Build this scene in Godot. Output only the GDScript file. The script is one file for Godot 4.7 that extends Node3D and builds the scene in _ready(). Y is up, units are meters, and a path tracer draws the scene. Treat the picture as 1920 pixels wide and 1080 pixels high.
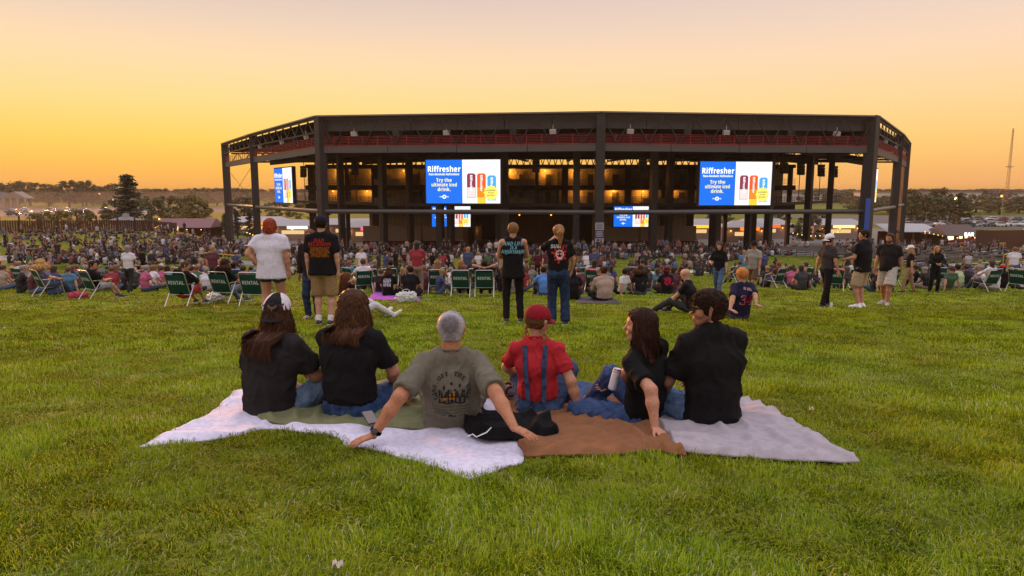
extends Node3D
# Lawn of an open-air music pavilion at dusk. Metres, y up, the lawn falls away towards -z (the stage).

var R := RandomNumberGenerator.new()
var taken := {}
var mats := {}

func _ready():
	R.seed = 7
	var cam := Camera3D.new()
	cam.name = "camera"
	cam.fov = rad_to_deg(2.0 * atan(540.0 / 1274.0))
	cam.position = Vector3(0, 1.1, 0)
	cam.rotation_degrees = Vector3(-8.0, 0, 0)
	cam.near = 0.05
	cam.far = 6000.0
	add_child(cam)
	cam.current = true
	make_sky()
	var sun := DirectionalLight3D.new()
	sun.name = "sun"
	sun.light_color = Color(1.0, 0.62, 0.32)
	sun.light_energy = 0.85
	sun.light_angular_distance = 7.0
	sun.shadow_enabled = true
	add_child(sun)
	sun.look_at_from_position(Vector3(-0.52, 0.13, -0.84) * 10.0, Vector3.ZERO)
	make_ground()
	make_pavilion()
	make_surroundings()
	make_heroes()
	make_blankets()
	make_middle()
	make_crowd()
	make_grass()

# ---------------------------------------------------------------- sky
func make_sky():
	var w := 512
	var h := 256
	var im := Image.create(w, h, false, Image.FORMAT_RGBF)
	var el := [-90.0, -3.0, 0.0, 1.5, 4.0, 7.0, 10.0, 13.0, 16.5, 24.0, 40.0, 90.0]
	var near := [Color(0.10, 0.08, 0.04), Color(0.30, 0.15, 0.05), Color(0.80, 0.35, 0.06), Color(0.88, 0.44, 0.065), Color(0.94, 0.57, 0.10), Color(0.93, 0.62, 0.24), Color(0.86, 0.61, 0.355), Color(0.71, 0.54, 0.42), Color(0.56, 0.45, 0.42), Color(0.66, 0.56, 0.55), Color(0.98, 0.95, 1.04), Color(1.25, 1.25, 1.4)]
	var away := [Color(0.10, 0.08, 0.05), Color(0.22, 0.14, 0.09), Color(0.66, 0.34, 0.16), Color(0.72, 0.39, 0.19), Color(0.78, 0.47, 0.26), Color(0.79, 0.52, 0.35), Color(0.76, 0.55, 0.46), Color(0.72, 0.56, 0.50), Color(0.68, 0.56, 0.54), Color(0.70, 0.62, 0.66), Color(0.98, 0.95, 1.05), Color(1.25, 1.25, 1.4)]
	for y in h:
		var e := 90.0 - 180.0 * (y + 0.5) / h
		var k := 0
		while k < el.size() - 2 and e > el[k + 1]:
			k += 1
		var t: float = clampf((e - el[k]) / (el[k + 1] - el[k]), 0.0, 1.0)
		var cn: Color = near[k].lerp(near[k + 1], t)
		var ca: Color = away[k].lerp(away[k + 1], t)
		for x in w:
			var az := 360.0 * (x + 0.5) / w
			var da := absf(wrapf(az + 24.0, -180.0, 180.0))
			var g := exp(-pow(da / 78.0, 2.0))
			im.set_pixel(x, y, ca.lerp(cn, g))
	var sm := PanoramaSkyMaterial.new()
	sm.panorama = ImageTexture.create_from_image(im)
	var sky := Sky.new()
	sky.sky_material = sm
	var e := Environment.new()
	e.background_mode = Environment.BG_SKY
	e.sky = sky
	e.background_energy_multiplier = 1.0
	e.tonemap_mode = Environment.TONE_MAPPER_LINEAR
	e.tonemap_exposure = 1.24
	e.sdfgi_enabled = true
	e.ssao_enabled = true
	e.ssil_enabled = true
	e.volumetric_fog_enabled = true
	e.volumetric_fog_density = 0.0
	e.fog_enabled = true
	e.fog_density = 0.00018
	e.fog_light_color = Color(0.98, 0.82, 0.66)
	var we := WorldEnvironment.new()
	we.name = "world"
	we.environment = e
	add_child(we)

# ---------------------------------------------------------------- helpers
func numbered(n: String) -> String:
	if not taken.has(n):
		taken[n] = 0
		return n
	taken[n] += 1
	return "%s_%03d" % [n, taken[n]]

func tag(o: Node, label := "", category := "", group := "", kind := ""):
	if label:
		o.set_meta("label", label)
	if category:
		o.set_meta("category", category)
	if group:
		o.set_meta("group", group)
	if kind:
		o.set_meta("kind", kind)
	return o

func base(called: String, at := Vector3.ZERO, turn := 0.0) -> Node3D:
	var o := Node3D.new()
	o.name = numbered(called)
	add_child(o)
	o.position = at
	o.rotation.y = turn
	return o

func part(called: String, m: Mesh, mt: Material, parent: Node = null, t := Transform3D()) -> MeshInstance3D:
	var o := MeshInstance3D.new()
	o.mesh = m
	o.material_override = mt
	if parent == null:
		o.name = numbered(called)
		add_child(o)
	else:
		o.name = called
		parent.add_child(o, true)
	o.transform = t
	return o

func lin(c: Color) -> Color:
	return Color(c.r, c.g, c.b).linear_to_srgb()

# plain material, base colour in linear values
func mat(r: float, g: float, b: float, rough := 0.8, metal := 0.0, spec := 0.5) -> StandardMaterial3D:
	var key := "%.3f_%.3f_%.3f_%.2f_%.2f_%.2f" % [r, g, b, rough, metal, spec]
	if not mats.has(key):
		var m := StandardMaterial3D.new()
		m.albedo_color = lin(Color(r, g, b))
		m.roughness = rough
		m.metallic = metal
		m.metallic_specular = spec
		mats[key] = m
	return mats[key]

func glow(r: float, g: float, b: float, e: float) -> StandardMaterial3D:
	var key := "glow%.3f_%.3f_%.3f_%.2f" % [r, g, b, e]
	if not mats.has(key):
		var m := StandardMaterial3D.new()
		m.albedo_color = Color(0.02, 0.02, 0.02)
		m.roughness = 0.6
		m.emission_enabled = true
		m.emission = lin(Color(r, g, b))
		m.emission_energy_multiplier = e
		mats[key] = m
	return mats[key]

func noise_tex(freq: float, ramp: Array, offsets: Array, size := 512, octaves := 4, sd := 1, kind := FastNoiseLite.TYPE_SIMPLEX_SMOOTH) -> NoiseTexture2D:
	var n := FastNoiseLite.new()
	n.seed = sd
	n.noise_type = kind
	n.frequency = freq
	n.fractal_octaves = octaves
	var t := NoiseTexture2D.new()
	t.width = size
	t.height = size
	t.seamless = true
	t.noise = n
	if ramp.size():
		var g := Gradient.new()
		var cols := PackedColorArray()
		for c in ramp:
			cols.append(lin(c))
		g.offsets = PackedFloat32Array(offsets)
		g.colors = cols
		t.color_ramp = g
	return t

func noise_normal(freq: float, strength: float, size := 512, sd := 3) -> NoiseTexture2D:
	var t := noise_tex(freq, [], [], size, 4, sd)
	t.as_normal_map = true
	t.bump_strength = strength
	return t

# cloth: a base colour with a slight mottle and a fine weave in the normals
func cloth(r: float, g: float, b: float, mottle := 0.14, sheen := 0.08) -> StandardMaterial3D:
	var key := "cloth%.3f_%.3f_%.3f" % [r, g, b]
	if not mats.has(key):
		var m := StandardMaterial3D.new()
		var c := Color(r, g, b)
		m.albedo_color = lin(c)
		m.albedo_texture = shared_mottle()
		m.uv1_triplanar = true
		m.uv1_scale = Vector3(3.1, 3.1, 3.1)
		m.roughness = 0.92
		m.metallic_specular = 0.3
		m.rim_enabled = true
		m.rim = sheen
		m.rim_tint = 0.9
		m.normal_enabled = true
		m.normal_texture = shared_weave()
		m.normal_scale = 0.16
		mats[key] = m
	return mats[key]

func denim(r: float, g: float, b: float) -> StandardMaterial3D:
	var key := "denim%.3f_%.3f_%.3f" % [r, g, b]
	if not mats.has(key):
		var m := StandardMaterial3D.new()
		m.albedo_color = lin(Color(r, g, b))
		m.albedo_texture = shared_denim()
		m.uv1_triplanar = true
		m.uv1_scale = Vector3(2.3, 2.3, 2.3)
		m.roughness = 0.9
		m.metallic_specular = 0.3
		m.normal_enabled = true
		m.normal_texture = shared_weave()
		m.normal_scale = 0.45
		mats[key] = m
	return mats[key]

var t_mottle: Texture2D
var t_weave: Texture2D
var t_denim: Texture2D
func shared_mottle() -> Texture2D:
	if t_mottle == null:
		t_mottle = noise_tex(0.012, [Color(0.8, 0.8, 0.8), Color(0.93, 0.93, 0.93), Color(1, 1, 1)], [0.2, 0.5, 0.8], 512, 6, 5)
	return t_mottle
func shared_weave() -> Texture2D:
	if t_weave == null:
		t_weave = noise_normal(0.14, 4.0, 512, 8)
	return t_weave
func shared_denim() -> Texture2D:
	if t_denim == null:
		t_denim = noise_tex(0.008, [Color(0.45, 0.45, 0.5), Color(0.8, 0.8, 0.84), Color(1.5, 1.45, 1.4)], [0.25, 0.5, 0.85], 512, 7, 15)
	return t_denim

func skin_mat() -> StandardMaterial3D:
	if not mats.has("skin"):
		var m := StandardMaterial3D.new()
		m.vertex_color_use_as_albedo = true
		m.albedo_texture = noise_tex(0.02, [Color(0.78, 0.72, 0.7), Color(0.95, 0.93, 0.92), Color(1, 1, 1)], [0.15, 0.5, 0.8], 256, 4, 12)
		m.uv1_triplanar = true
		m.uv1_scale = Vector3(6, 6, 6)
		m.roughness = 0.55
		m.metallic_specular = 0.4
		m.subsurf_scatter_enabled = true
		m.subsurf_scatter_strength = 0.08
		mats["skin"] = m
	return mats["skin"]

func smooth(a: float, b: float, x: float) -> float:
	return smoothstep(a, b, x)

# height of the ground: a steady slope to the walkway, then nearly level
func gy(x: float, d: float) -> float:
	var a := -0.1015 * d
	if d < 0.0:
		return a
	var b := -5.5 - 0.022 * clampf(d - 54.0, 0.0, 26.0) - 0.066 * clampf(d - 80.0, 0.0, 45.0)
	var left := 1.0 - smoothstep(-0.50, -0.38, x / maxf(d, 1.0))   # the lawn stays high on the left, then drops behind the fence
	b = lerpf(b, -5.3 - 3.7 * smoothstep(112.0, 140.0, d), left)
	var h := maxf(0.0, 0.6 - absf(a - b))
	var m := maxf(a, b) + h * h / 2.4
	if d > 84.0 and d < 132.0:   # the bowl of seats under the roof
		m -= 1.6 * smoothstep(84.0, 120.0, d) * (1.0 - smoothstep(126.0, 132.0, d)) * (1.0 - smoothstep(34.0, 42.0, absf(x - 10.2)))
	return m

func onground(x: float, z: float, lift := 0.0) -> Vector3:
	return Vector3(x, gy(x, -z) + lift, z)

# ---------------------------------------------------------------- shapes
class Shape:
	var v := PackedVector3Array()
	var n := PackedVector3Array()
	var c := PackedColorArray()
	var i := PackedInt32Array()
	var col := Color.WHITE
	func quad(a: Vector3, b: Vector3, cc: Vector3, d: Vector3):
		var nn := (cc - a).cross(b - a)
		nn = (d - b).cross(cc - a) if nn.length_squared() < 1e-14 else nn
		nn = nn.normalized()
		var s := v.size()
		for p in [a, b, cc, d]:
			v.append(p)
			n.append(nn)
			c.append(col)
		i.append_array([s, s + 1, s + 2, s, s + 2, s + 3])
	func tri(a: Vector3, b: Vector3, cc: Vector3):
		var nn := (cc - a).cross(b - a).normalized()
		var s := v.size()
		for p in [a, b, cc]:
			v.append(p)
			n.append(nn)
			c.append(col)
		i.append_array([s, s + 1, s + 2])
	# box by centre, half sizes and basis
	func box(at: Vector3, h: Vector3, bs := Basis.IDENTITY):
		var x := bs.x * h.x
		var y := bs.y * h.y
		var z := bs.z * h.z
		quad(at - x - y + z, at - x + y + z, at + x + y + z, at + x - y + z)
		quad(at + x - y - z, at + x + y - z, at - x + y - z, at - x - y - z)
		quad(at + x - y + z, at + x + y + z, at + x + y - z, at + x - y - z)
		quad(at - x - y - z, at - x + y - z, at - x + y + z, at - x - y + z)
		quad(at - x + y + z, at - x + y - z, at + x + y - z, at + x + y + z)
		quad(at - x - y - z, at - x - y + z, at + x - y + z, at + x - y - z)
	# bar from a to b
	func bar(a: Vector3, b: Vector3, w: float, hgt: float, up := Vector3.UP):
		var f := (b - a).normalized()
		var s := f.cross(up)
		s = f.cross(Vector3.RIGHT) if s.length() < 0.01 else s
		s = s.normalized()
		var u := s.cross(f)
		box((a + b) / 2.0, Vector3(w / 2.0, hgt / 2.0, a.distance_to(b) / 2.0), Basis(s, u, -f))
	# round tube along points
	func tube(pts: Array, rad, sides := 8, capped := true):
		var s0 := v.size()
		var m := pts.size()
		var last := Vector3.ZERO
		for k in m:
			var p: Vector3 = pts[k]
			var f: Vector3 = (pts[mini(k + 1, m - 1)] - pts[maxi(k - 1, 0)]).normalized()
			var s := last
			if k == 0:
				s = f.cross(Vector3.UP)
				s = f.cross(Vector3.RIGHT) if s.length() < 0.05 else s
			s = (s - f * s.dot(f)).normalized()
			last = s
			var u := f.cross(s)
			var r: float = rad[k] if rad is Array else rad
			for j in sides:
				var a := TAU * j / sides
				var dd := s * cos(a) + u * sin(a)
				v.append(p + dd * r)
				n.append(dd)
				c.append(col)
		for k in m - 1:
			for j in sides:
				var a := s0 + k * sides + j
				var b := s0 + k * sides + (j + 1) % sides
				i.append_array([a, a + sides, b, b, a + sides, b + sides])
		if capped:
			for e in [0, m - 1]:
				var cidx := v.size()
				var ff: Vector3 = (pts[0] - pts[1]).normalized() if e == 0 else (pts[m - 1] - pts[m - 2]).normalized()
				v.append(pts[e])
				n.append(ff)
				c.append(col)
				for j in sides:
					v.append(v[s0 + e * sides + j])
					n.append(ff)
					c.append(col)
				for j in sides:
					var a := cidx + 1 + j
					var b := cidx + 1 + (j + 1) % sides
					if e == 0:
						i.append_array([cidx, a, b])
					else:
						i.append_array([cidx, b, a])
	# surface of revolution about y: profile of Vector2(radius, height)
	func lathe(at: Vector3, prof: Array, sides := 16, bs := Basis.IDENTITY):
		var s0 := v.size()
		for k in prof.size():
			var p: Vector2 = prof[k]
			var q: Vector2 = prof[mini(k + 1, prof.size() - 1)] - prof[maxi(k - 1, 0)]
			for j in sides:
				var a := TAU * j / sides
				v.append(at + bs * Vector3(cos(a) * p.x, p.y, sin(a) * p.x))
				n.append(bs * Vector3(cos(a) * q.y, -q.x, sin(a) * q.y).normalized())
				c.append(col)
		for k in prof.size() - 1:
			for j in sides:
				var a := s0 + k * sides + j
				var b := s0 + k * sides + (j + 1) % sides
				i.append_array([a, b, a + sides, b, b + sides, a + sides])
	func add(o: Dictionary):
		var s := v.size()
		v.append_array(o.v)
		n.append_array(o.n)
		if o.has("c"):
			c.append_array(o.c)
		else:
			for k in o.v.size():
				c.append(col)
		for k in o.i:
			i.append(k + s)
	func mesh() -> ArrayMesh:
		var m := ArrayMesh.new()
		if v.is_empty():
			return m
		var a := []
		a.resize(Mesh.ARRAY_MAX)
		a[Mesh.ARRAY_VERTEX] = v
		a[Mesh.ARRAY_NORMAL] = n
		a[Mesh.ARRAY_COLOR] = c
		a[Mesh.ARRAY_INDEX] = i
		m.add_surface_from_arrays(Mesh.PRIMITIVE_TRIANGLES, a)
		return m

func text_mesh(s: String, height: float, depth := 0.004, bold := true, serif := false) -> TextMesh:
	var t := TextMesh.new()
	var f := SystemFont.new()
	f.font_names = PackedStringArray(["Droid Serif" if serif else "Droid Sans"])
	f.font_weight = 700 if bold else 400
	t.font = f
	t.text = s
	t.font_size = 48
	t.pixel_size = height / 47.0
	t.depth = depth
	t.curve_step = 2.0
	return t

# ---------------------------------------------------------------- ground
func sheet(xs: PackedFloat32Array, ds: PackedFloat32Array, lift: float) -> ArrayMesh:
	var sh := Shape.new()
	var nx := xs.size()
	for d in ds:
		for x in xs:
			var y := gy(x, d) + lift
			sh.v.append(Vector3(x, y, -d))
			sh.n.append(Vector3(gy(x - 0.2, d) - gy(x + 0.2, d), 0.4, gy(x, d + 0.2) - gy(x, d - 0.2)).normalized())
			sh.c.append(Color.WHITE)
	for j in ds.size() - 1:
		for k in nx - 1:
			var a := j * nx + k
			sh.i.append_array([a, a + nx, a + 1, a + 1, a + nx, a + nx + 1])
	return sh.mesh()

func spaced(a: float, b: float, n: int, p := 1.0) -> PackedFloat32Array:
	var o := PackedFloat32Array()
	for k in n + 1:
		var t := -1.0 + 2.0 * k / n if a < 0.0 and b > 0.0 and p != 1.0 else k / float(n)
		o.append((absf(t) ** p) * (b if t > 0 else a) if a < 0.0 and b > 0.0 and p != 1.0 else lerpf(a, b, t ** p))
	return o

func make_ground():
	var gm := StandardMaterial3D.new()
	gm.albedo_texture = noise_tex(0.01, [Color(0.075, 0.08, 0.01), Color(0.125, 0.14, 0.014), Color(0.17, 0.18, 0.022), Color(0.22, 0.20, 0.05)], [0.2, 0.45, 0.65, 0.9], 1024, 6, 4)
	gm.uv1_triplanar = true
	gm.uv1_world_triplanar = true
	gm.uv1_scale = Vector3(0.11, 0.11, 0.11)
	gm.detail_enabled = true
	gm.detail_blend_mode = BaseMaterial3D.BLEND_MODE_MUL
	gm.detail_albedo = noise_tex(0.05, [Color(0.45, 0.5, 0.4), Color(1, 1, 1), Color(1.3, 1.3, 1.1)], [0.25, 0.5, 0.8], 512, 5, 9)
	gm.detail_uv_layer = BaseMaterial3D.DETAIL_UV_2
	gm.uv2_triplanar = true
	gm.uv2_world_triplanar = true
	gm.uv2_scale = Vector3(0.7, 0.7, 0.7)
	gm.roughness = 0.95
	gm.metallic_specular = 0.2
	var xs := spaced(-1500.0, 1500.0, 200, 2.6)
	var ds := PackedFloat32Array()
	for k in 84:
		ds.append(-25.0 + k * 2.0)
	for k in 34:
		ds.append(143.0 * pow(1.075, k))
	part("ground", sheet(xs, ds, 0.0), gm).set_meta("kind", "structure")
	# paved walkway across the foot of the lawn
	var asph := StandardMaterial3D.new()
	asph.albedo_texture = noise_tex(0.02, [Color(0.13, 0.12, 0.115), Color(0.2, 0.185, 0.175), Color(0.27, 0.25, 0.23)], [0.2, 0.5, 0.85], 512, 6, 21)
	asph.uv1_triplanar = true
	asph.uv1_world_triplanar = true
	asph.uv1_scale = Vector3(0.4, 0.4, 0.4)
	asph.roughness = 0.9
	var sh := Shape.new()
	for k in 30:
		var x := -78.0 + k * 2.0
		sh.quad(onground(x, -64.0, 0.03), onground(x, -69.0, 0.03), onground(x + 2.0, -69.0, 0.03), onground(x + 2.0, -64.0, 0.03))
	part("walkway", sh.mesh(), asph).set_meta("kind", "structure")
	# concrete apron under and round the pavilion
	sh = Shape.new()
	for j in 34:
		for k in 44:
			var x0 := -84.0 + k * 4.8
			var d0 := 76.0 + j * 4.0
			if d0 < 122.0 and (x0 < -41.0 or x0 > 66.0) or d0 > 150.0 and (x0 < -60.0 or x0 > 100.0):
				continue
			sh.quad(onground(x0, -d0, 0.03), onground(x0, -d0 - 4.0, 0.03), onground(x0 + 4.8, -d0 - 4.0, 0.03), onground(x0 + 4.8, -d0, 0.03))
	part("pavilion_apron", sh.mesh(), mat(0.12, 0.105, 0.095, 0.9)).set_meta("kind", "structure")

# ---------------------------------------------------------------- grass
func tuft(sd: int, blades: int, hgt: float, wid: float, rad: float, dry := 0.1) -> ArrayMesh:
	var rr := RandomNumberGenerator.new()
	rr.seed = sd
	var sh := Shape.new()
	for k in blades:
		var a := rr.randf() * TAU
		var b := Vector3(cos(a), 0, sin(a)) * rad * sqrt(rr.randf())
		var la := rr.randfn() * 0.75      # most blades of a tuft lean one way
		var ld := Vector3(cos(la), 0, sin(la))
		var h := hgt * rr.randf_range(0.4, 1.2)
		var l := rr.randf_range(0.1, 1.5)
		var s := Vector3(-ld.z, 0, ld.x).rotated(Vector3.UP, rr.randf_range(-0.9, 0.9)) * wid * rr.randf_range(0.55, 1.25)
		var c := Color(0.18, 0.24, 0.006).lerp(Color(0.30, 0.33, 0.018), rr.randf())
		if rr.randf() < 0.25:
			c = Color(0.115, 0.165, 0.016)
		if rr.randf() < dry:
			c = Color(0.36, 0.28, 0.10).lerp(Color(0.52, 0.46, 0.26), rr.randf())
		sh.col = c
		var p1 := b + Vector3.UP * h * 0.6 + ld * h * l * 0.3
		var p2 := b + Vector3.UP * h * (1.0 - 0.42 * l) + ld * h * l * 0.85
		var s0 := sh.v.size()
		var up := (Vector3.UP * 0.8 - ld * 0.5).normalized()
		if (s * 1.0).cross(p1 - b).dot(up) < 0.0:
			s = -s
		for q in [b - s * 0.5, b + s * 0.5, p1 - s * 0.42, p1 + s * 0.42, p2]:
			sh.v.append(q)
			sh.n.append(up)
			sh.c.append(c)
		sh.i.append_array([s0, s0 + 2, s0 + 1, s0 + 1, s0 + 2, s0 + 3, s0 + 2, s0 + 4, s0 + 3])
	return sh.mesh()

func make_grass():
	var gmat := StandardMaterial3D.new()
	gmat.vertex_color_use_as_albedo = true
	gmat.roughness = 0.7
	gmat.metallic_specular = 0.08
	gmat.backlight_enabled = true
	gmat.backlight = Color(0.6, 0.62, 0.3)
	var patch := FastNoiseLite.new()
	patch.seed = 44
	patch.frequency = 0.55
	patch.fractal_octaves = 4
	var swirl := FastNoiseLite.new()
	swirl.seed = 47
	swirl.frequency = 0.9
	var broad := FastNoiseLite.new()
	broad.seed = 45
	broad.frequency = 0.12
	var rr := RandomNumberGenerator.new()
	rr.seed = 99
	# bands: from, to (depth), tufts per square metre, blade height, blade width, radius, blades
	var bands := [[1.9, 4.2, 640.0, 0.05, 0.0038, 0.06, 22], [4.2, 8.0, 330.0, 0.043, 0.005, 0.075, 22], [8.0, 15.0, 90.0, 0.045, 0.009, 0.12, 26], [15.0, 28.0, 26.0, 0.045, 0.016, 0.2, 26], [28.0, 52.0, 7.0, 0.05, 0.03, 0.36, 26], [52.0, 100.0, 1.6, 0.06, 0.06, 0.7, 26]]
	for bi in bands.size():
		var b: Array = bands[bi]
		for vi in 3:
			var xf := []
			var cols := []
			var area: float = 0.86 * (b[1] * b[1] - b[0] * b[0])
			var count := int(area * b[2] / 3.0)
			for k in count:
				var d := sqrt(lerpf(b[0] * b[0], b[1] * b[1], rr.randf()))
				var x := rr.randf_range(-0.86, 0.86) * d
				if d < 6.5 and covered(Vector2(x, -d)):
					continue
				if (d > 76.0 and x > -40.0) or (d > 63.5 and d < 69.5 and x < -18.0):
					continue
				var t := Transform3D(Basis(Vector3.UP, swirl.get_noise_2d(x, d) * 7.0 + rr.randfn() * 0.8), onground(x, -d, -0.004))
				var pn := patch.get_noise_2d(x, d)
				var bn2 := broad.get_noise_2d(x, d)
				var sc := rr.randf_range(0.65, 1.2) * (1.0 + 0.7 * pn)
				t.basis = t.basis.scaled(Vector3(1, sc, 1))
				xf.append(t)
				var v := 1.0 + 0.5 * pn + 0.35 * bn2
				cols.append(Color(v * (1.0 - 0.2 * bn2 + 0.18 * maxf(0.0, patch.get_noise_2d(x * 2.0 + 50.0, d * 2.0))), v, v * (1.0 + 0.3 * bn2)))
			var mm := MultiMesh.new()
			mm.transform_format = MultiMesh.TRANSFORM_3D
			mm.use_colors = true
			mm.mesh = tuft(100 + bi * 7 + vi, b[6], b[3] * (0.85 + 0.15 * vi), b[4], b[5], 0.05 + 0.03 * vi)
			mm.instance_count = xf.size()
			for k in xf.size():
				mm.set_instance_transform(k, xf[k])
				mm.set_instance_color(k, cols[k])
			var o := MultiMeshInstance3D.new()
			o.name = numbered("lawn_grass")
			o.multimesh = mm
			o.material_override = gmat
			tag(o, ["thick green blades of the lawn", "yellow green blades of the lawn with some straw", "taller blades of the lawn mixed with dry stems"][vi] + [" right before the blankets", " under and round the picnic group", " behind the picnic group", " before the rental chairs", " far down the slope", " at the foot of the slope"][bi], "grass", "", "stuff")
			add_child(o)

var cloths: Array = []
func covered(p: Vector2) -> bool:
	for c in cloths:
		if Geometry2D.is_point_in_polygon(p, c):
			return true
	return false

# ---------------------------------------------------------------- distance fields meshed as surface nets
static func bn(a: Vector3, b: Vector3, ra: float, rb: float, s := Vector3.ZERO, ka := 1.0, kb := 1.0, cuts := []) -> Array:
	return [a, b, ra, rb, s, ka, kb, cuts]

func net(bones: Array, cell: float, k: float) -> Dictionary:
	var lo := Vector3(1e9, 1e9, 1e9)
	var hi := -lo
	for q in bones:
		var m: float = maxf(q[2] * maxf(1.0, q[5]), q[3] * maxf(1.0, q[6])) + cell * 3.0
		var mm := Vector3(m, m, m)
		lo = lo.min((q[0] as Vector3).min(q[1]) - mm)
		hi = hi.max((q[0] as Vector3).max(q[1]) + mm)
	var nx := int((hi.x - lo.x) / cell) + 2
	var ny := int((hi.y - lo.y) / cell) + 2
	var nz := int((hi.z - lo.z) / cell) + 2
	var nxy := nx * ny
	var f := PackedFloat32Array()
	f.resize(nxy * nz)
	f.fill(1.0)
	for q in bones:
		var a: Vector3 = q[0]
		var b: Vector3 = q[1]
		var ra: float = q[2]
		var rb: float = q[3]
		var sd: Vector3 = q[4]
		var ka: float = q[5]
		var kb: float = q[6]
		var cuts: Array = q[7]
		var flat := sd != Vector3.ZERO
		var m := maxf(ra * maxf(1.0, ka), rb * maxf(1.0, kb)) + maxf(k, cell * 2.0)
		var mm := Vector3(m, m, m)
		var p0 := ((a.min(b) - mm - lo) / cell).max(Vector3.ZERO)
		var p1 := (a.max(b) + mm - lo) / cell
		var x0 := int(p0.x)
		var y0 := int(p0.y)
		var z0 := int(p0.z)
		var x1 := mini(nx - 1, int(p1.x) + 1)
		var y1 := mini(ny - 1, int(p1.y) + 1)
		var z1 := mini(nz - 1, int(p1.z) + 1)
		var ab := b - a
		var inv := 1.0 / maxf(ab.length_squared(), 1e-9)
		var nc := cuts.size()
		for z in range(z0, z1 + 1):
			for y in range(y0, y1 + 1):
				var at := z * nxy + y * nx
				for x in range(x0, x1 + 1):
					var p := Vector3(lo.x + x * cell, lo.y + y * cell, lo.z + z * cell)
					var e := p - a
					var t := clampf(e.dot(ab) * inv, 0.0, 1.0)
					e -= ab * t
					if flat:
						e += sd * (e.dot(sd) * (1.0 / (ka + (kb - ka) * t) - 1.0))
					var d := e.length() - (ra + (rb - ra) * t)
					if nc:
						for cu in cuts:
							d = maxf(d, (p - cu[0]).dot(cu[1]))
					var o := f[at + x]
					var h := k - absf(d - o)
					f[at + x] = minf(d, o) - (h * h / (4.0 * k) if h > 0.0 else 0.0)
	var idx := PackedInt32Array()
	idx.resize(nxy * nz)
	idx.fill(-1)
	var vs := PackedVector3Array()
	var ns := PackedVector3Array()
	var act := PackedInt32Array()
	var lim := cell * 2.6
	for z in nz - 1:
		for y in ny - 1:
			var at := z * nxy + y * nx
			for x in nx - 1:
				var i0 := at + x
				var a0 := f[i0]
				if a0 > lim or a0 < -lim:
					continue
				var a1 := f[i0 + 1]
				var a2 := f[i0 + nx]
				var a3 := f[i0 + nx + 1]
				var a4 := f[i0 + nxy]
				var a5 := f[i0 + nxy + 1]
				var a6 := f[i0 + nxy + nx]
				var a7 := f[i0 + nxy + nx + 1]
				var neg := int(a0 < 0.0) + int(a1 < 0.0) + int(a2 < 0.0) + int(a3 < 0.0) + int(a4 < 0.0) + int(a5 < 0.0) + int(a6 < 0.0) + int(a7 < 0.0)
				if neg == 0 or neg == 8:
					continue
				var sx := 0.0
				var sy := 0.0
				var sz := 0.0
				var cnt := 0.0
				if (a0 < 0.0) != (a1 < 0.0):
					sx += a0 / (a0 - a1); cnt += 1.0
				if (a2 < 0.0) != (a3 < 0.0):
					sx += a2 / (a2 - a3); sy += 1.0; cnt += 1.0
				if (a4 < 0.0) != (a5 < 0.0):
					sx += a4 / (a4 - a5); sz += 1.0; cnt += 1.0
				if (a6 < 0.0) != (a7 < 0.0):
					sx += a6 / (a6 - a7); sy += 1.0; sz += 1.0; cnt += 1.0
				if (a0 < 0.0) != (a2 < 0.0):
					sy += a0 / (a0 - a2); cnt += 1.0
				if (a1 < 0.0) != (a3 < 0.0):
					sy += a1 / (a1 - a3); sx += 1.0; cnt += 1.0
				if (a4 < 0.0) != (a6 < 0.0):
					sy += a4 / (a4 - a6); sz += 1.0; cnt += 1.0
				if (a5 < 0.0) != (a7 < 0.0):
					sy += a5 / (a5 - a7); sx += 1.0; sz += 1.0; cnt += 1.0
				if (a0 < 0.0) != (a4 < 0.0):
					sz += a0 / (a0 - a4); cnt += 1.0
				if (a1 < 0.0) != (a5 < 0.0):
					sz += a1 / (a1 - a5); sx += 1.0; cnt += 1.0
				if (a2 < 0.0) != (a6 < 0.0):
					sz += a2 / (a2 - a6); sy += 1.0; cnt += 1.0
				if (a3 < 0.0) != (a7 < 0.0):
					sz += a3 / (a3 - a7); sx += 1.0; sy += 1.0; cnt += 1.0
				idx[i0] = vs.size()
				act.append(i0)
				vs.append(Vector3(lo.x + (x + sx / cnt) * cell, lo.y + (y + sy / cnt) * cell, lo.z + (z + sz / cnt) * cell))
				ns.append(Vector3(a1 + a3 + a5 + a7 - a0 - a2 - a4 - a6, a2 + a3 + a6 + a7 - a0 - a1 - a4 - a5, a4 + a5 + a6 + a7 - a0 - a1 - a2 - a3).normalized())
	var tri := PackedInt32Array()
	for i0 in act:
		var neg0 := f[i0] < 0.0
		for ax in 3:
			var st: int = 1 if ax == 0 else nx if ax == 1 else nxy
			var u: int = nx if ax == 0 else nxy if ax == 1 else 1
			var w: int = nxy if ax == 0 else 1 if ax == 1 else nx
			if i0 - u - w < 0 or neg0 == (f[i0 + st] < 0.0):
				continue
			var q0 := idx[i0]
			var q1 := idx[i0 - u]
			var q2 := idx[i0 - u - w]
			var q3 := idx[i0 - w]
			if q1 < 0 or q2 < 0 or q3 < 0:
				continue
			if neg0:
				tri.append_array([q0, q2, q1, q0, q3, q2])
			else:
				tri.append_array([q0, q1, q2, q0, q2, q3])
	return {"v": vs, "n": ns, "i": tri}

var folds := FastNoiseLite.new()
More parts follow.
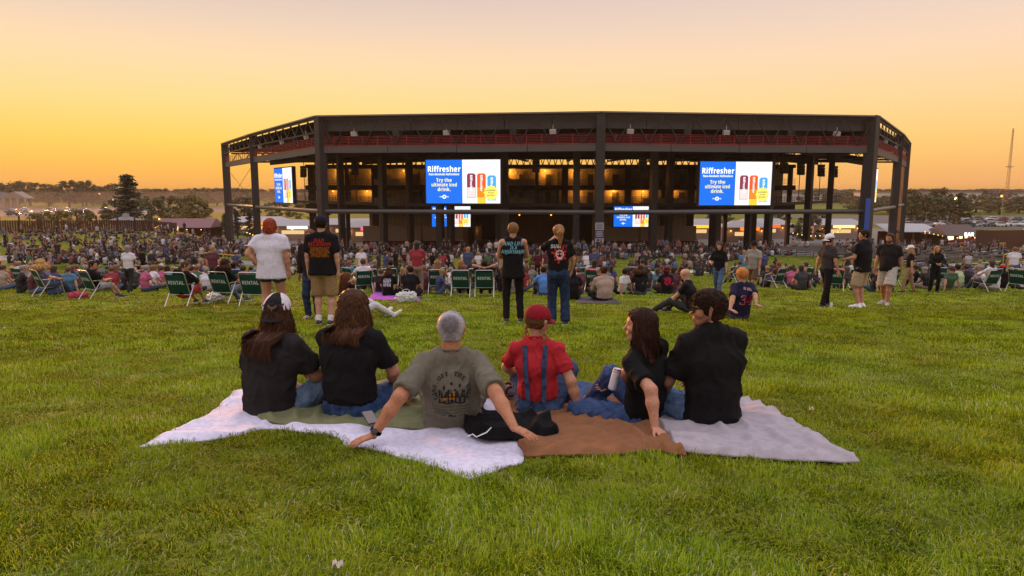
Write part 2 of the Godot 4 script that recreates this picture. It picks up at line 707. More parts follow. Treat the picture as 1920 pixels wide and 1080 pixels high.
# push the cloth in and out along its normals: folds of the given size (m) and depth (m)
func crease(s: Dictionary, size: float, depth: float, stretch := Vector3.ONE, sd := 0):
	folds.seed = 31 + sd
	folds.noise_type = FastNoiseLite.TYPE_SIMPLEX_SMOOTH
	folds.fractal_type = FastNoiseLite.FRACTAL_NONE
	folds.frequency = 1.0 / size
	var v: PackedVector3Array = s.v
	var n: PackedVector3Array = s.n
	for k in v.size():
		var p := v[k] * stretch
		var w := folds.get_noise_3dv(p + Vector3(0.04, 0.02, 0.03) * folds.get_noise_3dv(p * 0.6))
		var w2 := folds.get_noise_3dv(Vector3(p.y + p.x * 0.8, p.z, p.x - p.y * 0.5) * 1.9)
		v[k] = v[k] + n[k] * depth * (pow(1.0 - absf(w), 5.0) * 1.3 + pow(1.0 - absf(w2), 6.0) * 0.6 - 0.25)
	s.v = v
	renormal(s)

func renormal(s: Dictionary):
	var v: PackedVector3Array = s.v
	var n := PackedVector3Array()
	n.resize(v.size())
	var t: PackedInt32Array = s.i
	for k in range(0, t.size(), 3):
		var fn := (v[t[k + 2]] - v[t[k]]).cross(v[t[k + 1]] - v[t[k]])
		n[t[k]] += fn
		n[t[k + 1]] += fn
		n[t[k + 2]] += fn
	for k in n.size():
		n[k] = n[k].normalized()
	s.n = n

func shape_mesh(s: Dictionary, col := Color.WHITE) -> ArrayMesh:
	var sh := Shape.new()
	sh.col = col
	sh.add(s)
	return sh.mesh()

func ik(a: Vector3, target: Vector3, l1: float, l2: float, pole: Vector3) -> Array:
	var t := target - a
	var d := clampf(t.length(), absf(l1 - l2) + 0.01, l1 + l2 - 0.002)
	var f := t.normalized()
	var x := (l1 * l1 - l2 * l2 + d * d) / (2.0 * d)
	var h := sqrt(maxf(0.0, l1 * l1 - x * x))
	var p := (pole - f * pole.dot(f))
	p = p.normalized() if p.length() > 0.001 else Vector3.UP
	return [a + f * x + p * h, a + f * d]

func eul(yaw: float, pitch: float, roll: float) -> Basis:
	return Basis(Vector3.UP, deg_to_rad(yaw)) * Basis(Vector3.RIGHT, deg_to_rad(pitch)) * Basis(Vector3.BACK, deg_to_rad(-roll))

# bones of one hand: wrist, direction of the fingers, palm normal, side on which the thumb sits, curl
func hand_bones(w: Vector3, dir: Vector3, pn: Vector3, thumb: float, curl: float, sc := 1.0, spread := 0.5) -> Array:
	dir = dir.normalized()
	pn = (pn - dir * pn.dot(dir)).normalized()
	var ac := dir.cross(pn).normalized() * thumb
	var out := [bn(w - dir * 0.01, w + dir * 0.075 * sc, 0.019 * sc, 0.016 * sc, ac, 1.5, 2.3)]
	for k in 4:
		var o := (1.5 - k) * 0.0195 * sc
		var l: float = [0.074, 0.083, 0.077, 0.06][k] * sc
		var p := w + dir * (0.078 - absf(1.2 - k) * 0.004) * sc + ac * o
		var fd := (dir + ac * (1.5 - k) * 0.13 * spread).normalized()
		for j in 3:
			var an := curl * (0.55 + 0.45 * j) * (1.0 + 0.08 * k)
			var dd := fd * cos(an) + pn * sin(an)
			var ln: float = l * [0.45, 0.31, 0.24][j]
			var q := p + dd * ln
			out.append(bn(p, q, (0.0092 - 0.0009 * j) * sc, (0.0086 - 0.001 * j) * sc))
			p = q
	var t0 := w + dir * 0.022 * sc + ac * 0.024 * sc
	var td := (dir * 0.75 + ac * (0.75 - 0.3 * curl) + pn * (0.2 + 0.35 * curl)).normalized()
	var t1 := t0 + td * 0.042 * sc
	var t2 := t1 + (td + dir * 0.5 + pn * curl * 0.5).normalized() * 0.034 * sc
	out.append(bn(t0, t1, 0.0135 * sc, 0.0105 * sc))
	out.append(bn(t1, t2, 0.0105 * sc, 0.0085 * sc))
	return out

func head_bones(c: Vector3, B: Basis, fine: bool, jaw := 1.0, ears := true) -> Array:
	var o := [
		bn(c + B * Vector3(0, 0.03, -0.022), c + B * Vector3(0, 0.034, 0.026), 0.078, 0.08),
		bn(c + B * Vector3(0, -0.012, -0.038), c + B * Vector3(0, -0.074, -0.05), 0.06, 0.04 * jaw),
		bn(c + B * Vector3(0, -0.02, 0.03), c + B * Vector3(0, -0.08, 0.02), 0.062, 0.05)]
	if fine:
		o.append_array([
			bn(c + B * Vector3(0, 0.004, -0.094), c + B * Vector3(0, -0.03, -0.112), 0.008, 0.0115),
			bn(c + B * Vector3(-0.034, 0.021, -0.082), c + B * Vector3(0.034, 0.021, -0.082), 0.015, 0.015),
			bn(c + B * Vector3(-0.016, -0.06, -0.089), c + B * Vector3(0.016, -0.06, -0.089), 0.0085, 0.0085),
			bn(c + B * Vector3(-0.015, -0.07, -0.087), c + B * Vector3(0.015, -0.07, -0.087), 0.0085, 0.0085),
			bn(c + B * Vector3(0, -0.097, -0.068), c + B * Vector3(0, -0.099, -0.07), 0.019 * jaw, 0.019 * jaw)])
		for s in [-1.0, 1.0]:
			o.append(bn(c + B * Vector3(s * 0.054, -0.045, 0.0), c + B * Vector3(s * 0.018, -0.094, -0.06), 0.02 * jaw, 0.017))
			o.append(bn(c + B * Vector3(s * 0.036, -0.025, -0.062), c + B * Vector3(s * 0.04, -0.02, -0.05), 0.03, 0.03))
			if not ears:
				continue
			o.append(bn(c + B * Vector3(s * 0.08, -0.028, 0.006), c + B * Vector3(s * 0.091, 0.014, 0.016), 0.012, 0.019, B * Vector3(s * 0.9, 0, 0.43).normalized(), 0.5, 0.45))
	else:
		o.append(bn(c + B * Vector3(0, 0.0, -0.09), c + B * Vector3(0, -0.03, -0.108), 0.01, 0.013))
		for s in [-1.0, 1.0]:
			o.append(bn(c + B * Vector3(s * 0.076, -0.018, 0.006), c + B * Vector3(s * 0.082, 0.014, 0.014), 0.014, 0.016))
	return o

# colour the vertices near a point
func paint(s: Dictionary, spots: Array, ground: Color):
	var c := PackedColorArray()
	var v: PackedVector3Array = s.v
	c.resize(v.size())
	c.fill(ground)
	for sp in spots:
		var r: float = sp[1]
		for k in v.size():
			var d := v[k].distance_to(sp[0])
			if d < r:
				c[k] = c[k].lerp(sp[2], clampf((r - d) / (r * 0.4), 0.0, 1.0) * sp[3])
	s.c = c

# hair falling from the crown: ribbons over the scalp and then down, clear of the back
func strands(c: Vector3, B: Basis, o: Dictionary, sd: int) -> Shape:
	var rr := RandomNumberGenerator.new()
	rr.seed = sd
	var sh := Shape.new()
	var col: Color = o.col
	var count: int = o.get("count", 500)
	var length: float = o.get("len", 0.35)
	var wave: float = o.get("wave", 0.012)
	var wide: float = o.get("wide", 0.006)
	var front: float = o.get("front", 125.0)
	var flare: float = o.get("flare", 0.35)
	var back: float = o.get("back", 0.0)   # z of the back of the shirt in body space
	var puff: float = o.get("puff", 0.075)
	for k in count:
		var ph := deg_to_rad(rr.randf_range(-front, front))
		var th0: float = rr.randf_range(0.1, 1.25)
		var th1 := 1.75 - 0.35 * absf(ph) / PI
		if o.get("short", false):
			th0 = rr.randf_range(0.0, 1.45 - 0.3 * absf(ph) / PI)
			th1 = th0 + rr.randf_range(0.3, 0.55)
		var ln := length * rr.randf_range(0.62, 1.05)
		var pts := []
		var wv := rr.randf_range(0, TAU)
		var lift := 1.0 + rr.randf_range(-0.02, 0.05) + puff
		var fly: bool = rr.randf() < 0.05 and not o.get("short", false)
		lift += 0.05 if fly else 0.0
		var m := 4
		for j in m:
			var th: float = lerpf(th0, th1, j / float(m - 1))
			pts.append(c + B * (Vector3(sin(ph) * sin(th) * 0.087, 0.033 + cos(th) * 0.089, cos(ph) * sin(th) * 0.105 + 0.004) * lift))
		var p: Vector3 = pts[m - 1]
		var out := (B * Vector3(sin(ph), 0, cos(ph)))
		out.y = 0
		var seg := 7
		for j in seg:
			var t := (j + 1.0) / seg
			var q := p + Vector3.DOWN * ln / seg + out * (flare * 0.03 * (1.0 - t)) + Vector3(sin(wv + t * 9.0), 0, cos(wv * 1.7 + t * 8.0)) * wave * t * (2.6 if fly else 1.0)
			if back != 0.0 and q.y < c.y - 0.15:
				q.z = maxf(q.z, back - 0.02 + 0.02 * t) if cos(ph) > -0.1 else q.z
			pts.append(q)
			p = q
		var v := rr.randf_range(0.62, 1.35)
		sh.col = Color(col.r * v, col.g * v, col.b * v)
		if rr.randf() < 0.12:
			sh.col = Color(col.r * 2.0, col.g * 1.75, col.b * 1.5)
		ribbon(sh, pts, wide * rr.randf_range(0.7, 1.3) * (0.45 if fly else 1.0), c)
	return sh

func ribbon(sh: Shape, pts: Array, wide: float, from: Vector3):
	var s0 := sh.v.size()
	var m := pts.size()
	for j in m:
		var f: Vector3 = pts[mini(j + 1, m - 1)] - pts[maxi(j - 1, 0)]
		var o: Vector3 = pts[j] - from
		if j > 4:
			o.y = 0.0
		var s := f.cross(o).normalized()
		var w: float = wide * (1.0 if j < m - 2 else 0.6 if j == m - 2 else 0.12)
		var nn := s.cross(f).normalized()
		nn = nn if nn.dot(o) > 0.0 else -nn
		for e in [-1.0, 1.0]:
			sh.v.append(pts[j] + s * w * 0.5 * e)
			sh.n.append((nn + s * e * 0.5).normalized())
			sh.c.append(sh.col)
	for j in m - 1:
		var a := s0 + j * 2
		if (sh.v[a + 2] - sh.v[a]).cross(sh.v[a + 1] - sh.v[a]).dot(sh.n[a]) > 0.0:
			sh.i.append_array([a, a + 1, a + 2, a + 2, a + 1, a + 3])
		else:
			sh.i.append_array([a, a + 2, a + 1, a + 2, a + 3, a + 1])

func hair_mat() -> StandardMaterial3D:
	if not mats.has("hair"):
		var m := StandardMaterial3D.new()
		m.vertex_color_use_as_albedo = true
		m.roughness = 0.5
		m.metallic_specular = 0.2
		mats["hair"] = m
	return mats["hair"]

# A figure. Local frame: origin on the ground under the hips, facing -z, right hand +x.
func person(o: Dictionary) -> Node3D:
	var det: int = o.get("det", 1)
	var cell: float = o.get("cell", [0.042, 0.02, 0.0125][det])
	var s: float = o.get("s", 1.0)
	var w: float = o.get("w", 1.0)
	var g: float = o.get("g", 1.0)
	var skin: Color = o.get("skin", Color(0.42, 0.22, 0.14))
	var sd: int = o.get("sd", 1)
	var root: Node3D = o.root if o.has("root") else base("person", o.get("at", Vector3.ZERO), deg_to_rad(o.get("yaw", 0.0)))
	root.scale = Vector3(s, s, s)
	# spine
	var lean: Array = o.get("lean", [0.0, 0.0, 0.0])
	var roll: float = o.get("roll", 0.0)
	var tw: float = o.get("twist", 0.0)
	var B0 := eul(0, lean[0], roll * 0.5)
	var B1 := eul(tw * 0.5, lean[1], roll)
	var B2 := eul(tw, lean[2], roll)
	var P0: Vector3 = o.get("hip", Vector3(0, 0.93, 0))
	var P1 := P0 + B0.y * 0.17
	var P2 := P1 + B1.y * 0.19
	var P3 := P2 + B2.y * 0.2
	var sw := 0.175 * w
	var shr: float = o.get("shrug", 0.0)
	var SH := [P3 + B2 * Vector3(-sw, -0.066 + shr, 0.0), P3 + B2 * Vector3(sw, -0.066 + shr, 0.0)]
	var hd: Vector3 = o.get("head", Vector3.ZERO)
	var HB := eul(hd.x, hd.y, hd.z)
	var nk: Vector3 = (B2.y + Vector3.UP * 1.2).normalized()
	var HC: Vector3 = P3 + nk * 0.155 + HB * Vector3(0, 0, -0.022)
	var ua: float = 0.285 * o.get("reach", 1.0)
	var fa: float = 0.25 * o.get("reach", 1.0)
	var tg: Array = o.get("hands", [Vector3(-0.26, 0.80, -0.03), Vector3(0.26, 0.80, -0.03)])
	var ap: Array = o.get("elbows", [Vector3(-0.4, 0, 1), Vector3(0.4, 0, 1)])
	var EL := []
	var WR := []
	for k in 2:
		var r := ik(SH[k], tg[k], ua, fa, ap[k])
		EL.append(r[0])
		WR.append(r[1])
	var HP := [P0 + B0 * Vector3(-0.088 * w, -0.02, 0), P0 + B0 * Vector3(0.088 * w, -0.02, 0)]
	var ft: Array = o.get("feet", [Vector3(-0.1, 0.085, 0.0), Vector3(0.1, 0.085, 0.0)])
	var kp: Array = o.get("knees", [Vector3(-0.1, 0, -1), Vector3(0.1, 0, -1)])
	var KN := []
	var AN := []
	for k in 2:
		var r := ik(HP[k], ft[k], 0.425, 0.415, kp[k])
		KN.append(r[0])
		AN.append(r[1])
	var fd: Array = o.get("toes", [Vector3(-0.15, 0, -1), Vector3(0.15, 0, -1)])
	var sx := B1.x
	var top: Dictionary = o.get("top", {})
	var bot: Dictionary = o.get("bottom", {})
	var kk := 0.03 if det > 0 else 0.04
	# --- body
	var aw: float = o.get("arm", 1.0)
	var lw: float = o.get("leg", 1.0)
	var bones := []
	bones.append(bn(P3 + B2 * Vector3(0, -0.04, 0.005), HC + HB * Vector3(0, -0.05, 0.018), 0.054 * (0.6 + 0.4 * w), 0.056))
	if det == 0:
		bones.append_array(head_bones(HC, HB, false))
	bones.append(bn(P0, P1, 0.09 * g, 0.078 * g, sx, 1.45 * w / g, 1.35 * w / g))
	bones.append(bn(P1, P2, 0.078 * g, 0.088, sx, 1.35 * w / g, 1.5 * w))
	bones.append(bn(P2, P3 + B2.y * -0.05, 0.088, 0.05, B2.x, 1.5 * w, 2.0 * w))
	for k in 2:
		bones.append(bn(P3 + B2 * Vector3(0, -0.05, 0), SH[k], 0.048, 0.05))
		bones.append(bn(SH[k], EL[k], 0.052 * aw, 0.041 * aw))
		bones.append(bn(EL[k], EL[k].lerp(WR[k], 0.35), 0.041 * aw, 0.04 * aw))
		bones.append(bn(EL[k].lerp(WR[k], 0.35), WR[k], 0.04 * aw, 0.026 * aw))
		bones.append(bn(HP[k], KN[k], 0.083 * lw, 0.054 * lw))
		bones.append(bn(KN[k], KN[k].lerp(AN[k], 0.3), 0.052 * lw, 0.053 * lw))
		bones.append(bn(KN[k].lerp(AN[k], 0.3), AN[k], 0.053 * lw, 0.034 * lw))
		if det == 0:
			var dd: Vector3 = (WR[k] - EL[k]).normalized()
			bones.append(bn(WR[k], WR[k] + dd * 0.12, 0.03, 0.026))
	var sh := Shape.new()
	sh.col = skin
	var main := net(bones, cell * (1.0 if det < 2 else 1.15), kk)
	paint(main, o.get("paint", []), skin)
	sh.add(main)
	if det > 0:
		var hn := net(head_bones(HC, HB, true, o.get("jaw", 1.0), not o.get("hair", {}).get("kind", "") in ["long", "curly"]) + [bn(P3 + B2.y * 0.03, HC + HB * Vector3(0, -0.05, 0.018), 0.056 * o.get("neck", 1.0), 0.053 * o.get("neck", 1.0))], 0.0066 if det == 2 else 0.011, 0.014)
		var red := Color(skin.r * 0.85, skin.g * 0.5, skin.b * 0.5)
		var sp := [[HC + HB * Vector3(-0.012, -0.065, -0.097), 0.017, red, 0.8], [HC + HB * Vector3(0.012, -0.065, -0.097), 0.017, red, 0.8]]
		var ew: Color = o.get("brow", Color(0.05, 0.03, 0.02))
		for e in [-1.0, 1.0]:
			for j in 3:
				sp.append([HC + HB * Vector3(e * (0.02 + 0.012 * j), 0.026 + 0.002 * sin(j * 1.5), -0.096 + 0.004 * j), 0.0095, ew, 0.75])
			if det == 2 or o.get("face", false):
				sp.append([HC + HB * Vector3(e * 0.031, 0.002, -0.087), 0.0125, Color(0.05, 0.03, 0.025), 0.9])
		for b in o.get("beard", []):
			sp.append([HC + HB * b[0], b[1], b[2], b[3]])
		paint(hn, sp, skin)
		sh.add(hn)
		var hdir: Array = o.get("fingers", [Vector3.ZERO, Vector3.ZERO])
		var hnorm: Array = o.get("palms", [Vector3(0.9, 0, -0.3), Vector3(-0.9, 0, -0.3)])
		var hc: Array = o.get("curl", [0.35, 0.35])
		for k in 2:
			var dd: Vector3 = hdir[k] if hdir[k] != Vector3.ZERO else (WR[k] - EL[k])
			var pn: Vector3 = hnorm[k]
			# thumb side: towards the body's front for hanging hands
			var th: float = (1.0 if k == 0 else -1.0) * (-1.0 if o.get("flip", false) else 1.0)
			var hb := hand_bones(WR[k], dd, pn, th, hc[k], 1.0 if o.get("fem", false) == false else 0.9)
			var hs := net(hb, 0.0044 if det == 2 else 0.0095, 0.006)
			paint(hs, [], skin)
			sh.add(hs)
	part("body", sh.mesh(), skin_mat(), root)
	# --- top
	var shirt := {}
	if top.has("mat"):
		var sl: float = top.get("slack", 0.014)
		var hem: float = top.get("hem", 0.02)     # how far below the hips the hem hangs, along the spine
		var fl: float = top.get("flare", 0.0)
		var hc2 := P0 - B0.y * hem
		var hemcut := [hc2, -B0.y]
		var neckcut := [P3 + B2 * Vector3(0, 0.026, 0.0), (B2 * Vector3(0, 1, -0.35)).normalized()]
		var tb := []
		var bl: float = top.get("belly", 0.0)
		tb.append(bn(P0 - B0.y * (hem + 0.06), P1, 0.104 * g + sl + fl, 0.094 * g + sl, sx, 1.5 * w / g, 1.42 * w / g, [hemcut]))
		tb.append(bn(P1, P2, 0.094 * g + sl, 0.104 + sl, sx, 1.42 * w / g, 1.52 * w))
		tb.append(bn(P2, P3 + B2.y * -0.045, 0.104 + sl, 0.066 + sl * 0.5, B2.x, 1.52 * w, 1.95 * w, [neckcut]))
		if bl > 0.0:
			tb.append(bn(P0 + B0 * Vector3(0, 0.05, -0.05 - bl * 0.3), P1 + B1 * Vector3(0, 0.04, -0.05 - bl * 0.3), 0.1 + bl, 0.09 + bl, sx, 1.2, 1.2, [hemcut]))
		for e in top.get("extra", []):
			tb.append(bn(P1 + B1 * e[0], P1 + B1 * e[1], e[2], e[3], B1.x, e[4], e[5], [hemcut] if e.size() < 7 else []))
		var kind: String = top.get("kind", "tee")
		if kind != "tank":
			tb.append(bn(P3 + B2 * Vector3(-0.03, -0.02, 0.006), P3 + B2 * Vector3(0.03, -0.02, 0.006), 0.062, 0.062, Vector3.ZERO, 1, 1, [neckcut]))
		for k in 2:
			var neck: Vector3 = P3 + B2 * Vector3(-0.05 if k == 0 else 0.05, -0.012, 0.004)
			if kind == "tank":
				tb.append(bn(neck, P3 + B2 * Vector3((-0.125 if k == 0 else 0.125) * w, -0.035, 0), 0.046, 0.05, Vector3.ZERO, 1, 1, [neckcut, [P3 + B2 * Vector3((-0.135 if k == 0 else 0.135) * w, 0, 0), B2.x * (-1.0 if k == 0 else 1.0)]]))
			else:
				tb.append(bn(neck, SH[k], 0.05 + sl * 0.2, 0.05 + sl * 0.3, Vector3.ZERO, 1, 1, [neckcut]))
				var fr: float = top.get("sleeve", 0.62)
				var ad: Vector3 = (EL[k] - SH[k]).normalized()
				if kind == "long":
					tb.append(bn(SH[k], EL[k], 0.056 * aw + sl * 0.7, 0.05 * aw + sl * 0.5))
					tb.append(bn(EL[k], WR[k], 0.05 * aw + sl * 0.5, 0.036 + sl * 0.4, Vector3.ZERO, 1, 1, [[WR[k] - (WR[k] - EL[k]).normalized() * 0.015, (WR[k] - EL[k]).normalized()]]))
				else:
					tb.append(bn(SH[k], SH[k].lerp(EL[k], fr + 0.2), 0.052 * aw + sl * 0.35, 0.05 * aw + sl * 1.0, Vector3.ZERO, 1, 1, [[SH[k].lerp(EL[k], fr), ad]]))
		if kind == "polo":
			tb.append(bn(P3 + B2 * Vector3(0, -0.01, 0.005), P3 + B2 * Vector3(0, 0.035, -0.002), 0.075, 0.07))
		shirt = net(tb, cell, 0.035 if det > 0 else 0.04)
		if det > 0:
			crease(shirt, top.get("fold", 0.22 if det == 2 else 0.34), top.get("folddeep", 0.012 if det == 2 else 0.009), Vector3(1.3, 0.7, 1.0), sd)
		var so2 := part(top.get("name", "shirt"), shape_mesh(shirt), top.mat, root)
		if det == 2 and kind == "tee":
			var ring := []
			for j in 25:
				var a := TAU * j / 24.0
				ring.append(P3 + B2 * (Vector3(0, 0.024, 0.006) + Vector3(cos(a) * 0.066, sin(a) * 0.022 + 0.002, sin(a) * 0.066)))
			var cs := Shape.new()
			cs.tube(ring, 0.0075, 7, false)
			part("collar", cs.mesh(), top.mat, so2)
	# --- bottom
	if bot.has("mat"):
		var bb := []
		var sl2: float = bot.get("slack", 0.008)
		var up: Vector3 = P0 + B0.y * bot.get("rise", 0.1)
		bb.append(bn(P0 - B0.y * 0.01, P0 + B0.y * (bot.get("rise", 0.1) - 0.01), 0.104 * g + minf(sl2, 0.016) * 0.5, 0.096 * g + minf(sl2, 0.016) * 0.5, sx, 1.48 * w / g, 1.42 * w / g, [[up, B0.y]]))
		bb.append(bn(P0 + B0 * Vector3(-0.06, -0.03, 0.025), P0 + B0 * Vector3(0.06, -0.03, 0.025), 0.1 * lw, 0.1 * lw))
		var end: float = bot.get("to", 2.0)   # 0..1 on the thigh, 1..2 on the shin
		for k in 2:
			if end <= 1.0:
				var kd: Vector3 = (KN[k] - HP[k]).normalized()
				bb.append(bn(HP[k], KN[k], 0.088 * lw + sl2 * 0.2, 0.066 * lw + sl2 * 1.6, Vector3.ZERO, 1, 1, [[HP[k].lerp(KN[k], end), kd]]))
			else:
				bb.append(bn(HP[k], KN[k], 0.088 * lw + sl2, 0.06 * lw + sl2))
				var ad2: Vector3 = (AN[k] - KN[k]).normalized()
				bb.append(bn(KN[k], AN[k] + ad2 * 0.03, 0.06 * lw + sl2, bot.get("ankle", 0.05) + sl2, Vector3.ZERO, 1, 1, [[KN[k].lerp(AN[k], end - 1.0) + ad2 * 0.02, ad2]]))
		var bs := net(bb, cell, 0.03 if det > 0 else 0.035)
		if det > 0:
			crease(bs, 0.13, 0.008, Vector3(1, 1, 1), sd + 3)
		part(bot.get("name", "trousers"), shape_mesh(bs), bot.mat, root)
	# --- shoes
	if o.has("shoes") and det > 0:
		for k in 2:
			var tdv: Vector3 = fd[k].normalized()
			var upv: Vector3 = o.get("footup", [Vector3.UP, Vector3.UP])[k]
			upv = (upv - tdv * upv.dot(tdv)).normalized()
			var sole: Vector3 = AN[k] - upv * 0.078
			var cut := [[sole, -upv]]
			var side := tdv.cross(upv).normalized()
			var fb := [bn(sole - tdv * 0.045 + upv * 0.03, sole + tdv * 0.05 + upv * 0.035, 0.042, 0.042, side, 0.95, 1.05, cut), bn(sole + tdv * 0.05 + upv * 0.03, sole + tdv * 0.165 + upv * 0.018, 0.042, 0.03, side, 1.1, 1.35, cut), bn(sole + upv * 0.04, AN[k] + upv * o.get("boot", 0.0), 0.043, 0.043)]
			var so := part("shoe", shape_mesh(net(fb, 0.011, 0.02)), o.shoes, root)
			var sb := [bn(sole - tdv * 0.05 + upv * 0.012, sole + tdv * 0.17 + upv * 0.012, 0.043, 0.04, side, 1.02, 1.1, [[sole + upv * 0.018, upv], [sole - upv * 0.006, -upv]])]
			part("sole", shape_mesh(net(sb, 0.009, 0.006)), o.get("soles", mat(0.6, 0.58, 0.55)), so)
			if o.has("socks"):
				part("sock", shape_mesh(net([bn(AN[k] + upv * 0.0, AN[k] + (KN[k] - AN[k]).normalized() * 0.1, 0.043 * lw, 0.046 * lw, Vector3.ZERO, 1, 1, [[AN[k] + (KN[k] - AN[k]).normalized() * 0.08, (KN[k] - AN[k]).normalized()]])], 0.012, 0.01)), o.socks, root)
	# --- hair and hats
	var ha: Dictionary = o.get("hair", {})
	var hk: String = ha.get("kind", "none")
	if hk != "none":
		var hcol: Color = ha.col
		var hcell: float = [0.03, 0.013, 0.009][det]
		var th: float = ha.get("thick", 0.012)
		var fp := [HC + HB * Vector3(0, 0.062, -0.086), (HB * Vector3(0, -0.6, -0.8))]
		var hb := [bn(HC + HB * Vector3(0, 0.033, -0.02), HC + HB * Vector3(0, 0.036, 0.028), 0.08 + th, 0.083 + th, Vector3.ZERO, 1, 1, [fp])]
		var nape: float = ha.get("nape", -0.062)
		var fn := [HC + HB * Vector3(0, nape, 0), (HB * Vector3(0, -1, 0.1)).normalized()]
		hb.append(bn(HC + HB * Vector3(0, 0.0, 0.03), HC + HB * Vector3(0, nape, 0.035), 0.074 + th * 0.8, 0.058 + th * 0.6, Vector3.ZERO, 1, 1, [fp, fn]))
		if hk == "long":
			var L: float = ha.get("len", 0.3)
			var bz: float = ha.get("bz", 0.06)
			hb.append(bn(HC + HB * Vector3(0, 0.0, 0.03), HC + HB * Vector3(0, -0.11, 0.03), 0.082, 0.07, HB.x, 1.08, 1.15))
			hb.append(bn(HC + HB * Vector3(0, -0.1, 0.035), HC + Vector3(0, -0.1 - L * 0.75, 0) + B2.z * bz, 0.066, 0.03, HB.x, 1.3, 2.2))
		elif hk == "bun":
			hb.append(bn(HC + HB * Vector3(0, 0.06, 0.11), HC + HB * Vector3(0, 0.07, 0.125), 0.045, 0.045))
		elif hk == "pony":
			hb.append(bn(HC + HB * Vector3(0, 0.05, 0.105), HC + HB * Vector3(0.0, 0.0, 0.15), 0.035, 0.05))
			hb.append(bn(HC + HB * Vector3(0, 0.0, 0.15), HC + HB * Vector3(0.0, -0.2, 0.14), 0.055, 0.028))
		elif hk == "curly":
			hb.append(bn(HC + HB * Vector3(0, 0.04, 0.03), HC + HB * Vector3(0, -0.12, 0.04), 0.13, 0.12, HB.x, 1.05, 1.2, [[HC + HB * Vector3(0, 0, -0.06), HB * Vector3(0, -0.2, -1)]]))
		var hs := net(hb, hcell, 0.02)
		crease(hs, ha.get("lump", 0.05), ha.get("lumpdeep", 0.006 if det > 0 else 0.0), Vector3(1, 0.5, 1), sd + 9)
		var hcol2: Array = ha.get("patch", [])
		var sp2 := []
		for q in hcol2:
			sp2.append([HC + HB * q[0], q[1], q[2], q[3]])
		paint(hs, sp2, hcol)
		if det > 0:
			var hcs: PackedColorArray = hs.c
			var hr := RandomNumberGenerator.new()
			hr.seed = sd
			for k in hcs.size():
				hcs[k] = hcs[k] * hr.randf_range(0.72, 1.28)
			hs.c = hcs
		var hsh := Shape.new()
		hsh.add(hs)
		var ho := part("hair", hsh.mesh(), hair_mat() if det > 0 or not ha.has("mat") else ha.mat, root)
		if ha.has("strands"):
			var so: Dictionary = ha.strands
			so.col = hcol
			part("strands", strands(HC, HB, so, sd).mesh(), hair_mat(), ho)
	var hat: Dictionary = o.get("hat", {})
	if hat.has("mat"):
		var bk: float = -1.0 if hat.get("backward", false) else 1.0
		var tl: float = hat.get("tilt", 4.0)
		var CB := HB * Basis(Vector3.RIGHT, deg_to_rad(-tl * bk)) * (Basis(Vector3.UP, PI) if bk < 0.0 else Basis.IDENTITY)
		var oc := HC + HB * Vector3(0, 0.045, 0.004)
		var cr := [bn(oc + CB * Vector3(0, 0.0, -0.022), oc + CB * Vector3(0, 0.006, 0.022), 0.102, 0.1, CB.x, 0.93, 0.93, [[oc + CB * Vector3(0, -0.012, 0), CB * Vector3(0, -1, 0)]])]
		var co := part("cap", shape_mesh(net(cr, 0.01 if det > 0 else 0.03, 0.01)), hat.mat, root)
		if det > 0:
			var br := Shape.new()
			var rows := 6
			var cols := 12
			var P := []
			for r in rows + 1:
				var row := []
				for q in cols + 1:
					var a := lerpf(-1.15, 1.15, q / float(cols))
					var ext: float = r / float(rows) * 0.072 * pow(cos(a * 0.95), 0.45)
					var rad := 0.094
					row.append(oc + CB * Vector3(sin(a) * (rad * 0.9 + ext * 0.25), -0.012 - 0.028 * pow(sin(a), 2.0) - ext * 0.18, -cos(a) * (0.112 + ext * 0.2) - ext * 0.95))
				P.append(row)
			for r in rows:
				for q in cols:
					br.quad(P[r][q], P[r][q + 1], P[r + 1][q + 1], P[r + 1][q])
					br.quad(P[r][q] - CB.y * 0.004, P[r + 1][q] - CB.y * 0.004, P[r + 1][q + 1] - CB.y * 0.004, P[r][q + 1] - CB.y * 0.004)
			for q in cols:
				br.quad(P[rows][q], P[rows][q + 1], P[rows][q + 1] - CB.y * 0.004, P[rows][q] - CB.y * 0.004)
			part("brim", br.mesh(), hat.get("brim", hat.mat), co)
			var bt := Shape.new()
			bt.lathe(oc + CB * Vector3(0, 0.1, 0), [Vector2(0.0, 0.008), Vector2(0.007, 0.006), Vector2(0.009, 0.0)], 8, CB)
			part("button", bt.mesh(), hat.get("brim", hat.mat), co)
			root.set_meta("capframe", [oc, CB, co])
	root.set_meta("frame", {"P0": P0, "P1": P1, "P2": P2, "P3": P3, "B1": B1, "B2": B2, "HC": HC, "HB": HB, "EL": EL, "WR": WR, "SH": SH, "KN": KN, "AN": AN, "shirt": shirt})
	for m in ["capframe", "frame"]:
		if root.has_meta(m):
			root.set_meta(m + "_", root.get_meta(m))
	return root

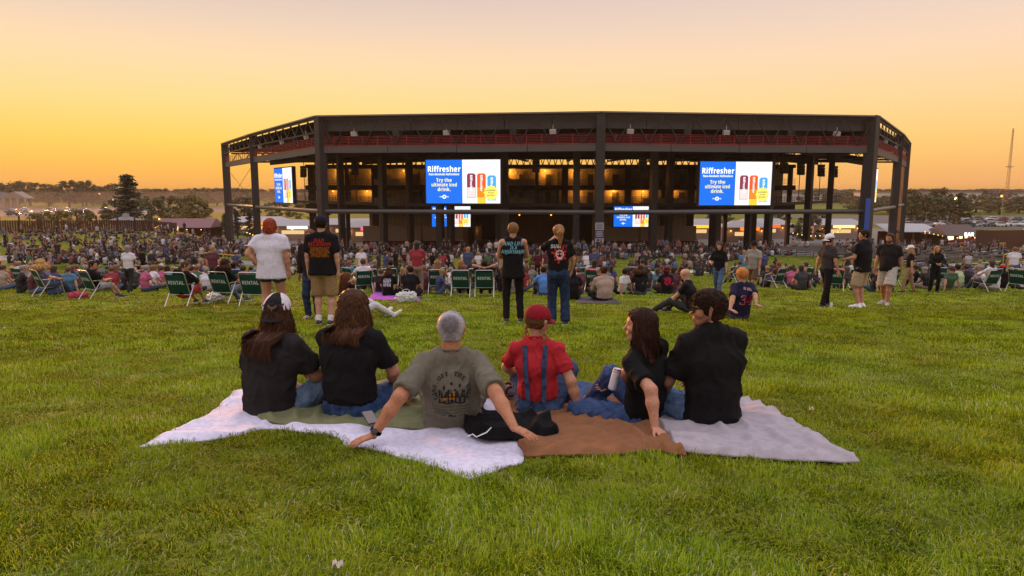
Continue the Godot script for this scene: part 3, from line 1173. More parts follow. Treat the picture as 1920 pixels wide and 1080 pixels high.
# Print on the back of a shirt: flat shapes laid on the cloth. tris: triples of 2-D points in metres, x right, y up.
func print_on(root: Node3D, called: String, shirt: Dictionary, O: Vector3, X: Vector3, Y: Vector3, tris: PackedVector2Array, mt: Material, lift := 0.004):
	var N := X.cross(Y).normalized()
	var cs := 0.018
	var grid := {}
	var v: PackedVector3Array = shirt.v
	var n: PackedVector3Array = shirt.n
	for k in v.size():
		if n[k].dot(N) > 0.15:
			var e := v[k] - O
			var key := Vector2i(roundi(e.dot(X) / cs), roundi(e.dot(Y) / cs))
			grid[key] = maxf(grid.get(key, -9.0), e.dot(N))
	var sm := {}
	for key in grid:
		var t := 0.0
		var c := 0.0
		for dx in [-1, 0, 1]:
			for dy in [-1, 0, 1]:
				var q: Vector2i = key + Vector2i(dx, dy)
				if grid.has(q):
					t += grid[q]
					c += 1.0
		sm[key] = maxf(t / c, grid[key] - 0.002)
	var sh := Shape.new()
	for k in tris.size():
		var p := tris[k]
		var fx := p.x / cs
		var fy := p.y / cs
		var ix := int(floor(fx))
		var iy := int(floor(fy))
		var tt := 0.0
		var ww := 0.0
		for dx in 2:
			for dy in 2:
				var q := Vector2i(ix + dx, iy + dy)
				if sm.has(q):
					var wt: float = (1.0 - absf(fx - q.x)) * (1.0 - absf(fy - q.y)) + 1e-4
					tt += sm[q] * wt
					ww += wt
		var z: float = tt / ww if ww > 0.0 else 0.0
		sh.v.append(O + X * p.x + Y * p.y + N * (z + lift))
		sh.n.append(N)
		sh.c.append(Color.WHITE)
	for k in range(0, tris.size() - 2, 3):
		if (tris[k + 1] - tris[k]).cross(tris[k + 2] - tris[k]) < 0.0:
			sh.i.append_array([k, k + 1, k + 2])
		else:
			sh.i.append_array([k, k + 2, k + 1])
	part(called, sh.mesh(), mt, root)

func text_tris(s: String, height: float, at := Vector2.ZERO, bold := true, serif := false, squeeze := 1.0, slant := 0.0) -> PackedVector2Array:
	var t := text_mesh(s, height, 0.0, bold, serif)
	var a := t.get_mesh_arrays()
	var v: PackedVector3Array = a[Mesh.ARRAY_VERTEX]
	var idx: PackedInt32Array = a[Mesh.ARRAY_INDEX]
	var out := PackedVector2Array()
	for k in idx:
		out.append(Vector2(v[k].x * squeeze + v[k].y * slant, v[k].y) + at)
	return out

func turned(t: PackedVector2Array, ang: float, at := Vector2.ZERO) -> PackedVector2Array:
	var o := PackedVector2Array()
	for p in t:
		o.append(p.rotated(ang) + at)
	return o

func stroke(a: Vector2, b: Vector2, w: float) -> PackedVector2Array:
	var s := (b - a).normalized().orthogonal() * w * 0.5
	return PackedVector2Array([a - s, a + s, b + s, a - s, b + s, b - s])

func disc(c: Vector2, r: float, r0 := 0.0, k := 20, from := 0.0, to := TAU, ry := 1.0) -> PackedVector2Array:
	var o := PackedVector2Array()
	for j in k:
		var a := lerpf(from, to, j / float(k))
		var b := lerpf(from, to, (j + 1.0) / k)
		var ua := Vector2(cos(a), sin(a) * ry)
		var ub := Vector2(cos(b), sin(b) * ry)
		o.append_array([c + ua * r0, c + ua * r, c + ub * r])
		if r0 > 0.0:
			o.append_array([c + ua * r0, c + ub * r, c + ub * r0])
	return o

# ---------------------------------------------------------------- the six friends on the blankets
func loc(at: Vector3, yaw: float, p: Vector3, s := 1.0) -> Vector3:
	return Basis(Vector3.UP, -deg_to_rad(yaw)) * (p - at) / s

func done(p: Node3D, label: String, group := ""):
	for m in ["frame", "frame_", "capframe", "capframe_"]:
		if p.has_meta(m):
			p.remove_meta(m)
	tag(p, label, "person", group)

func make_heroes():
	var grp := "friends sitting on the picnic blankets"
	# 1: long hair, cap worn backwards
	var at := Vector3(-1.72, -0.53, -4.69)
	var p := person({"det": 2, "sd": 11, "at": at, "yaw": -22.0, "s": 0.95, "w": 1.16, "g": 1.28, "arm": 1.2, "skin": Color(0.36, 0.17, 0.1),
		"hip": Vector3(0, 0.115, 0), "lean": [6.0, -7.0, -15.0], "roll": 2.0, "head": Vector3(24, -8, 3),
		"hands": [Vector3(-0.05, 0.3, -0.42), Vector3(0.2, 0.24, -0.38)], "elbows": [Vector3(-1, -0.4, 0.4), Vector3(1.0, -0.7, 0.6)], "palms": [Vector3(0.5, -0.6, 0), Vector3(-0.5, -0.6, 0)],
		"feet": [Vector3(-0.06, 0.02, -0.58), Vector3(0.1, 0.02, -0.56)], "knees": [Vector3(-0.8, 0.7, -0.4), Vector3(0.75, 0.75, -0.4)], "toes": [Vector3(0.2, 0, -1), Vector3(0.1, 0, -1)],
		"top": {"mat": cloth(0.02, 0.0165, 0.0165), "hem": 0.07, "slack": 0.03, "sleeve": 0.75, "flare": 0.02, "extra": [[Vector3(0, 0.05, 0.03), Vector3(0, 0.2, 0.03), 0.115, 0.11, 1.5, 1.55]]},
		"bottom": {"mat": denim(0.14, 0.21, 0.30), "to": 0.97, "slack": 0.02, "name": "shorts"}, "shoes": mat(0.5, 0.48, 0.45),
		"hair": {"kind": "long", "col": Color(0.05, 0.022, 0.012), "len": 0.26, "bz": 0.13, "strands": {"count": 950, "len": 0.33, "wave": 0.02, "wide": 0.0065, "flare": 0.3, "back": 0.155, "front": 110.0}},
		"hat": {"mat": cloth(0.012, 0.01, 0.012), "backward": true, "tilt": 24.0}, "beard": [[Vector3(0, -0.09, -0.05), 0.06, Color(0.06, 0.03, 0.02), 0.8]]})
	var cf: Array = p.get_meta("capframe")
	var CB: Basis = cf[1]
	var oc: Vector3 = cf[0]
	for e in [-1.0, 1.0]:
		var sidepanel := net([bn(oc + CB * Vector3(0, 0.0, -0.022), oc + CB * Vector3(0, 0.006, 0.022), 0.103, 0.101, CB.x, 0.95, 0.95, [[oc + CB * Vector3(0, -0.01, 0), CB * Vector3(0, -1, 0)], [oc + CB * Vector3(0.056 * e, 0.0, -0.03), CB * Vector3(-0.9 * e, -0.1, -0.3).normalized()]])], 0.0052, 0.005)
		part("side_panel", shape_mesh(sidepanel), cloth(0.62, 0.56, 0.6), cf[2])
	var patch := Shape.new()
	var po: Array = []
	for q in [Vector2(-0.035, 0.075), Vector2(0.035, 0.075), Vector2(0.03, 0.056), Vector2(0.012, 0.05), Vector2(0.0, 0.028), Vector2(-0.012, 0.05), Vector2(-0.03, 0.056)]:
		var yy: float = q.y * 0.9
		var rz := sqrt(maxf(0.0, 1.0 - pow(q.x / 0.093, 2.0) - pow(yy / 0.104, 2.0))) * 0.1 + 0.027
		po.append(oc + CB * Vector3(q.x, yy, -rz))
	for k in 6:
		patch.tri(po[0].lerp(po[1], 0.5).lerp(po[4], 0.35) + CB * Vector3(0, 0.002, -0.005), po[k], po[(k + 1) % 7])
	patch.tri(po[0].lerp(po[1], 0.5).lerp(po[4], 0.35) + CB * Vector3(0, 0.002, -0.005), po[6], po[0])
	part("leather_patch", patch.mesh(), mat(0.09, 0.035, 0.018, 0.6), cf[2])
	done(p, "long haired person in a charcoal tee with a black and white cap turned backwards", grp)

	# 2: brown hair over the shoulders, black tee, jeans
	at = Vector3(-1.12, -0.475, -4.58)
	p = person({"det": 2, "sd": 12, "at": at, "yaw": -14.0, "s": 0.955, "w": 1.12, "g": 1.12, "leg": 1.1, "arm": 1.05, "skin": Color(0.42, 0.21, 0.13),
		"hip": Vector3(0, 0.12, 0), "lean": [8.0, -5.0, -13.0], "head": Vector3(-6, -8, 3),
		"hands": [Vector3(-0.1, 0.26, -0.34), Vector3(0.2, 0.2, -0.3)], "elbows": [Vector3(-1, -0.5, 0.5), Vector3(1.0, -0.6, 0.5)], "palms": [Vector3(0.5, -0.6, 0), Vector3(-0.5, -0.6, 0)],
		"feet": [Vector3(0.12, 0.04, -0.36), Vector3(-0.1, 0.04, -0.4)], "knees": [Vector3(-1, 0.35, -0.5), Vector3(1, 0.32, -0.5)], "toes": [Vector3(0.8, 0, -0.5), Vector3(-0.8, 0, -0.5)],
		"paint": [[Vector3(0.30, 0.33, -0.02), 0.03, Color(0.12, 0.07, 0.06), 0.5]],
		"top": {"mat": cloth(0.009, 0.0075, 0.0085), "hem": -0.05, "slack": 0.022, "sleeve": 0.78},
		"bottom": {"mat": denim(0.032, 0.065, 0.15), "slack": 0.016, "name": "jeans"}, "shoes": mat(0.05, 0.04, 0.04),
		"hair": {"kind": "long", "col": Color(0.062, 0.027, 0.015), "len": 0.22, "bz": 0.12, "thick": 0.016, "strands": {"count": 1050, "len": 0.27, "wave": 0.018, "wide": 0.0065, "flare": 0.35, "back": 0.13, "front": 118.0}}})
	var fr: Dictionary = p.get_meta("frame")
	var seam := Shape.new()
	for k in 3:
		seam.bar(fr.P0 + Vector3(0, -0.06 + k * 0.05, 0.135 - 0.012 * k), fr.P0 + Vector3(0, -0.015 + k * 0.05, 0.133 - 0.012 * k), 0.012, 0.012)
	part("seat_seam", seam.mesh(), denim(0.09, 0.14, 0.26), p)
	done(p, "person with shoulder length brown hair in a black tee and blue jeans", grp)

	# 3: grey hair, olive tee, propped on both arms
	at = Vector3(-0.385, -0.465, -4.25)
	var yaw := 4.0
	p = person({"det": 2, "sd": 13, "at": at, "yaw": yaw, "s": 0.915, "w": 1.06, "g": 1.14, "arm": 1.08, "skin": Color(0.45, 0.19, 0.1), "shrug": -0.012, "neck": 1.16, "reach": 1.17,
		"hip": Vector3(0, 0.115, -0.02), "lean": [28.0, 20.0, 10.0], "head": Vector3(-4, 3, 0),
		"hands": [loc(at, yaw, Vector3(-0.808, -0.386, -3.800) + Vector3(0, 0.085, 0), 0.915), loc(at, yaw, Vector3(0.070, -0.361, -3.555) + Vector3(0, 0.085, 0), 0.915)], "elbows": [Vector3(-0.1, 0.1, 1), Vector3(0.1, 0.1, 1)],
		"fingers": [Vector3(-1, -0.22, 0.35), Vector3(0.95, -0.3, 0.55)], "palms": [Vector3(0, -1, 0), Vector3(0, -1, 0)], "curl": [0.25, 0.2], "flip": true,
		"feet": [Vector3(-0.18, 0.0, -0.72), Vector3(0.2, 0.0, -0.75)], "toes": [Vector3(-0.2, 0.5, -1), Vector3(0.2, 0.5, -1)], "knees": [Vector3(-0.3, 1, -0.3), Vector3(0.3, 1, -0.3)],
		"top": {"mat": cloth(0.155, 0.135, 0.10), "hem": 0.06, "slack": 0.026, "sleeve": 0.86, "folddeep": 0.011, "fold": 0.24, "flare": 0.02},
		"bottom": {"mat": mat(0.1, 0.09, 0.07), "to": 0.95, "name": "shorts"}, "shoes": mat(0.1, 0.1, 0.1),
		"hair": {"kind": "short", "col": Color(0.36, 0.33, 0.34), "thick": 0.007, "lump": 0.012, "lumpdeep": 0.0025, "nape": -0.07, "patch": [[Vector3(0, 0.06, 0.105), 0.085, Color(0.11, 0.085, 0.09), 0.85], [Vector3(0, -0.05, 0.1), 0.05, Color(0.16, 0.13, 0.13), 0.7]],
			"strands": {"count": 900, "len": 0.004, "wave": 0.002, "wide": 0.0025, "flare": 0.0, "front": 160.0, "puff": 0.035, "short": true}}})
	fr = p.get_meta("frame")
	shirt_cactus(p, fr)
	var wb := Shape.new()
	var wr: Vector3 = fr.WR[0]
	var ad: Vector3 = (fr.WR[0] - fr.EL[0]).normalized()
	var wc := wr - ad * 0.03
	var wu := Basis(ad.cross(Vector3.UP).normalized(), ad, ad.cross(ad.cross(Vector3.UP)).normalized())
	wb.lathe(wc, [Vector2(0.036, -0.012), Vector2(0.039, -0.01), Vector2(0.039, 0.01), Vector2(0.036, 0.012)], 20, wu)
	var wn := part("wristwatch", wb.mesh(), mat(0.02, 0.02, 0.025, 0.5), p)
	var wf := Shape.new()
	var outw := (Vector3(0.25, 0.75, 0.6) - ad * ad.dot(Vector3(0.25, 0.75, 0.6))).normalized()
	wf.lathe(wc + outw * 0.036, [Vector2(0.021, 0.0), Vector2(0.021, 0.008), Vector2(0.018, 0.011), Vector2(0.0, 0.011)], 20, Basis(ad, outw, ad.cross(outw)))
	part("watch_face", wf.mesh(), mat(0.03, 0.03, 0.04, 0.2), wn)
	done(p, "grey haired person in an olive tee with cactus print leaning back on both hands", grp)

	# 4: red cap, red tee, denim overalls
	at = Vector3(0.185, -0.475, -4.60)
	yaw = -10.0
	p = person({"det": 2, "sd": 14, "at": at, "yaw": yaw, "s": 0.835, "w": 0.95, "g": 0.98, "skin": Color(0.5, 0.25, 0.16), "fem": true,
		"hip": Vector3(0, 0.115, 0), "lean": [10.0, 2.0, -4.0], "roll": -2.0, "head": Vector3(-32, -4, 0),
		"hands": [Vector3(-0.2, 0.27, -0.33), loc(at, yaw, Vector3(0.457, -0.456, -4.496) + Vector3(0, 0.085, 0), 0.835)], "elbows": [Vector3(-1, -0.2, 0.3), Vector3(0.6, 0.2, 1)], "fingers": [Vector3.ZERO, Vector3(1, -0.2, -0.15)], "palms": [Vector3(0.5, -0.6, 0), Vector3(0, -1, 0)], "curl": [0.5, 0.3], "flip": true,
		"feet": [Vector3(-0.1, 0.0, -0.5), Vector3(0.17, 0.0, -0.5)], "knees": [Vector3(-0.5, 1, -0.3), Vector3(0.3, 1, -0.2)], "toes": [Vector3(-0.2, 0, -1), Vector3(0.2, 0, -1)],
		"top": {"mat": cloth(0.42, 0.022, 0.03), "hem": -0.1, "slack": 0.016, "sleeve": 0.7},
		"bottom": {"mat": denim(0.05, 0.085, 0.17), "slack": 0.016, "name": "overalls", "rise": 0.16}, "shoes": mat(0.4, 0.38, 0.36),
		"hair": {"kind": "short", "col": Color(0.1, 0.045, 0.02), "nape": -0.05, "thick": 0.006},
		"hat": {"mat": cloth(0.24, 0.008, 0.016), "tilt": 2.0}})
	fr = p.get_meta("frame")
	var st := p
	for e in [-1.0, 1.0]:
		var pts := []
		var tris := PackedVector2Array()
		for k in 14:
			var t0 := k / 14.0
			var t1 := (k + 1) / 14.0
			var a0 := Vector2(lerpf(0.062 * e, 0.085 * e, t0), lerpf(-0.16, 0.37, t0))
			var a1 := Vector2(lerpf(0.062 * e, 0.085 * e, t1), lerpf(-0.16, 0.37, t1))
			tris.append_array([a0 + Vector2(-0.019, 0), a1 + Vector2(-0.019, 0), a1 + Vector2(0.019, 0), a0 + Vector2(-0.019, 0), a1 + Vector2(0.019, 0), a0 + Vector2(0.019, 0)])
		print_on(p, "overall_strap", fr.shirt, fr.P1, fr.B1.x, (fr.P3 - fr.P1).normalized(), tris, denim(0.05, 0.085, 0.17), 0.012)
		var tr2 := PackedVector2Array()
		for k in 8:
			var q := Vector2(0.075 * e - 0.02 + 0.005 * k, 0.13)
			tr2.append_array([q, q + Vector2(0, 0.012), q + Vector2(0.005, 0.012), q, q + Vector2(0.005, 0.012), q + Vector2(0.005, 0)])
		print_on(p, "strap_slide", fr.shirt, fr.P1, fr.B1.x, (fr.P3 - fr.P1).normalized(), tr2, denim(0.05, 0.09, 0.2), 0.018)
		# braids
		var bs := Shape.new()
		bs.col = Color(0.27, 0.14, 0.06)
		var hb: Basis = fr.HB
		for k in 9:
			var t := k / 8.0
			var c: Vector3 = fr.HC + hb * Vector3(e * (0.088 + 0.012 * sin(t * 3.0)), -0.04, 0.04) + Vector3(0, -0.17 * t, 0.0)
			var o2 := hb.x * 0.007 * (1.0 if k % 2 == 0 else -1.0)
			bs.tube([c + o2 + Vector3(0, 0.014, 0), c + o2, c - o2 * 0.6 + Vector3(0, -0.016, 0)], [0.007, 0.019 - 0.007 * t, 0.006], 7)
		part("braid", bs.mesh(), hair_mat(), p)
	var cf2: Array = p.get_meta("capframe")
	var ey := Shape.new()
	for q in [Vector3(-0.06, 0.055, 0.07), Vector3(0.06, 0.055, 0.07), Vector3(0.0, 0.03, 0.11), Vector3(-0.085, 0.03, 0.0), Vector3(0.085, 0.03, 0.0), Vector3(0.04, 0.08, -0.04)]:
		var dr: Vector3 = Vector3(q.x / 0.9, q.y, q.z * 0.83).normalized()
		var sf: Vector3 = cf2[0] + cf2[1] * (Vector3(dr.x * 0.091, dr.y * 0.1, dr.z * 0.12))
		ey.lathe(sf, [Vector2(0.0055, -0.004), Vector2(0.005, 0.002), Vector2(0.0, 0.004)], 8, Basis(Quaternion(Vector3.UP, cf2[1] * dr)))
	part("eyelets", ey.mesh(), mat(0.75, 0.7, 0.7), cf2[2])
	var gap := Shape.new()
	for k in 8:
		var a0 := lerpf(-0.5, 0.5, k / 8.0)
		var a1 := lerpf(-0.5, 0.5, (k + 1) / 8.0)
		var f := func(a: float, y: float) -> Vector3: return cf2[0] + cf2[1] * Vector3(sin(a) * 0.0925, y, cos(a) * 0.1205)
		gap.quad(f.call(a0, -0.008), f.call(a0, 0.034 * sqrt(maxf(0.0, 1.0 - pow(a0 / 0.5, 2.0))) - 0.004), f.call(a1, 0.034 * sqrt(maxf(0.0, 1.0 - pow(a1 / 0.5, 2.0))) - 0.004), f.call(a1, -0.008))
	part("strap_opening", gap.mesh(), mat(0.06, 0.03, 0.02), cf2[2])
	glasses(p, fr, mat(0.03, 0.02, 0.02, 0.3), mat(0.3, 0.3, 0.3, 0.1), false)
	done(p, "person in a red cap and red tee with denim overalls and two braids", grp)

	# 5: dark hair, looking left, propped on one arm
	at = Vector3(0.88, -0.495, -4.44)
	yaw = 46.0
	p = person({"det": 2, "sd": 15, "at": at, "yaw": yaw, "s": 0.9, "w": 1.04, "g": 1.04, "leg": 1.08, "skin": Color(0.5, 0.24, 0.15), "fem": true,
		"hip": Vector3(0, 0.115, 0), "lean": [16.0, 6.0, -2.0], "roll": -10.0, "head": Vector3(36, 4, 4),
		"hands": [loc(at, yaw, Vector3(0.864, -0.401, -3.947) + Vector3(0, 0.095, 0), 0.9), Vector3(0.08, 0.27, -0.36)], "elbows": [Vector3(-0.4, 0.3, 1), Vector3(0.8, -0.3, 0.5)], "fingers": [Vector3(-0.3, -0.3, 1), Vector3.ZERO], "palms": [Vector3(0, -1, 0), Vector3(-0.8, 0, -0.3)], "curl": [0.25, 0.7], "flip": true,
		"feet": [Vector3(0.12, 0.05, -0.46), Vector3(0.14, 0.0, -0.62)], "knees": [Vector3(-1, 0.22, -0.35), Vector3(0.0, 1, -0.3)], "toes": [Vector3(0.8, 0, -0.4), Vector3(0, 0, -1)],
		"top": {"mat": cloth(0.0075, 0.0065, 0.0075), "hem": 0.03, "slack": 0.022, "sleeve": 0.72},
		"bottom": {"mat": denim(0.05, 0.085, 0.19), "slack": 0.016, "name": "jeans"}, "shoes": mat(0.1, 0.08, 0.08),
		"hair": {"kind": "long", "col": Color(0.03, 0.0125, 0.009), "len": 0.2, "bz": 0.09, "thick": 0.012, "strands": {"count": 1050, "len": 0.24, "wave": 0.012, "wide": 0.006, "flare": 0.2, "back": 0.14, "front": 122.0}}})
	done(p, "person with dark hair in a black tee looking left and propped on one arm", grp)
	fr = {}

	# 6: dark wavy hair, sunglasses, black shirt
	at = Vector3(1.32, -0.465, -4.34)
	yaw = 14.0
	p = person({"det": 2, "sd": 16, "at": at, "yaw": yaw, "s": 0.985, "w": 1.03, "g": 1.12, "skin": Color(0.47, 0.22, 0.13), "jaw": 1.08,
		"hip": Vector3(0, 0.115, 0), "lean": [4.0, -4.0, -8.0], "roll": -1.0, "head": Vector3(66, -3, 0),
		"hands": [Vector3(-0.22, 0.2, -0.28), Vector3(0.1, 0.26, -0.38)], "elbows": [Vector3(-0.6, -0.3, 0.6), Vector3(0.6, -0.5, 0.3)], "palms": [Vector3(0.5, -0.6, 0), Vector3(-0.5, -0.6, 0)],
		"paint": [[Vector3(-0.255, 0.36, 0.0), 0.1, Color(0.12, 0.075, 0.06), 0.75], [Vector3(-0.27, 0.27, -0.08), 0.09, Color(0.15, 0.09, 0.07), 0.7]],
		"feet": [Vector3(0.1, 0.03, -0.42), Vector3(-0.05, 0.03, -0.48)], "knees": [Vector3(-0.8, 0.4, -0.5), Vector3(0.8, 0.4, -0.5)], "toes": [Vector3(0.8, 0, -0.5), Vector3(-0.8, 0, -0.5)],
		"top": {"mat": cloth(0.0085, 0.007, 0.0075), "hem": 0.1, "slack": 0.03, "sleeve": 0.82, "kind": "polo", "flare": 0.025},
		"bottom": {"mat": denim(0.12, 0.2, 0.34), "slack": 0.014, "name": "jeans"}, "shoes": mat(0.05, 0.05, 0.05),
		"beard": [[Vector3(0, -0.1, -0.06), 0.045, Color(0.1, 0.06, 0.05), 0.6], [Vector3(-0.05, -0.075, -0.03), 0.045, Color(0.12, 0.07, 0.05), 0.55], [Vector3(0.05, -0.075, -0.03), 0.045, Color(0.12, 0.07, 0.05), 0.55], [Vector3(-0.066, -0.04, -0.005), 0.03, Color(0.12, 0.07, 0.05), 0.5], [Vector3(0.066, -0.04, -0.005), 0.03, Color(0.12, 0.07, 0.05), 0.5]],
		"hair": {"kind": "short", "col": Color(0.028, 0.015, 0.01), "thick": 0.012, "lump": 0.05, "lumpdeep": 0.007, "nape": -0.075, "strands": {"count": 900, "len": 0.012, "wave": 0.008, "wide": 0.008, "flare": 0.1, "front": 170.0, "puff": 0.09, "short": true}}})
	fr = p.get_meta("frame")
	glasses(p, fr, mat(0.006, 0.006, 0.006, 0.25), mat(0.008, 0.008, 0.008, 0.06), true)
	done(p, "person in dark sunglasses and a long black shirt looking left over the lawn", grp)

	# drink can on her lap
	var cn := base("drink_can", Vector3(0.681, -0.235, -4.500))
	cn.rotation_degrees = Vector3(6, 25, -13)
	var c1 := Shape.new()
	c1.lathe(Vector3.ZERO, [Vector2(0.0, 0.002), Vector2(0.022, 0.0), Vector2(0.0285, 0.008), Vector2(0.029, 0.02), Vector2(0.029, 0.138), Vector2(0.026, 0.15), Vector2(0.0255, 0.152)], 28)
	part("can_wall", c1.mesh(), mat(0.62, 0.6, 0.66, 0.35), cn)
	c1 = Shape.new()
	c1.lathe(Vector3(0, 0.138, 0), [Vector2(0.0295, -0.006), Vector2(0.0265, 0.0125), Vector2(0.026, 0.0135)], 28)
	part("shoulder_band", c1.mesh(), mat(0.45, 0.03, 0.09, 0.35), cn)
	c1 = Shape.new()
	c1.lathe(Vector3(0, 0.148, 0), [Vector2(0.026, 0.003), Vector2(0.0265, 0.006), Vector2(0.0245, 0.005), Vector2(0.023, 0.001), Vector2(0.0, 0.001)], 28)
	c1.box(Vector3(0, 0.151, 0.004), Vector3(0.006, 0.001, 0.009))
	part("lid", c1.mesh(), mat(0.7, 0.7, 0.72, 0.25, 0.9), cn)
	var lt := Shape.new()
	var tt := text_tris("NUTRL", 0.034, Vector2.ZERO, false)
	for k in tt.size():
		var q := tt[k]
		# runs up the can wall
		var a := -q.y / 0.0294 + 0.12
		lt.v.append(Vector3(sin(a) * 0.0294, 0.072 + q.x, cos(a) * 0.0294))
		lt.n.append(Vector3(sin(a), 0, cos(a)))
		lt.c.append(Color.WHITE)
		lt.i.append(k)
	part("lettering", lt.mesh(), mat(0.03, 0.03, 0.04, 0.5), cn)
	tag(cn, "tall white drink can with black lettering held in front of the dark haired person", "can")

func glasses(p: Node3D, fr: Dictionary, fm: Material, lm: Material, big: bool):
	var hb: Basis = fr.HB
	var hc: Vector3 = fr.HC
	var r := 0.021 if big else 0.019
	var s := Shape.new()
	var l := Shape.new()
	for e in [-1.0, 1.0]:
		var c := hc + hb * Vector3(e * 0.034, 0.004, -0.103)
		var nb := hb * Basis(Vector3.UP, e * -0.3)
		l.box(c, Vector3(r * 1.18, r * 0.85, 0.0012), nb)
		for q in [[Vector3(-1, 1, 0), Vector3(1, 1, 0)], [Vector3(-1, -1, 0), Vector3(1, -1, 0)], [Vector3(-1, -1, 0), Vector3(-1, 1, 0)], [Vector3(1, -1, 0), Vector3(1, 1, 0)]]:
			s.bar(c + nb * (q[0] * Vector3(r * 1.2, r * 0.9, 0)), c + nb * (q[1] * Vector3(r * 1.2, r * 0.9, 0)), 0.004, 0.004, nb.z)
		s.bar(hc + hb * Vector3(e * 0.058, 0.014, -0.098), hc + hb * Vector3(e * 0.08, 0.008, 0.0), 0.004, 0.008 if big else 0.004)
	s.bar(hc + hb * Vector3(-0.012, 0.01, -0.108), hc + hb * Vector3(0.012, 0.01, -0.108), 0.003, 0.004)
	var g := part("sunglasses" if big else "glasses", s.mesh(), fm, p)
	part("lenses", l.mesh(), lm, g)

func shirt_cactus(p: Node3D, fr: Dictionary):
	var O: Vector3 = fr.P1 + (fr.P3 - fr.P1) * 0.36
	var X: Vector3 = fr.B1.x
	var Y: Vector3 = ((fr.P3 - fr.P1) as Vector3).normalized()
	var ink := cloth(0.022, 0.02, 0.02)
	var T := PackedVector2Array()
	var word := "VANS.OFF THE WALL"
	for k in word.length():
		if word[k] == " ":
			continue
		var a := deg_to_rad(lerpf(205.0, -25.0, k / float(word.length() - 1)))
		var ell := Vector2(cos(a) * 0.118, sin(a) * 0.128 + 0.03)
		T.append_array(turned(text_tris(word[k], 0.036, Vector2.ZERO, true, true, 1.05), a - PI / 2.0, ell))
	print_on(p, "arched_lettering", fr.shirt, O, X, Y, T, ink)
	T = PackedVector2Array()
	for c in [[0.0, 0.1, 0.016], [0.055, 0.085, 0.013], [-0.05, 0.075, 0.012], [0.085, 0.045, 0.01], [-0.082, 0.045, 0.01], [-0.022, 0.055, 0.009], [0.026, 0.06, 0.009]]:
		T.append_array(stroke(Vector2(c[0], -0.055), Vector2(c[0], c[1]), c[2]))
		T.append_array(disc(Vector2(c[0], c[1]), c[2] * 0.5, 0.0, 8))
		for e in [-1.0, 1.0]:
			var ax: float = c[0] + e * 0.019
			T.append_array(stroke(Vector2(ax, -0.005), Vector2(ax, c[1] * 0.62), c[2] * 0.6))
			T.append_array(stroke(Vector2(c[0], -0.008), Vector2(ax, -0.004), c[2] * 0.55))
	for k in 10:
		var a := Vector2(-0.09 + k * 0.018, -0.058 + 0.006 * sin(k * 1.3))
		T.append_array(stroke(a, Vector2(-0.09 + (k + 1) * 0.018, -0.058 + 0.006 * sin((k + 1) * 1.3)), 0.01))
	print_on(p, "cactus_print", fr.shirt, O, X, Y, T, ink, 0.006)
	T = PackedVector2Array()
	for q in [[-0.032, -0.03, 0.03, 0.05], [0.004, -0.03, 0.018, 0.075], [-0.06, -0.04, 0.022, 0.03]]:
		T.append_array(stroke(Vector2(q[0] + q[2] * 0.5, q[1]), Vector2(q[0] + q[2] * 0.5, q[1] + q[3]), q[2]))
	print_on(p, "orange_print", fr.shirt, O, X, Y, T, cloth(0.42, 0.15, 0.015), 0.004)
	T = PackedVector2Array()
	T.append_array(text_tris("FOOTWEAR & APPAREL", 0.0185, Vector2(0, -0.088), false, true, 1.25))
	T.append_array(text_tris("DESIGNED IN SOUTHERN", 0.0175, Vector2(0, -0.112), false, true, 1.2))
	T.append_array(text_tris("CALIFORNIA SINCE 1966", 0.0175, Vector2(0, -0.135), false, true, 1.2))
	T.append_array(stroke(Vector2(-0.024, -0.158), Vector2(0.024, -0.158), 0.016))
	T.append_array(stroke(Vector2(-0.09, -0.157), Vector2(-0.04, -0.157), 0.004))
	T.append_array(stroke(Vector2(0.04, -0.157), Vector2(0.09, -0.157), 0.004))
	print_on(p, "small_lettering", fr.shirt, O, X, Y, T, ink)

# ---------------------------------------------------------------- blankets
func along(pts: Array, t: float) -> Vector2:
	var L := 0.0
	for k in pts.size() - 1:
		L += pts[k].distance_to(pts[k + 1])
	var w := t * L
	for k in pts.size() - 1:
		var s: float = pts[k].distance_to(pts[k + 1])
		if w <= s or k == pts.size() - 2:
			var f: float = clampf(w / s, 0.0, 1.0)
			# Catmull-Rom through the outline
			var a: Vector2 = pts[maxi(k - 1, 0)]
			var b: Vector2 = pts[k]
			var c: Vector2 = pts[k + 1]
			var d: Vector2 = pts[mini(k + 2, pts.size() - 1)]
			return b.cubic_interpolate(c, a, d, f)
		w -= s
	return pts[-1]

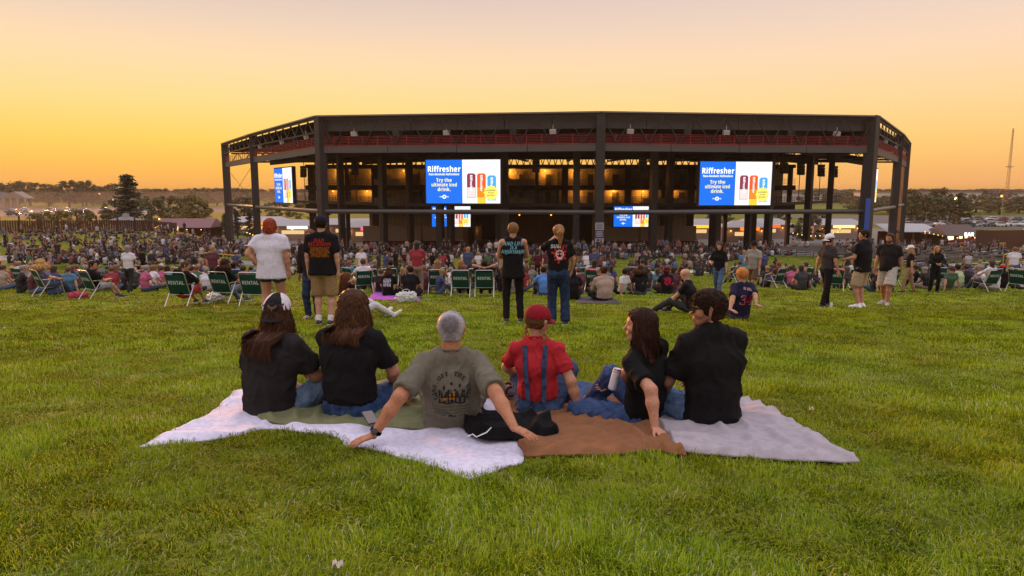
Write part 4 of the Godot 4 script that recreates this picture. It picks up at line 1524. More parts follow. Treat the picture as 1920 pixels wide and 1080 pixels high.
# a cloth spread on the lawn between four outlines (front, back, left, right), left and right running from front to back
func spread(called: String, label: String, front: Array, back: Array, left: Array, right: Array, lift: float, mt: Material, sd: int, fold := 0.02, size := 0.22, stretch := Vector2(1, 1), nu := 120, nv := 70, cat := "blanket"):
	var low := FastNoiseLite.new()
	low.seed = 3
	low.frequency = 2.2
	low.fractal_type = FastNoiseLite.FRACTAL_NONE
	var warp := FastNoiseLite.new()
	warp.seed = sd + 1
	warp.frequency = 2.4
	warp.fractal_type = FastNoiseLite.FRACTAL_NONE
	var g := []
	for j in nv + 1:
		var v := j / float(nv)
		for i in nu + 1:
			var u := i / float(nu)
			var a := along(front, u)
			var b := along(back, u)
			var c := along(left, v)
			var d := along(right, v)
			var p: Vector2 = a * (1 - v) + b * v + c * (1 - u) + d * u - (front[0] * (1 - u) * (1 - v) + front[-1] * u * (1 - v) + back[0] * (1 - u) * v + back[-1] * u * v)
			p += Vector2(warp.get_noise_2d(p.x * 2.0, p.y * 2.0), warp.get_noise_2d(p.y * 2.0, p.x * 2.0 + 7.0)) * 0.014
			var edge := minf(minf(u, 1 - u) * nu, minf(v, 1 - v) * nv)
			# two families of long soft folds that hand over to one another
			var d1 := Vector2.from_angle(sd * 0.7 + 0.4)
			var d2 := Vector2.from_angle(sd * 0.7 + 1.5)
			var wob := warp.get_noise_2d(p.x * 0.4, p.y * 0.4)
			var wob2 := warp.get_noise_2d(p.y * 0.45 + 20.0, p.x * 0.45)
			var f1 := pow(0.5 + 0.5 * sin((p * stretch).dot(d1) / size * TAU + 7.0 * wob), 3.0)
			var f2 := pow(0.5 + 0.5 * sin((p * stretch).dot(d2) / (size * 0.7) * TAU + 8.0 * wob2), 4.0)
			var mask := clampf(0.45 + 1.3 * warp.get_noise_2d(p.x * 0.6 + 40.0, p.y * 0.6), 0.0, 1.0)
			var h := (f1 * mask + 0.7 * f2 * (1.0 - mask)) * fold + low.get_noise_2d(p.x, p.y) * 0.014
			var e := clampf(edge / 3.0, 0.0, 1.0)
			g.append(onground(p.x, p.y, lerpf(lift * 0.5, lift, e) + h * (0.2 + 0.8 * e)))
	var sh := Shape.new()
	var w := nu + 1
	var dct := {"v": PackedVector3Array(g), "i": PackedInt32Array(), "n": PackedVector3Array()}
	for j in nv:
		for i in nu:
			var a := j * w + i
			dct.i.append_array([a, a + w, a + 1, a + 1, a + w, a + w + 1])
	renormal(dct)
	sh.add(dct)
	# turned edge with thickness
	var rim := []
	for i in nu + 1:
		rim.append(g[i])
	for j in range(1, nv + 1):
		rim.append(g[j * w + nu])
	for i in range(nu - 1, -1, -1):
		rim.append(g[nv * w + i])
	for j in range(nv - 1, -1, -1):
		rim.append(g[j * w])
	for k in rim.size() - 1:
		var dn := Vector3(0, -0.008, 0)
		sh.quad(rim[k], rim[k + 1], rim[k + 1] + dn, rim[k] + dn)
	var o := part(called, sh.mesh(), mt)
	tag(o, label, cat)
	var poly := PackedVector2Array()
	for k in rim:
		poly.append(Vector2(k.x, k.z))
	cloths.append(poly)
	return o

func make_blankets():
	var fleece := func(r: float, g: float, b: float, key: String) -> StandardMaterial3D:
		var m := StandardMaterial3D.new()
		m.albedo_color = lin(Color(r, g, b))
		m.albedo_texture = shared_mottle()
		m.uv1_triplanar = true
		m.uv1_scale = Vector3(1.7, 1.7, 1.7)
		m.roughness = 0.95
		m.metallic_specular = 0.2
		m.rim_enabled = true
		m.rim = 0.5
		m.rim_tint = 0.8
		m.normal_enabled = true
		m.normal_texture = shared_weave()
		m.normal_scale = 0.8
		return m
	spread("white_sheet", "white cotton sheet spread from the left corner to the front of the group",
		[Vector2(-2.190, -3.805), Vector2(-2.011, -3.897), Vector2(-1.776, -4.019), Vector2(-1.599, -4.257), Vector2(-1.365, -4.175), Vector2(-1.085, -4.044), Vector2(-0.966, -3.828), Vector2(-0.840, -3.794), Vector2(-0.590, -3.592), Vector2(-0.362, -3.382), Vector2(-0.197, -3.219)],
		[Vector2(-2.342, -5.517), Vector2(-1.941, -5.708), Vector2(-1.517, -5.860), Vector2(-0.973, -6.021), Vector2(-0.297, -6.132)],
		[Vector2(-2.190, -3.805), Vector2(-2.190, -4.257), Vector2(-2.182, -4.791), Vector2(-2.342, -5.517)],
		[Vector2(-0.197, -3.219), Vector2(-0.056, -3.418), Vector2(0.074, -3.592), Vector2(0.000, -4.343), Vector2(-0.297, -6.132)],
		0.02, cloth(0.66, 0.61, 0.74), 5, 0.024, 0.34, Vector2(1, 1))
	spread("green_blanket", "olive green fleece blanket lying over the white sheet behind the olive tee",
		[Vector2(-1.797, -4.556), Vector2(-1.564, -4.357), Vector2(-1.264, -4.299), Vector2(-0.904, -4.257), Vector2(-0.584, -4.202), Vector2(-0.382, -4.257)],
		[Vector2(-1.616, -5.540), Vector2(-1.217, -5.783), Vector2(-0.765, -5.913), Vector2(-0.383, -5.913)],
		[Vector2(-1.797, -4.556), Vector2(-1.660, -4.862), Vector2(-1.616, -5.540)], [Vector2(-0.382, -4.257), Vector2(-0.326, -5.011), Vector2(-0.383, -5.913)],
		0.05, fleece.call(0.17, 0.17, 0.085, "g"), 8, 0.034, 0.2, Vector2(1, 1))
	spread("navy_blanket", "crumpled navy blue blanket between the overalls and the dark haired person",
		[Vector2(0.186, -4.572), Vector2(0.447, -4.572), Vector2(0.708, -4.572)], [Vector2(0.190, -5.860), Vector2(0.521, -5.860), Vector2(0.932, -5.758)], [Vector2(0.186, -4.572), Vector2(0.190, -5.860)], [Vector2(0.708, -4.572), Vector2(0.932, -5.758)],
		0.035, fleece.call(0.04, 0.07, 0.15, "n"), 9, 0.035, 0.16, Vector2(1, 1), 50, 40)
	spread("brown_blanket", "caramel brown fleece blanket under the overalls and the propped arm",
		[Vector2(0.074, -3.592), Vector2(0.297, -3.612), Vector2(0.567, -3.632), Vector2(0.804, -3.695), Vector2(0.901, -3.632), Vector2(0.974, -3.592)],
		[Vector2(-0.213, -5.860), Vector2(0.000, -5.708), Vector2(0.259, -5.316), Vector2(0.581, -5.109), Vector2(0.889, -4.973)],
		[Vector2(0.074, -3.592), Vector2(-0.017, -4.202), Vector2(-0.140, -4.917), Vector2(-0.213, -5.860)], [Vector2(0.974, -3.592), Vector2(0.943, -3.945), Vector2(0.939, -4.343), Vector2(0.889, -4.973)],
		0.048, fleece.call(0.24, 0.105, 0.048, "b"), 12, 0.036, 0.22, Vector2(1, 1))
	spread("grey_blanket", "pale grey fleece blanket under the person in the long black shirt",
		[Vector2(0.914, -3.738), Vector2(1.074, -3.632), Vector2(1.292, -3.571), Vector2(1.502, -3.513), Vector2(1.720, -3.484), Vector2(1.877, -3.493)],
		[Vector2(0.944, -5.169), Vector2(1.259, -5.169), Vector2(1.594, -5.169), Vector2(1.818, -5.089)],
		[Vector2(0.914, -3.738), Vector2(0.955, -4.175), Vector2(0.944, -5.169)], [Vector2(1.877, -3.493), Vector2(1.863, -3.921), Vector2(1.868, -4.493), Vector2(1.818, -5.089)],
		0.05, fleece.call(0.40, 0.345, 0.375, "y"), 17, 0.034, 0.27, Vector2(1, 1))
	spread("black_jacket", "black jacket dropped in folds beside the olive tee",
		[Vector2(-0.308, -4.095), Vector2(-0.190, -3.874), Vector2(-0.032, -3.850), Vector2(0.127, -3.874), Vector2(0.281, -3.994)], [Vector2(-0.269, -4.402), Vector2(-0.110, -4.493), Vector2(0.090, -4.402), Vector2(0.259, -4.229)],
		[Vector2(-0.308, -4.095), Vector2(-0.307, -4.271), Vector2(-0.269, -4.402)], [Vector2(0.281, -3.994), Vector2(0.283, -4.121), Vector2(0.259, -4.229)],
		0.1, fleece.call(0.009, 0.008, 0.009, "k"), 23, 0.045, 0.19, Vector2(1.3, 0.8), 60, 30, "jacket")
	var cs := Shape.new()
	var pts := []
	for q in [Vector3(-0.245, -0.366, -3.603), Vector3(-0.236, -0.366, -3.605), Vector3(-0.220, -0.369, -3.638), Vector3(-0.196, -0.363, -3.576), Vector3(-0.172, -0.368, -3.623), Vector3(-0.144, -0.373, -3.674), Vector3(-0.121, -0.385, -3.789)]:
		pts.append(q + Vector3(0, 0.135, 0))
	cs.tube(pts, 0.0035, 6)
	tag(part("drawstring", cs.mesh(), mat(0.75, 0.73, 0.75)), "thin white cord lying across the black jacket", "cord")
	# sandals and a phone left on the cloth
	for k in 2:
		var sn := base("sandal", onground([-0.125, -0.02][k], [-5.02, -4.98][k], 0.10), 0.25)
		var s := Shape.new()
		s.add(net([bn(Vector3(0, 0.012, 0.08), Vector3(0, 0.012, -0.09), 0.036, 0.044, Vector3.RIGHT, 1.0, 1.1, [[Vector3(0, 0.024, 0), Vector3.UP], [Vector3.ZERO, Vector3.DOWN]])], 0.011, 0.006))
		part("sole", s.mesh(), mat(0.02, 0.012, 0.018), sn)
		s = Shape.new()
		for b in [0.05, -0.055]:
			var arc := []
			for j in 9:
				var a := PI * j / 8.0
				arc.append(Vector3(cos(a) * 0.044, 0.012 + sin(a) * 0.055, b))
			s.tube(arc, 0.012, 6)
		part("strap", s.mesh(), mat(0.1, 0.012, 0.03), sn)
		tag(sn, ["maroon strap sandal lying nearer the olive tee", "maroon strap sandal lying nearer the red tee"][k], "sandal", "sandals left on the blanket")
	var ph := base("phone", Vector3(-0.907, -0.425, -4.186), 0.5)
	ph.position.y += 0.1
	ph.rotation_degrees.x = 14
	var s2 := Shape.new()
	s2.box(Vector3.ZERO, Vector3(0.036, 0.004, 0.075))
	part("case", s2.mesh(), mat(0.02, 0.02, 0.02, 0.4), ph)
	s2 = Shape.new()
	s2.box(Vector3(0, 0.0055, 0), Vector3(0.033, 0.0012, 0.071))
	part("glass", s2.mesh(), mat(0.25, 0.2, 0.2, 0.1), ph)
	tag(ph, "black phone lying by the blue jeans on the olive blanket", "phone")

# ---------------------------------------------------------------- the pavilion
const CX := 10.2
const RING := [Vector2(-64.5, 131.0), Vector2(-51.5, 110.5), Vector2(-33.5, 84.3), Vector2(0.0, 80.0), Vector2(33.5, 84.3), Vector2(51.5, 110.5), Vector2(64.5, 131.0)]

func rp(k: int, y: float, inset := 0.0) -> Vector3:
	var p: Vector2 = RING[k]
	var c := Vector2(0.0, 122.0)
	p += (c - p).normalized() * inset
	return Vector3(CX + p.x, y, -p.y)

func make_pavilion():
	var steel := StandardMaterial3D.new()
	steel.albedo_color = lin(Color(0.02, 0.016, 0.016))
	steel.albedo_texture = noise_tex(0.01, [Color(0.7, 0.66, 0.64), Color(1, 1, 1)], [0.3, 0.7], 256, 5, 31)
	steel.uv1_triplanar = true
	steel.uv1_scale = Vector3(0.3, 0.3, 0.3)
	steel.roughness = 0.6
	var grey := mat(0.055, 0.046, 0.046, 0.75)
	var red := mat(0.28, 0.02, 0.025, 0.6)
	var dark := mat(0.022, 0.017, 0.016, 0.9)
	var root := base("amphitheater_pavilion", Vector3.ZERO)
	tag(root, "open amphitheater pavilion of dark steel columns and a truss edged flat roof", "pavilion")
	for k in 7:
		var p := rp(k, 0)
		var g := gy(p.x, -p.z) - 0.4
		var s := Shape.new()
		var w := 0.5 if k != 4 else 0.62
		var dirn := Vector3(p.x - CX, 0, p.z + 122.0).normalized()
		var bs := Basis(Vector3.UP.cross(dirn).normalized(), Vector3.UP, dirn)
		s.box(Vector3(p.x, (g + 10.3) / 2.0, p.z), Vector3(w, (10.3 - g) / 2.0, w), bs)
		var col := part("column", s.mesh(), steel, root)
		var c2 := Shape.new()
		c2.box(Vector3(p.x, g + 0.65, p.z), Vector3(w + 0.12, 0.45, w + 0.12), bs)
		part("base_plate", c2.mesh(), mat(0.10, 0.09, 0.085), col)
	# inner ring of columns
	for a in [-62, -47, -33, -20, -7, 7, 20, 33, 47, 62]:
		for rr in [27.0, 34.0]:
			var an := deg_to_rad(a * (1.0 if rr < 30.0 else 0.93) + (0.0 if rr < 30.0 else 4.0))
			if rr < 30.0 and absf(a) < 15:
				continue
			var p := Vector3(CX + sin(an) * rr * 1.3, 0, -122.0 + cos(an) * rr)
			var g := gy(p.x, -p.z) - 0.3
			var s := Shape.new()
			s.box(Vector3(p.x, (g + 8.2) / 2.0, p.z), Vector3(0.42, (8.2 - g) / 2.0, 0.42), Basis(Vector3.UP, an))
			part("column", s.mesh(), steel, root)
	for k in 6:
		var a := rp(k, 0)
		var b := rp(k + 1, 0)
		var f := (b - a).normalized()
		var out := f.cross(Vector3.UP)
		if out.dot(a - Vector3(CX, 0, -122)) < 0.0:
			out = -out
		var L := a.distance_to(b)
		# roof edge cap and chords
		var s := Shape.new()
		s.bar(a + Vector3(0, 10.2, 0) + out * 0.3, b + Vector3(0, 10.2, 0) + out * 0.3, 0.9, 0.16)
		part("roof_edge", s.mesh(), mat(0.2, 0.16, 0.14, 0.6), root)
		s = Shape.new()
		s.bar(a + Vector3(0, 9.97, 0) + out * 0.35, b + Vector3(0, 9.97, 0) + out * 0.35, 0.2, 0.25)
		part("top_chord", s.mesh(), steel, root)
		# fascia panels behind the truss
		var n := int(round(L / 6.0))
		if k in [2, 3]:
			for j in n:
				s = Shape.new()
				var p := a.lerp(b, (j + 0.006) / n)
				var q := a.lerp(b, (j + 0.994) / n)
				s.bar(p + Vector3(0, 9.2, 0) - out * 0.5, q + Vector3(0, 9.2, 0) - out * 0.5, 0.06, 1.45)
				part("fascia_panel", s.mesh(), grey, root)
		# truss diagonals, two crossing rows
		var m := int(round(L / 3.6))
		for j in m:
			for e in 2:
				s = Shape.new()
				var p := a.lerp(b, (j + (0.0 if e == 0 else 1.0)) / m)
				var q := a.lerp(b, (j + 0.5) / m)
				s.bar(p + Vector3(0, 9.9, 0) + out * 0.3, q + Vector3(0, 6.75 if k in [2, 3] else 8.4, 0) + out * 0.3, 0.1, 0.1, out)
				part("truss_diagonal", s.mesh(), steel, root)
		if not k in [2, 3]:
			s = Shape.new()
			s.bar(a + Vector3(0, 8.35, 0) + out * 0.3, b + Vector3(0, 8.35, 0) + out * 0.3, 0.16, 0.16)
			part("lower_chord", s.mesh(), steel, root)
		# catwalk with red railing
		s = Shape.new()
		s.bar(a + Vector3(0, 6.7, 0) - out * 0.6, b + Vector3(0, 6.7, 0) - out * 0.6, 1.6, 0.1)
		part("catwalk", s.mesh(), red, root)
		s = Shape.new()
		for h in 6:
			s.bar(a + Vector3(0, 6.88 + h * 0.18, 0) + out * 0.12, b + Vector3(0, 6.88 + h * 0.18, 0) + out * 0.12, 0.045, 0.045)
		for j in int(L / 1.8):
			var p := a.lerp(b, j * 1.8 / L)
			s.bar(p + Vector3(0, 6.7, 0) + out * 0.12, p + Vector3(0, 7.85, 0) + out * 0.12, 0.06, 0.06, f)
		part("railing", s.mesh(), red, root)
		# edge beam and ring tube
		var nb := 4
		for j in nb:
			s = Shape.new()
			s.bar(a.lerp(b, (j + 0.004) / nb) + Vector3(0, 6.24, 0), a.lerp(b, (j + 0.996) / nb) + Vector3(0, 6.24, 0), 0.35, 0.78)
			part("edge_beam", s.mesh(), mat(0.075, 0.062, 0.06, 0.6), root)
		s = Shape.new()
		s.tube([a + Vector3(0, -1.2, 0) + out * 0.1, b + Vector3(0, -1.2, 0) + out * 0.1], 0.28, 12)
		part("ring_tube", s.mesh(), mat(0.06, 0.052, 0.05, 0.42), root)
		# floodlights and boxes on the catwalk
		for j in 5:
			if k < 1 or k > 4:
				continue
			var p := a.lerp(b, 0.1 + 0.19 * j + 0.03 * sin(j * 4.0 + k))
			s = Shape.new()
			s.box(p + Vector3(0, 8.12, 0), Vector3(0.38, 0.24, 0.2), Basis(f, Vector3.UP, out).rotated(f, 0.3))
			s.bar(p + Vector3(0, 8.3, 0), p + Vector3(0, 8.9, 0), 0.06, 0.06, f)
			part("floodlight", s.mesh(), mat(0.45, 0.42, 0.4) if j % 2 == 0 else mat(0.04, 0.04, 0.04), root)
		# cross cables in the end bays
		if k in [0, 5]:
			for e in 2:
				s = Shape.new()
				s.tube([(a if e == 0 else b) + Vector3(0, 5.8, 0), (b if e == 0 else a) + Vector3(0, -1.0, 0)], 0.035, 5)
				part("cable", s.mesh(), steel, root)
	# second ring of beams, rails and hanging speakers inside
	for k in 6:
		var a := rp(k, 0, 13.0)
		var b := rp(k + 1, 0, 13.0)
		var s := Shape.new()
		s.bar(a + Vector3(0, -0.55, 0), b + Vector3(0, -0.55, 0), 0.3, 0.45)
		part("inner_beam", s.mesh(), steel, root)
		s = Shape.new()
		for h in 3:
			s.bar(a + Vector3(0, -0.05 + h * 0.3, 0), b + Vector3(0, -0.05 + h * 0.3, 0), 0.05, 0.05)
		for j in 17:
			var p := a.lerp(b, j / 16.0)
			s.bar(p + Vector3(0, -0.4, 0), p + Vector3(0, 0.6, 0), 0.05, 0.05, (b - a).normalized())
		part("inner_railing", s.mesh(), mat(0.06, 0.04, 0.038), root)
		for t in [0.3, 0.72]:
			var p := a.lerp(b, t)
			s = Shape.new()
			s.tube([p + Vector3(0, 6.9, 0), p + Vector3(0.0, -0.4, 0)], 0.06, 6)
			part("hanger_rod", s.mesh(), steel, root)
			s = Shape.new()
			for q in 4:
				s.box(p + Vector3(0, 5.6 - q * 0.5, 0.2 + 0.05 * q), Vector3(0.5, 0.23, 0.35), Basis(Vector3.RIGHT, 0.1 * q))
			s.bar(p + Vector3(0, 5.7, 0.1), p + Vector3(0, 3.9, 0.2), 0.1, 0.1)
			part("hung_speaker", s.mesh(), mat(0.03, 0.03, 0.03), root)
	# roof deck
	var roof := Shape.new()
	var c0 := Vector3(CX, 10.0, -128.0)
	for k in 6:
		for y in [8.6, 10.02]:
			var a := rp(k, y, 0.9)
			var b := rp(k + 1, y, 0.9)
			var c := Vector3(c0.x, y, c0.z)
			if y > 9.0:
				roof.tri(c, a, b)
			else:
				roof.tri(c, b, a)
	roof.quad(rp(0, 8.6, 0.9), rp(0, 10.02, 0.9), Vector3(CX, 10.02, -128), Vector3(CX, 8.6, -128))
	roof.quad(Vector3(CX, 8.6, -128), Vector3(CX, 10.02, -128), rp(6, 10.02, 0.9), rp(6, 8.6, 0.9))
	part("roof_deck", roof.mesh(), dark, root)
	# deep trusses under the roof, running to the stage
	for k in range(0, 7):
		for t in [0.0, 0.5]:
			if k == 6 and t > 0.0:
				continue
			var p := rp(k, 0, 1.2)
			if t > 0.0:
				p = p.lerp(rp(k + 1, 0, 1.2), 0.5)
			var q := Vector3(lerpf(CX, p.x, 0.45), 0, -127.0)
			var s := Shape.new()
			s.bar(p + Vector3(0, 8.4, 0), q + Vector3(0, 8.4, 0), 0.2, 0.25)
			s.bar(p + Vector3(0, 6.8, 0), q + Vector3(0, 6.8, 0), 0.25, 0.3)
			var m := 14
			for j in m:
				s.bar(p.lerp(q, j / float(m)) + Vector3(0, 6.8, 0), p.lerp(q, (j + 0.5) / m) + Vector3(0, 8.4, 0), 0.1, 0.1)
				s.bar(p.lerp(q, (j + 0.5) / m) + Vector3(0, 8.4, 0), p.lerp(q, (j + 1.0) / m) + Vector3(0, 6.8, 0), 0.1, 0.1)
			part("roof_truss", s.mesh(), dark, root)
	for r in 3:
		var s := Shape.new()
		for k in 6:
			s.bar(rp(k, 6.9, 9.0 + r * 9.0), rp(k + 1, 6.9, 9.0 + r * 9.0), 0.3, 1.4)
		part("ring_girder", s.mesh(), dark, root)
	# notices hung on the middle column
	var bd := Shape.new()
	var cp := rp(3, 0)
	var nb2 := base("notice_board", Vector3(cp.x, -3.6, cp.z + 0.62))
	tag(nb2, "stack of purple and white notices on the middle pavilion column", "sign")
	for q in [[0.62, 0.85, 0], [0.45, -0.2, 1], [0.62, -0.75, 0], [0.6, -1.75, 1]]:
		pass
	var rows := [[0.8, 0.45, true], [-0.1, 0.42, false], [-0.95, 0.38, true], [-1.75, 0.4, false]]
	for r in rows:
		bd = Shape.new()
		bd.box(Vector3(0, r[0], 0), Vector3(0.5, r[1] - 0.02, 0.03))
		var pl := part("notice", bd.mesh(), mat(0.35, 0.32, 0.34) if r[2] else mat(0.07, 0.055, 0.12), nb2)
		var ln := Shape.new()
		for j in 4:
			ln.box(Vector3(0, r[0] + 0.26 - j * 0.17, 0.035), Vector3(0.4 - 0.05 * (j % 2), 0.035, 0.006))
		part("print_lines", ln.mesh(), mat(0.05, 0.045, 0.06) if r[2] else mat(0.4, 0.38, 0.45), pl)
	var bp := rp(4, 0)
	var bn3 := Shape.new()
	bn3.box(Vector3(bp.x - 0.35, -2.6, bp.z + 0.95), Vector3(0.3, 3.0, 0.03))
	tag(part("column_banner", bn3.mesh(), mat(0.03, 0.08, 0.32)), "tall blue banner on the right front column", "banner")

	# screens
	screen(rp(2, 2.43).lerp(rp(3, 2.43), 0.505), rp(2, 0), rp(3, 0), 9.3, 5.3, "large video screen lit blue and white left of the middle column")
	screen(rp(3, 2.2).lerp(rp(4, 2.2), 0.53), rp(3, 0), rp(4, 0), 9.3, 5.3, "large video screen lit blue and white right of the middle column")
	screen(rp(1, 2.2).lerp(rp(2, 2.2), 0.2), rp(1, 0), rp(2, 0), 9.3, 5.3, "video screen seen at an angle on the far left side of the pavilion")
	screen(rp(4, 2.2).lerp(rp(5, 2.2), 0.84), rp(4, 0), rp(5, 0), 9.3, 5.3, "video screen seen nearly edge on at the right side of the pavilion")
	screen(Vector3(-9.8, -2.6, -110.0), Vector3(-33, 0, -110), Vector3(33, 0, -110), 6.2, 3.5, "smaller video screen under the roof left of the stage", 0.0)
	screen(Vector3(19.5, -2.6, -110.0), Vector3(-33, 0, -110), Vector3(33, 0, -110), 6.2, 3.5, "smaller video screen under the roof right of the stage", 0.0)
	make_stage()

func screen(c: Vector3, a: Vector3, b: Vector3, w: float, h: float, label: String, back := 2.6):
	var f := (b - a).normalized()
	var n := f.cross(Vector3.UP).normalized()
	if n.dot(a.lerp(b, 0.5) - Vector3(CX, 0, -122)) < 0.0:
		n = -n
	var o := base("video_screen", c - n * back)
	o.transform.basis = Basis(Vector3.UP.cross(n).normalized(), Vector3.UP, n)
	tag(o, label, "screen")
	var s := Shape.new()
	s.box(Vector3(0, 0, -0.3), Vector3(w / 2 + 0.15, h / 2 + 0.15, 0.28))
	part("housing", s.mesh(), mat(0.02, 0.02, 0.02), o)
	var k := w / 9.3
	var xm := -w / 2 + w * 0.493
	var flat := func(called: String, tr: PackedVector2Array, m: Material, z: float):
		var q := Shape.new()
		for j in tr.size():
			q.v.append(Vector3(tr[j].x * k, tr[j].y * k, z))
			q.n.append(Vector3.BACK)
			q.c.append(Color.WHITE)
		for j in range(0, tr.size(), 3):
			if (tr[j + 1] - tr[j]).cross(tr[j + 2] - tr[j]) < 0.0:
				q.i.append_array([j, j + 1, j + 2])
			else:
				q.i.append_array([j, j + 2, j + 1])
		part(called, q.mesh(), m, o)
	var rect := func(x0: float, y0: float, x1: float, y1: float) -> PackedVector2Array:
		return PackedVector2Array([Vector2(x0, y0), Vector2(x0, y1), Vector2(x1, y1), Vector2(x0, y0), Vector2(x1, y1), Vector2(x1, y0)])
	flat.call("blue_field", rect.call(-4.65, -2.65, -0.07, 2.65), glow(0.002, 0.15, 0.78, 1.0), 0.0)
	flat.call("white_field", rect.call(-0.07, -2.65, 4.65, 2.65), glow(0.92, 0.92, 0.95, 1.0), 0.0)
	var wt := glow(1.0, 1.0, 1.0, 1.15)
	flat.call("headline", text_tris("Riffresher", 0.92, Vector2(-2.36, 1.52), true, false, 0.92), wt, 0.03)
	flat.call("subline", text_tris("Non-Alcoholic Refreshers", 0.36, Vector2(-2.36, 0.9), true, false, 0.86), wt, 0.03)
	var ye := glow(1.0, 0.92, 0.35, 1.0)
	flat.call("slogan", text_tris("Try the", 0.58, Vector2(-2.36, 0.18), true), ye, 0.03)
	flat.call("slogan", text_tris("ultimate iced", 0.58, Vector2(-2.36, -0.38), true, false, 0.86), ye, 0.03)
	flat.call("slogan", text_tris("drink.", 0.58, Vector2(-2.36, -0.95), true), ye, 0.03)
	flat.call("emblem", disc(Vector2(-2.36, -1.85), 0.24, 0.12, 16), wt, 0.03)
	flat.call("emblem_text", text_tris("STAY      COOL", 0.18, Vector2(-2.36, -1.85), true), wt, 0.03)
	var can := func(x: float, y0: float, y1: float, c: StandardMaterial3D, c2: StandardMaterial3D):
		var hw := 0.54
		var t: PackedVector2Array = rect.call(x - hw, y0, x + hw, y1 - 0.2)
		t.append_array(PackedVector2Array([Vector2(x - hw, y1 - 0.2), Vector2(x - hw + 0.2, y1), Vector2(x + hw - 0.2, y1), Vector2(x - hw, y1 - 0.2), Vector2(x + hw - 0.2, y1), Vector2(x + hw, y1 - 0.2)]))
		flat.call("can_picture", t, c, 0.03)
		flat.call("can_picture_shade", rect.call(x - hw * 0.94, y0 + 0.05, x + hw * 0.94, y0 + (y1 - y0) * 0.42), c2, 0.045)
		flat.call("can_picture_word", turned(text_tris("Riffresher", 0.4, Vector2.ZERO, true), -PI / 2, Vector2(x, (y0 + y1) / 2 + 0.3)), wt, 0.06)
	can.call(1.05, -1.95, 1.0, glow(0.28, 0.035, 0.075, 0.9), glow(0.85, 0.7, 0.68, 1.0))
	can.call(2.32, -1.95, 1.0, glow(0.9, 0.1, 0.01, 1.0), glow(0.95, 0.25, 0.01, 1.0))
	can.call(3.6, -2.3, 0.75, glow(0.06, 0.38, 0.85, 1.0), glow(0.35, 0.6, 0.9, 1.0))
	flat.call("glass_picture", rect.call(1.8, -2.64, 2.86, -1.98), glow(1.0, 0.6, 0.03, 1.0), 0.03)
	var star := PackedVector2Array()
	var sc := Vector2(3.5, -1.35)
	for j in 24:
		var r0 := 0.95 if j % 2 == 0 else 0.78
		var r1 := 0.78 if j % 2 == 0 else 0.95
		star.append_array([sc, sc + Vector2.from_angle(TAU * j / 24) * r0, sc + Vector2.from_angle(TAU * (j + 1) / 24) * r1])
	flat.call("badge", star, glow(1.0, 0.82, 0.12, 1.0), 0.075)
	var bk := glow(0.05, 0.05, 0.1, 1.0)
	flat.call("badge_text", text_tris("available", 0.26, sc + Vector2(0, 0.3), true), bk, 0.09)
	flat.call("badge_text", text_tris("in our", 0.26, sc, true), bk, 0.09)
	flat.call("badge_text", text_tris("groves!", 0.26, sc + Vector2(0, -0.3), true), bk, 0.09)
	var al := AreaLight3D.new()
	al.name = "screen_light"
	al.area_size = Vector2(w, h)
	al.light_color = Color(0.75, 0.85, 1.0)
	al.light_energy = 0.25
	al.shadow_enabled = true
	o.add_child(al)
	al.position = Vector3(0, 0, 0.25)
	al.rotation.y = PI

func lamp(at: Vector3, parent: Node, e: float, c := Color(1.0, 0.66, 0.22), r := 0.13):
	var s := Shape.new()
	s.lathe(at, [Vector2(0.0, -r), Vector2(r * 0.8, -r * 0.6), Vector2(r, 0.0), Vector2(r * 0.7, r * 0.7), Vector2(0.0, r)], 10)
	var l := c.srgb_to_linear()
	part("lamp", s.mesh(), glow(l.r, l.g, l.b, 4.0), parent)
	var o := OmniLight3D.new()
	o.name = "lamp_light"
	o.light_color = c
	o.light_energy = e
	o.light_size = r
	o.omni_range = 40.0
	o.omni_attenuation = 2.0
	o.shadow_enabled = true
	parent.add_child(o, true)
	o.position = at + Vector3(0, -r - 0.05, 0)

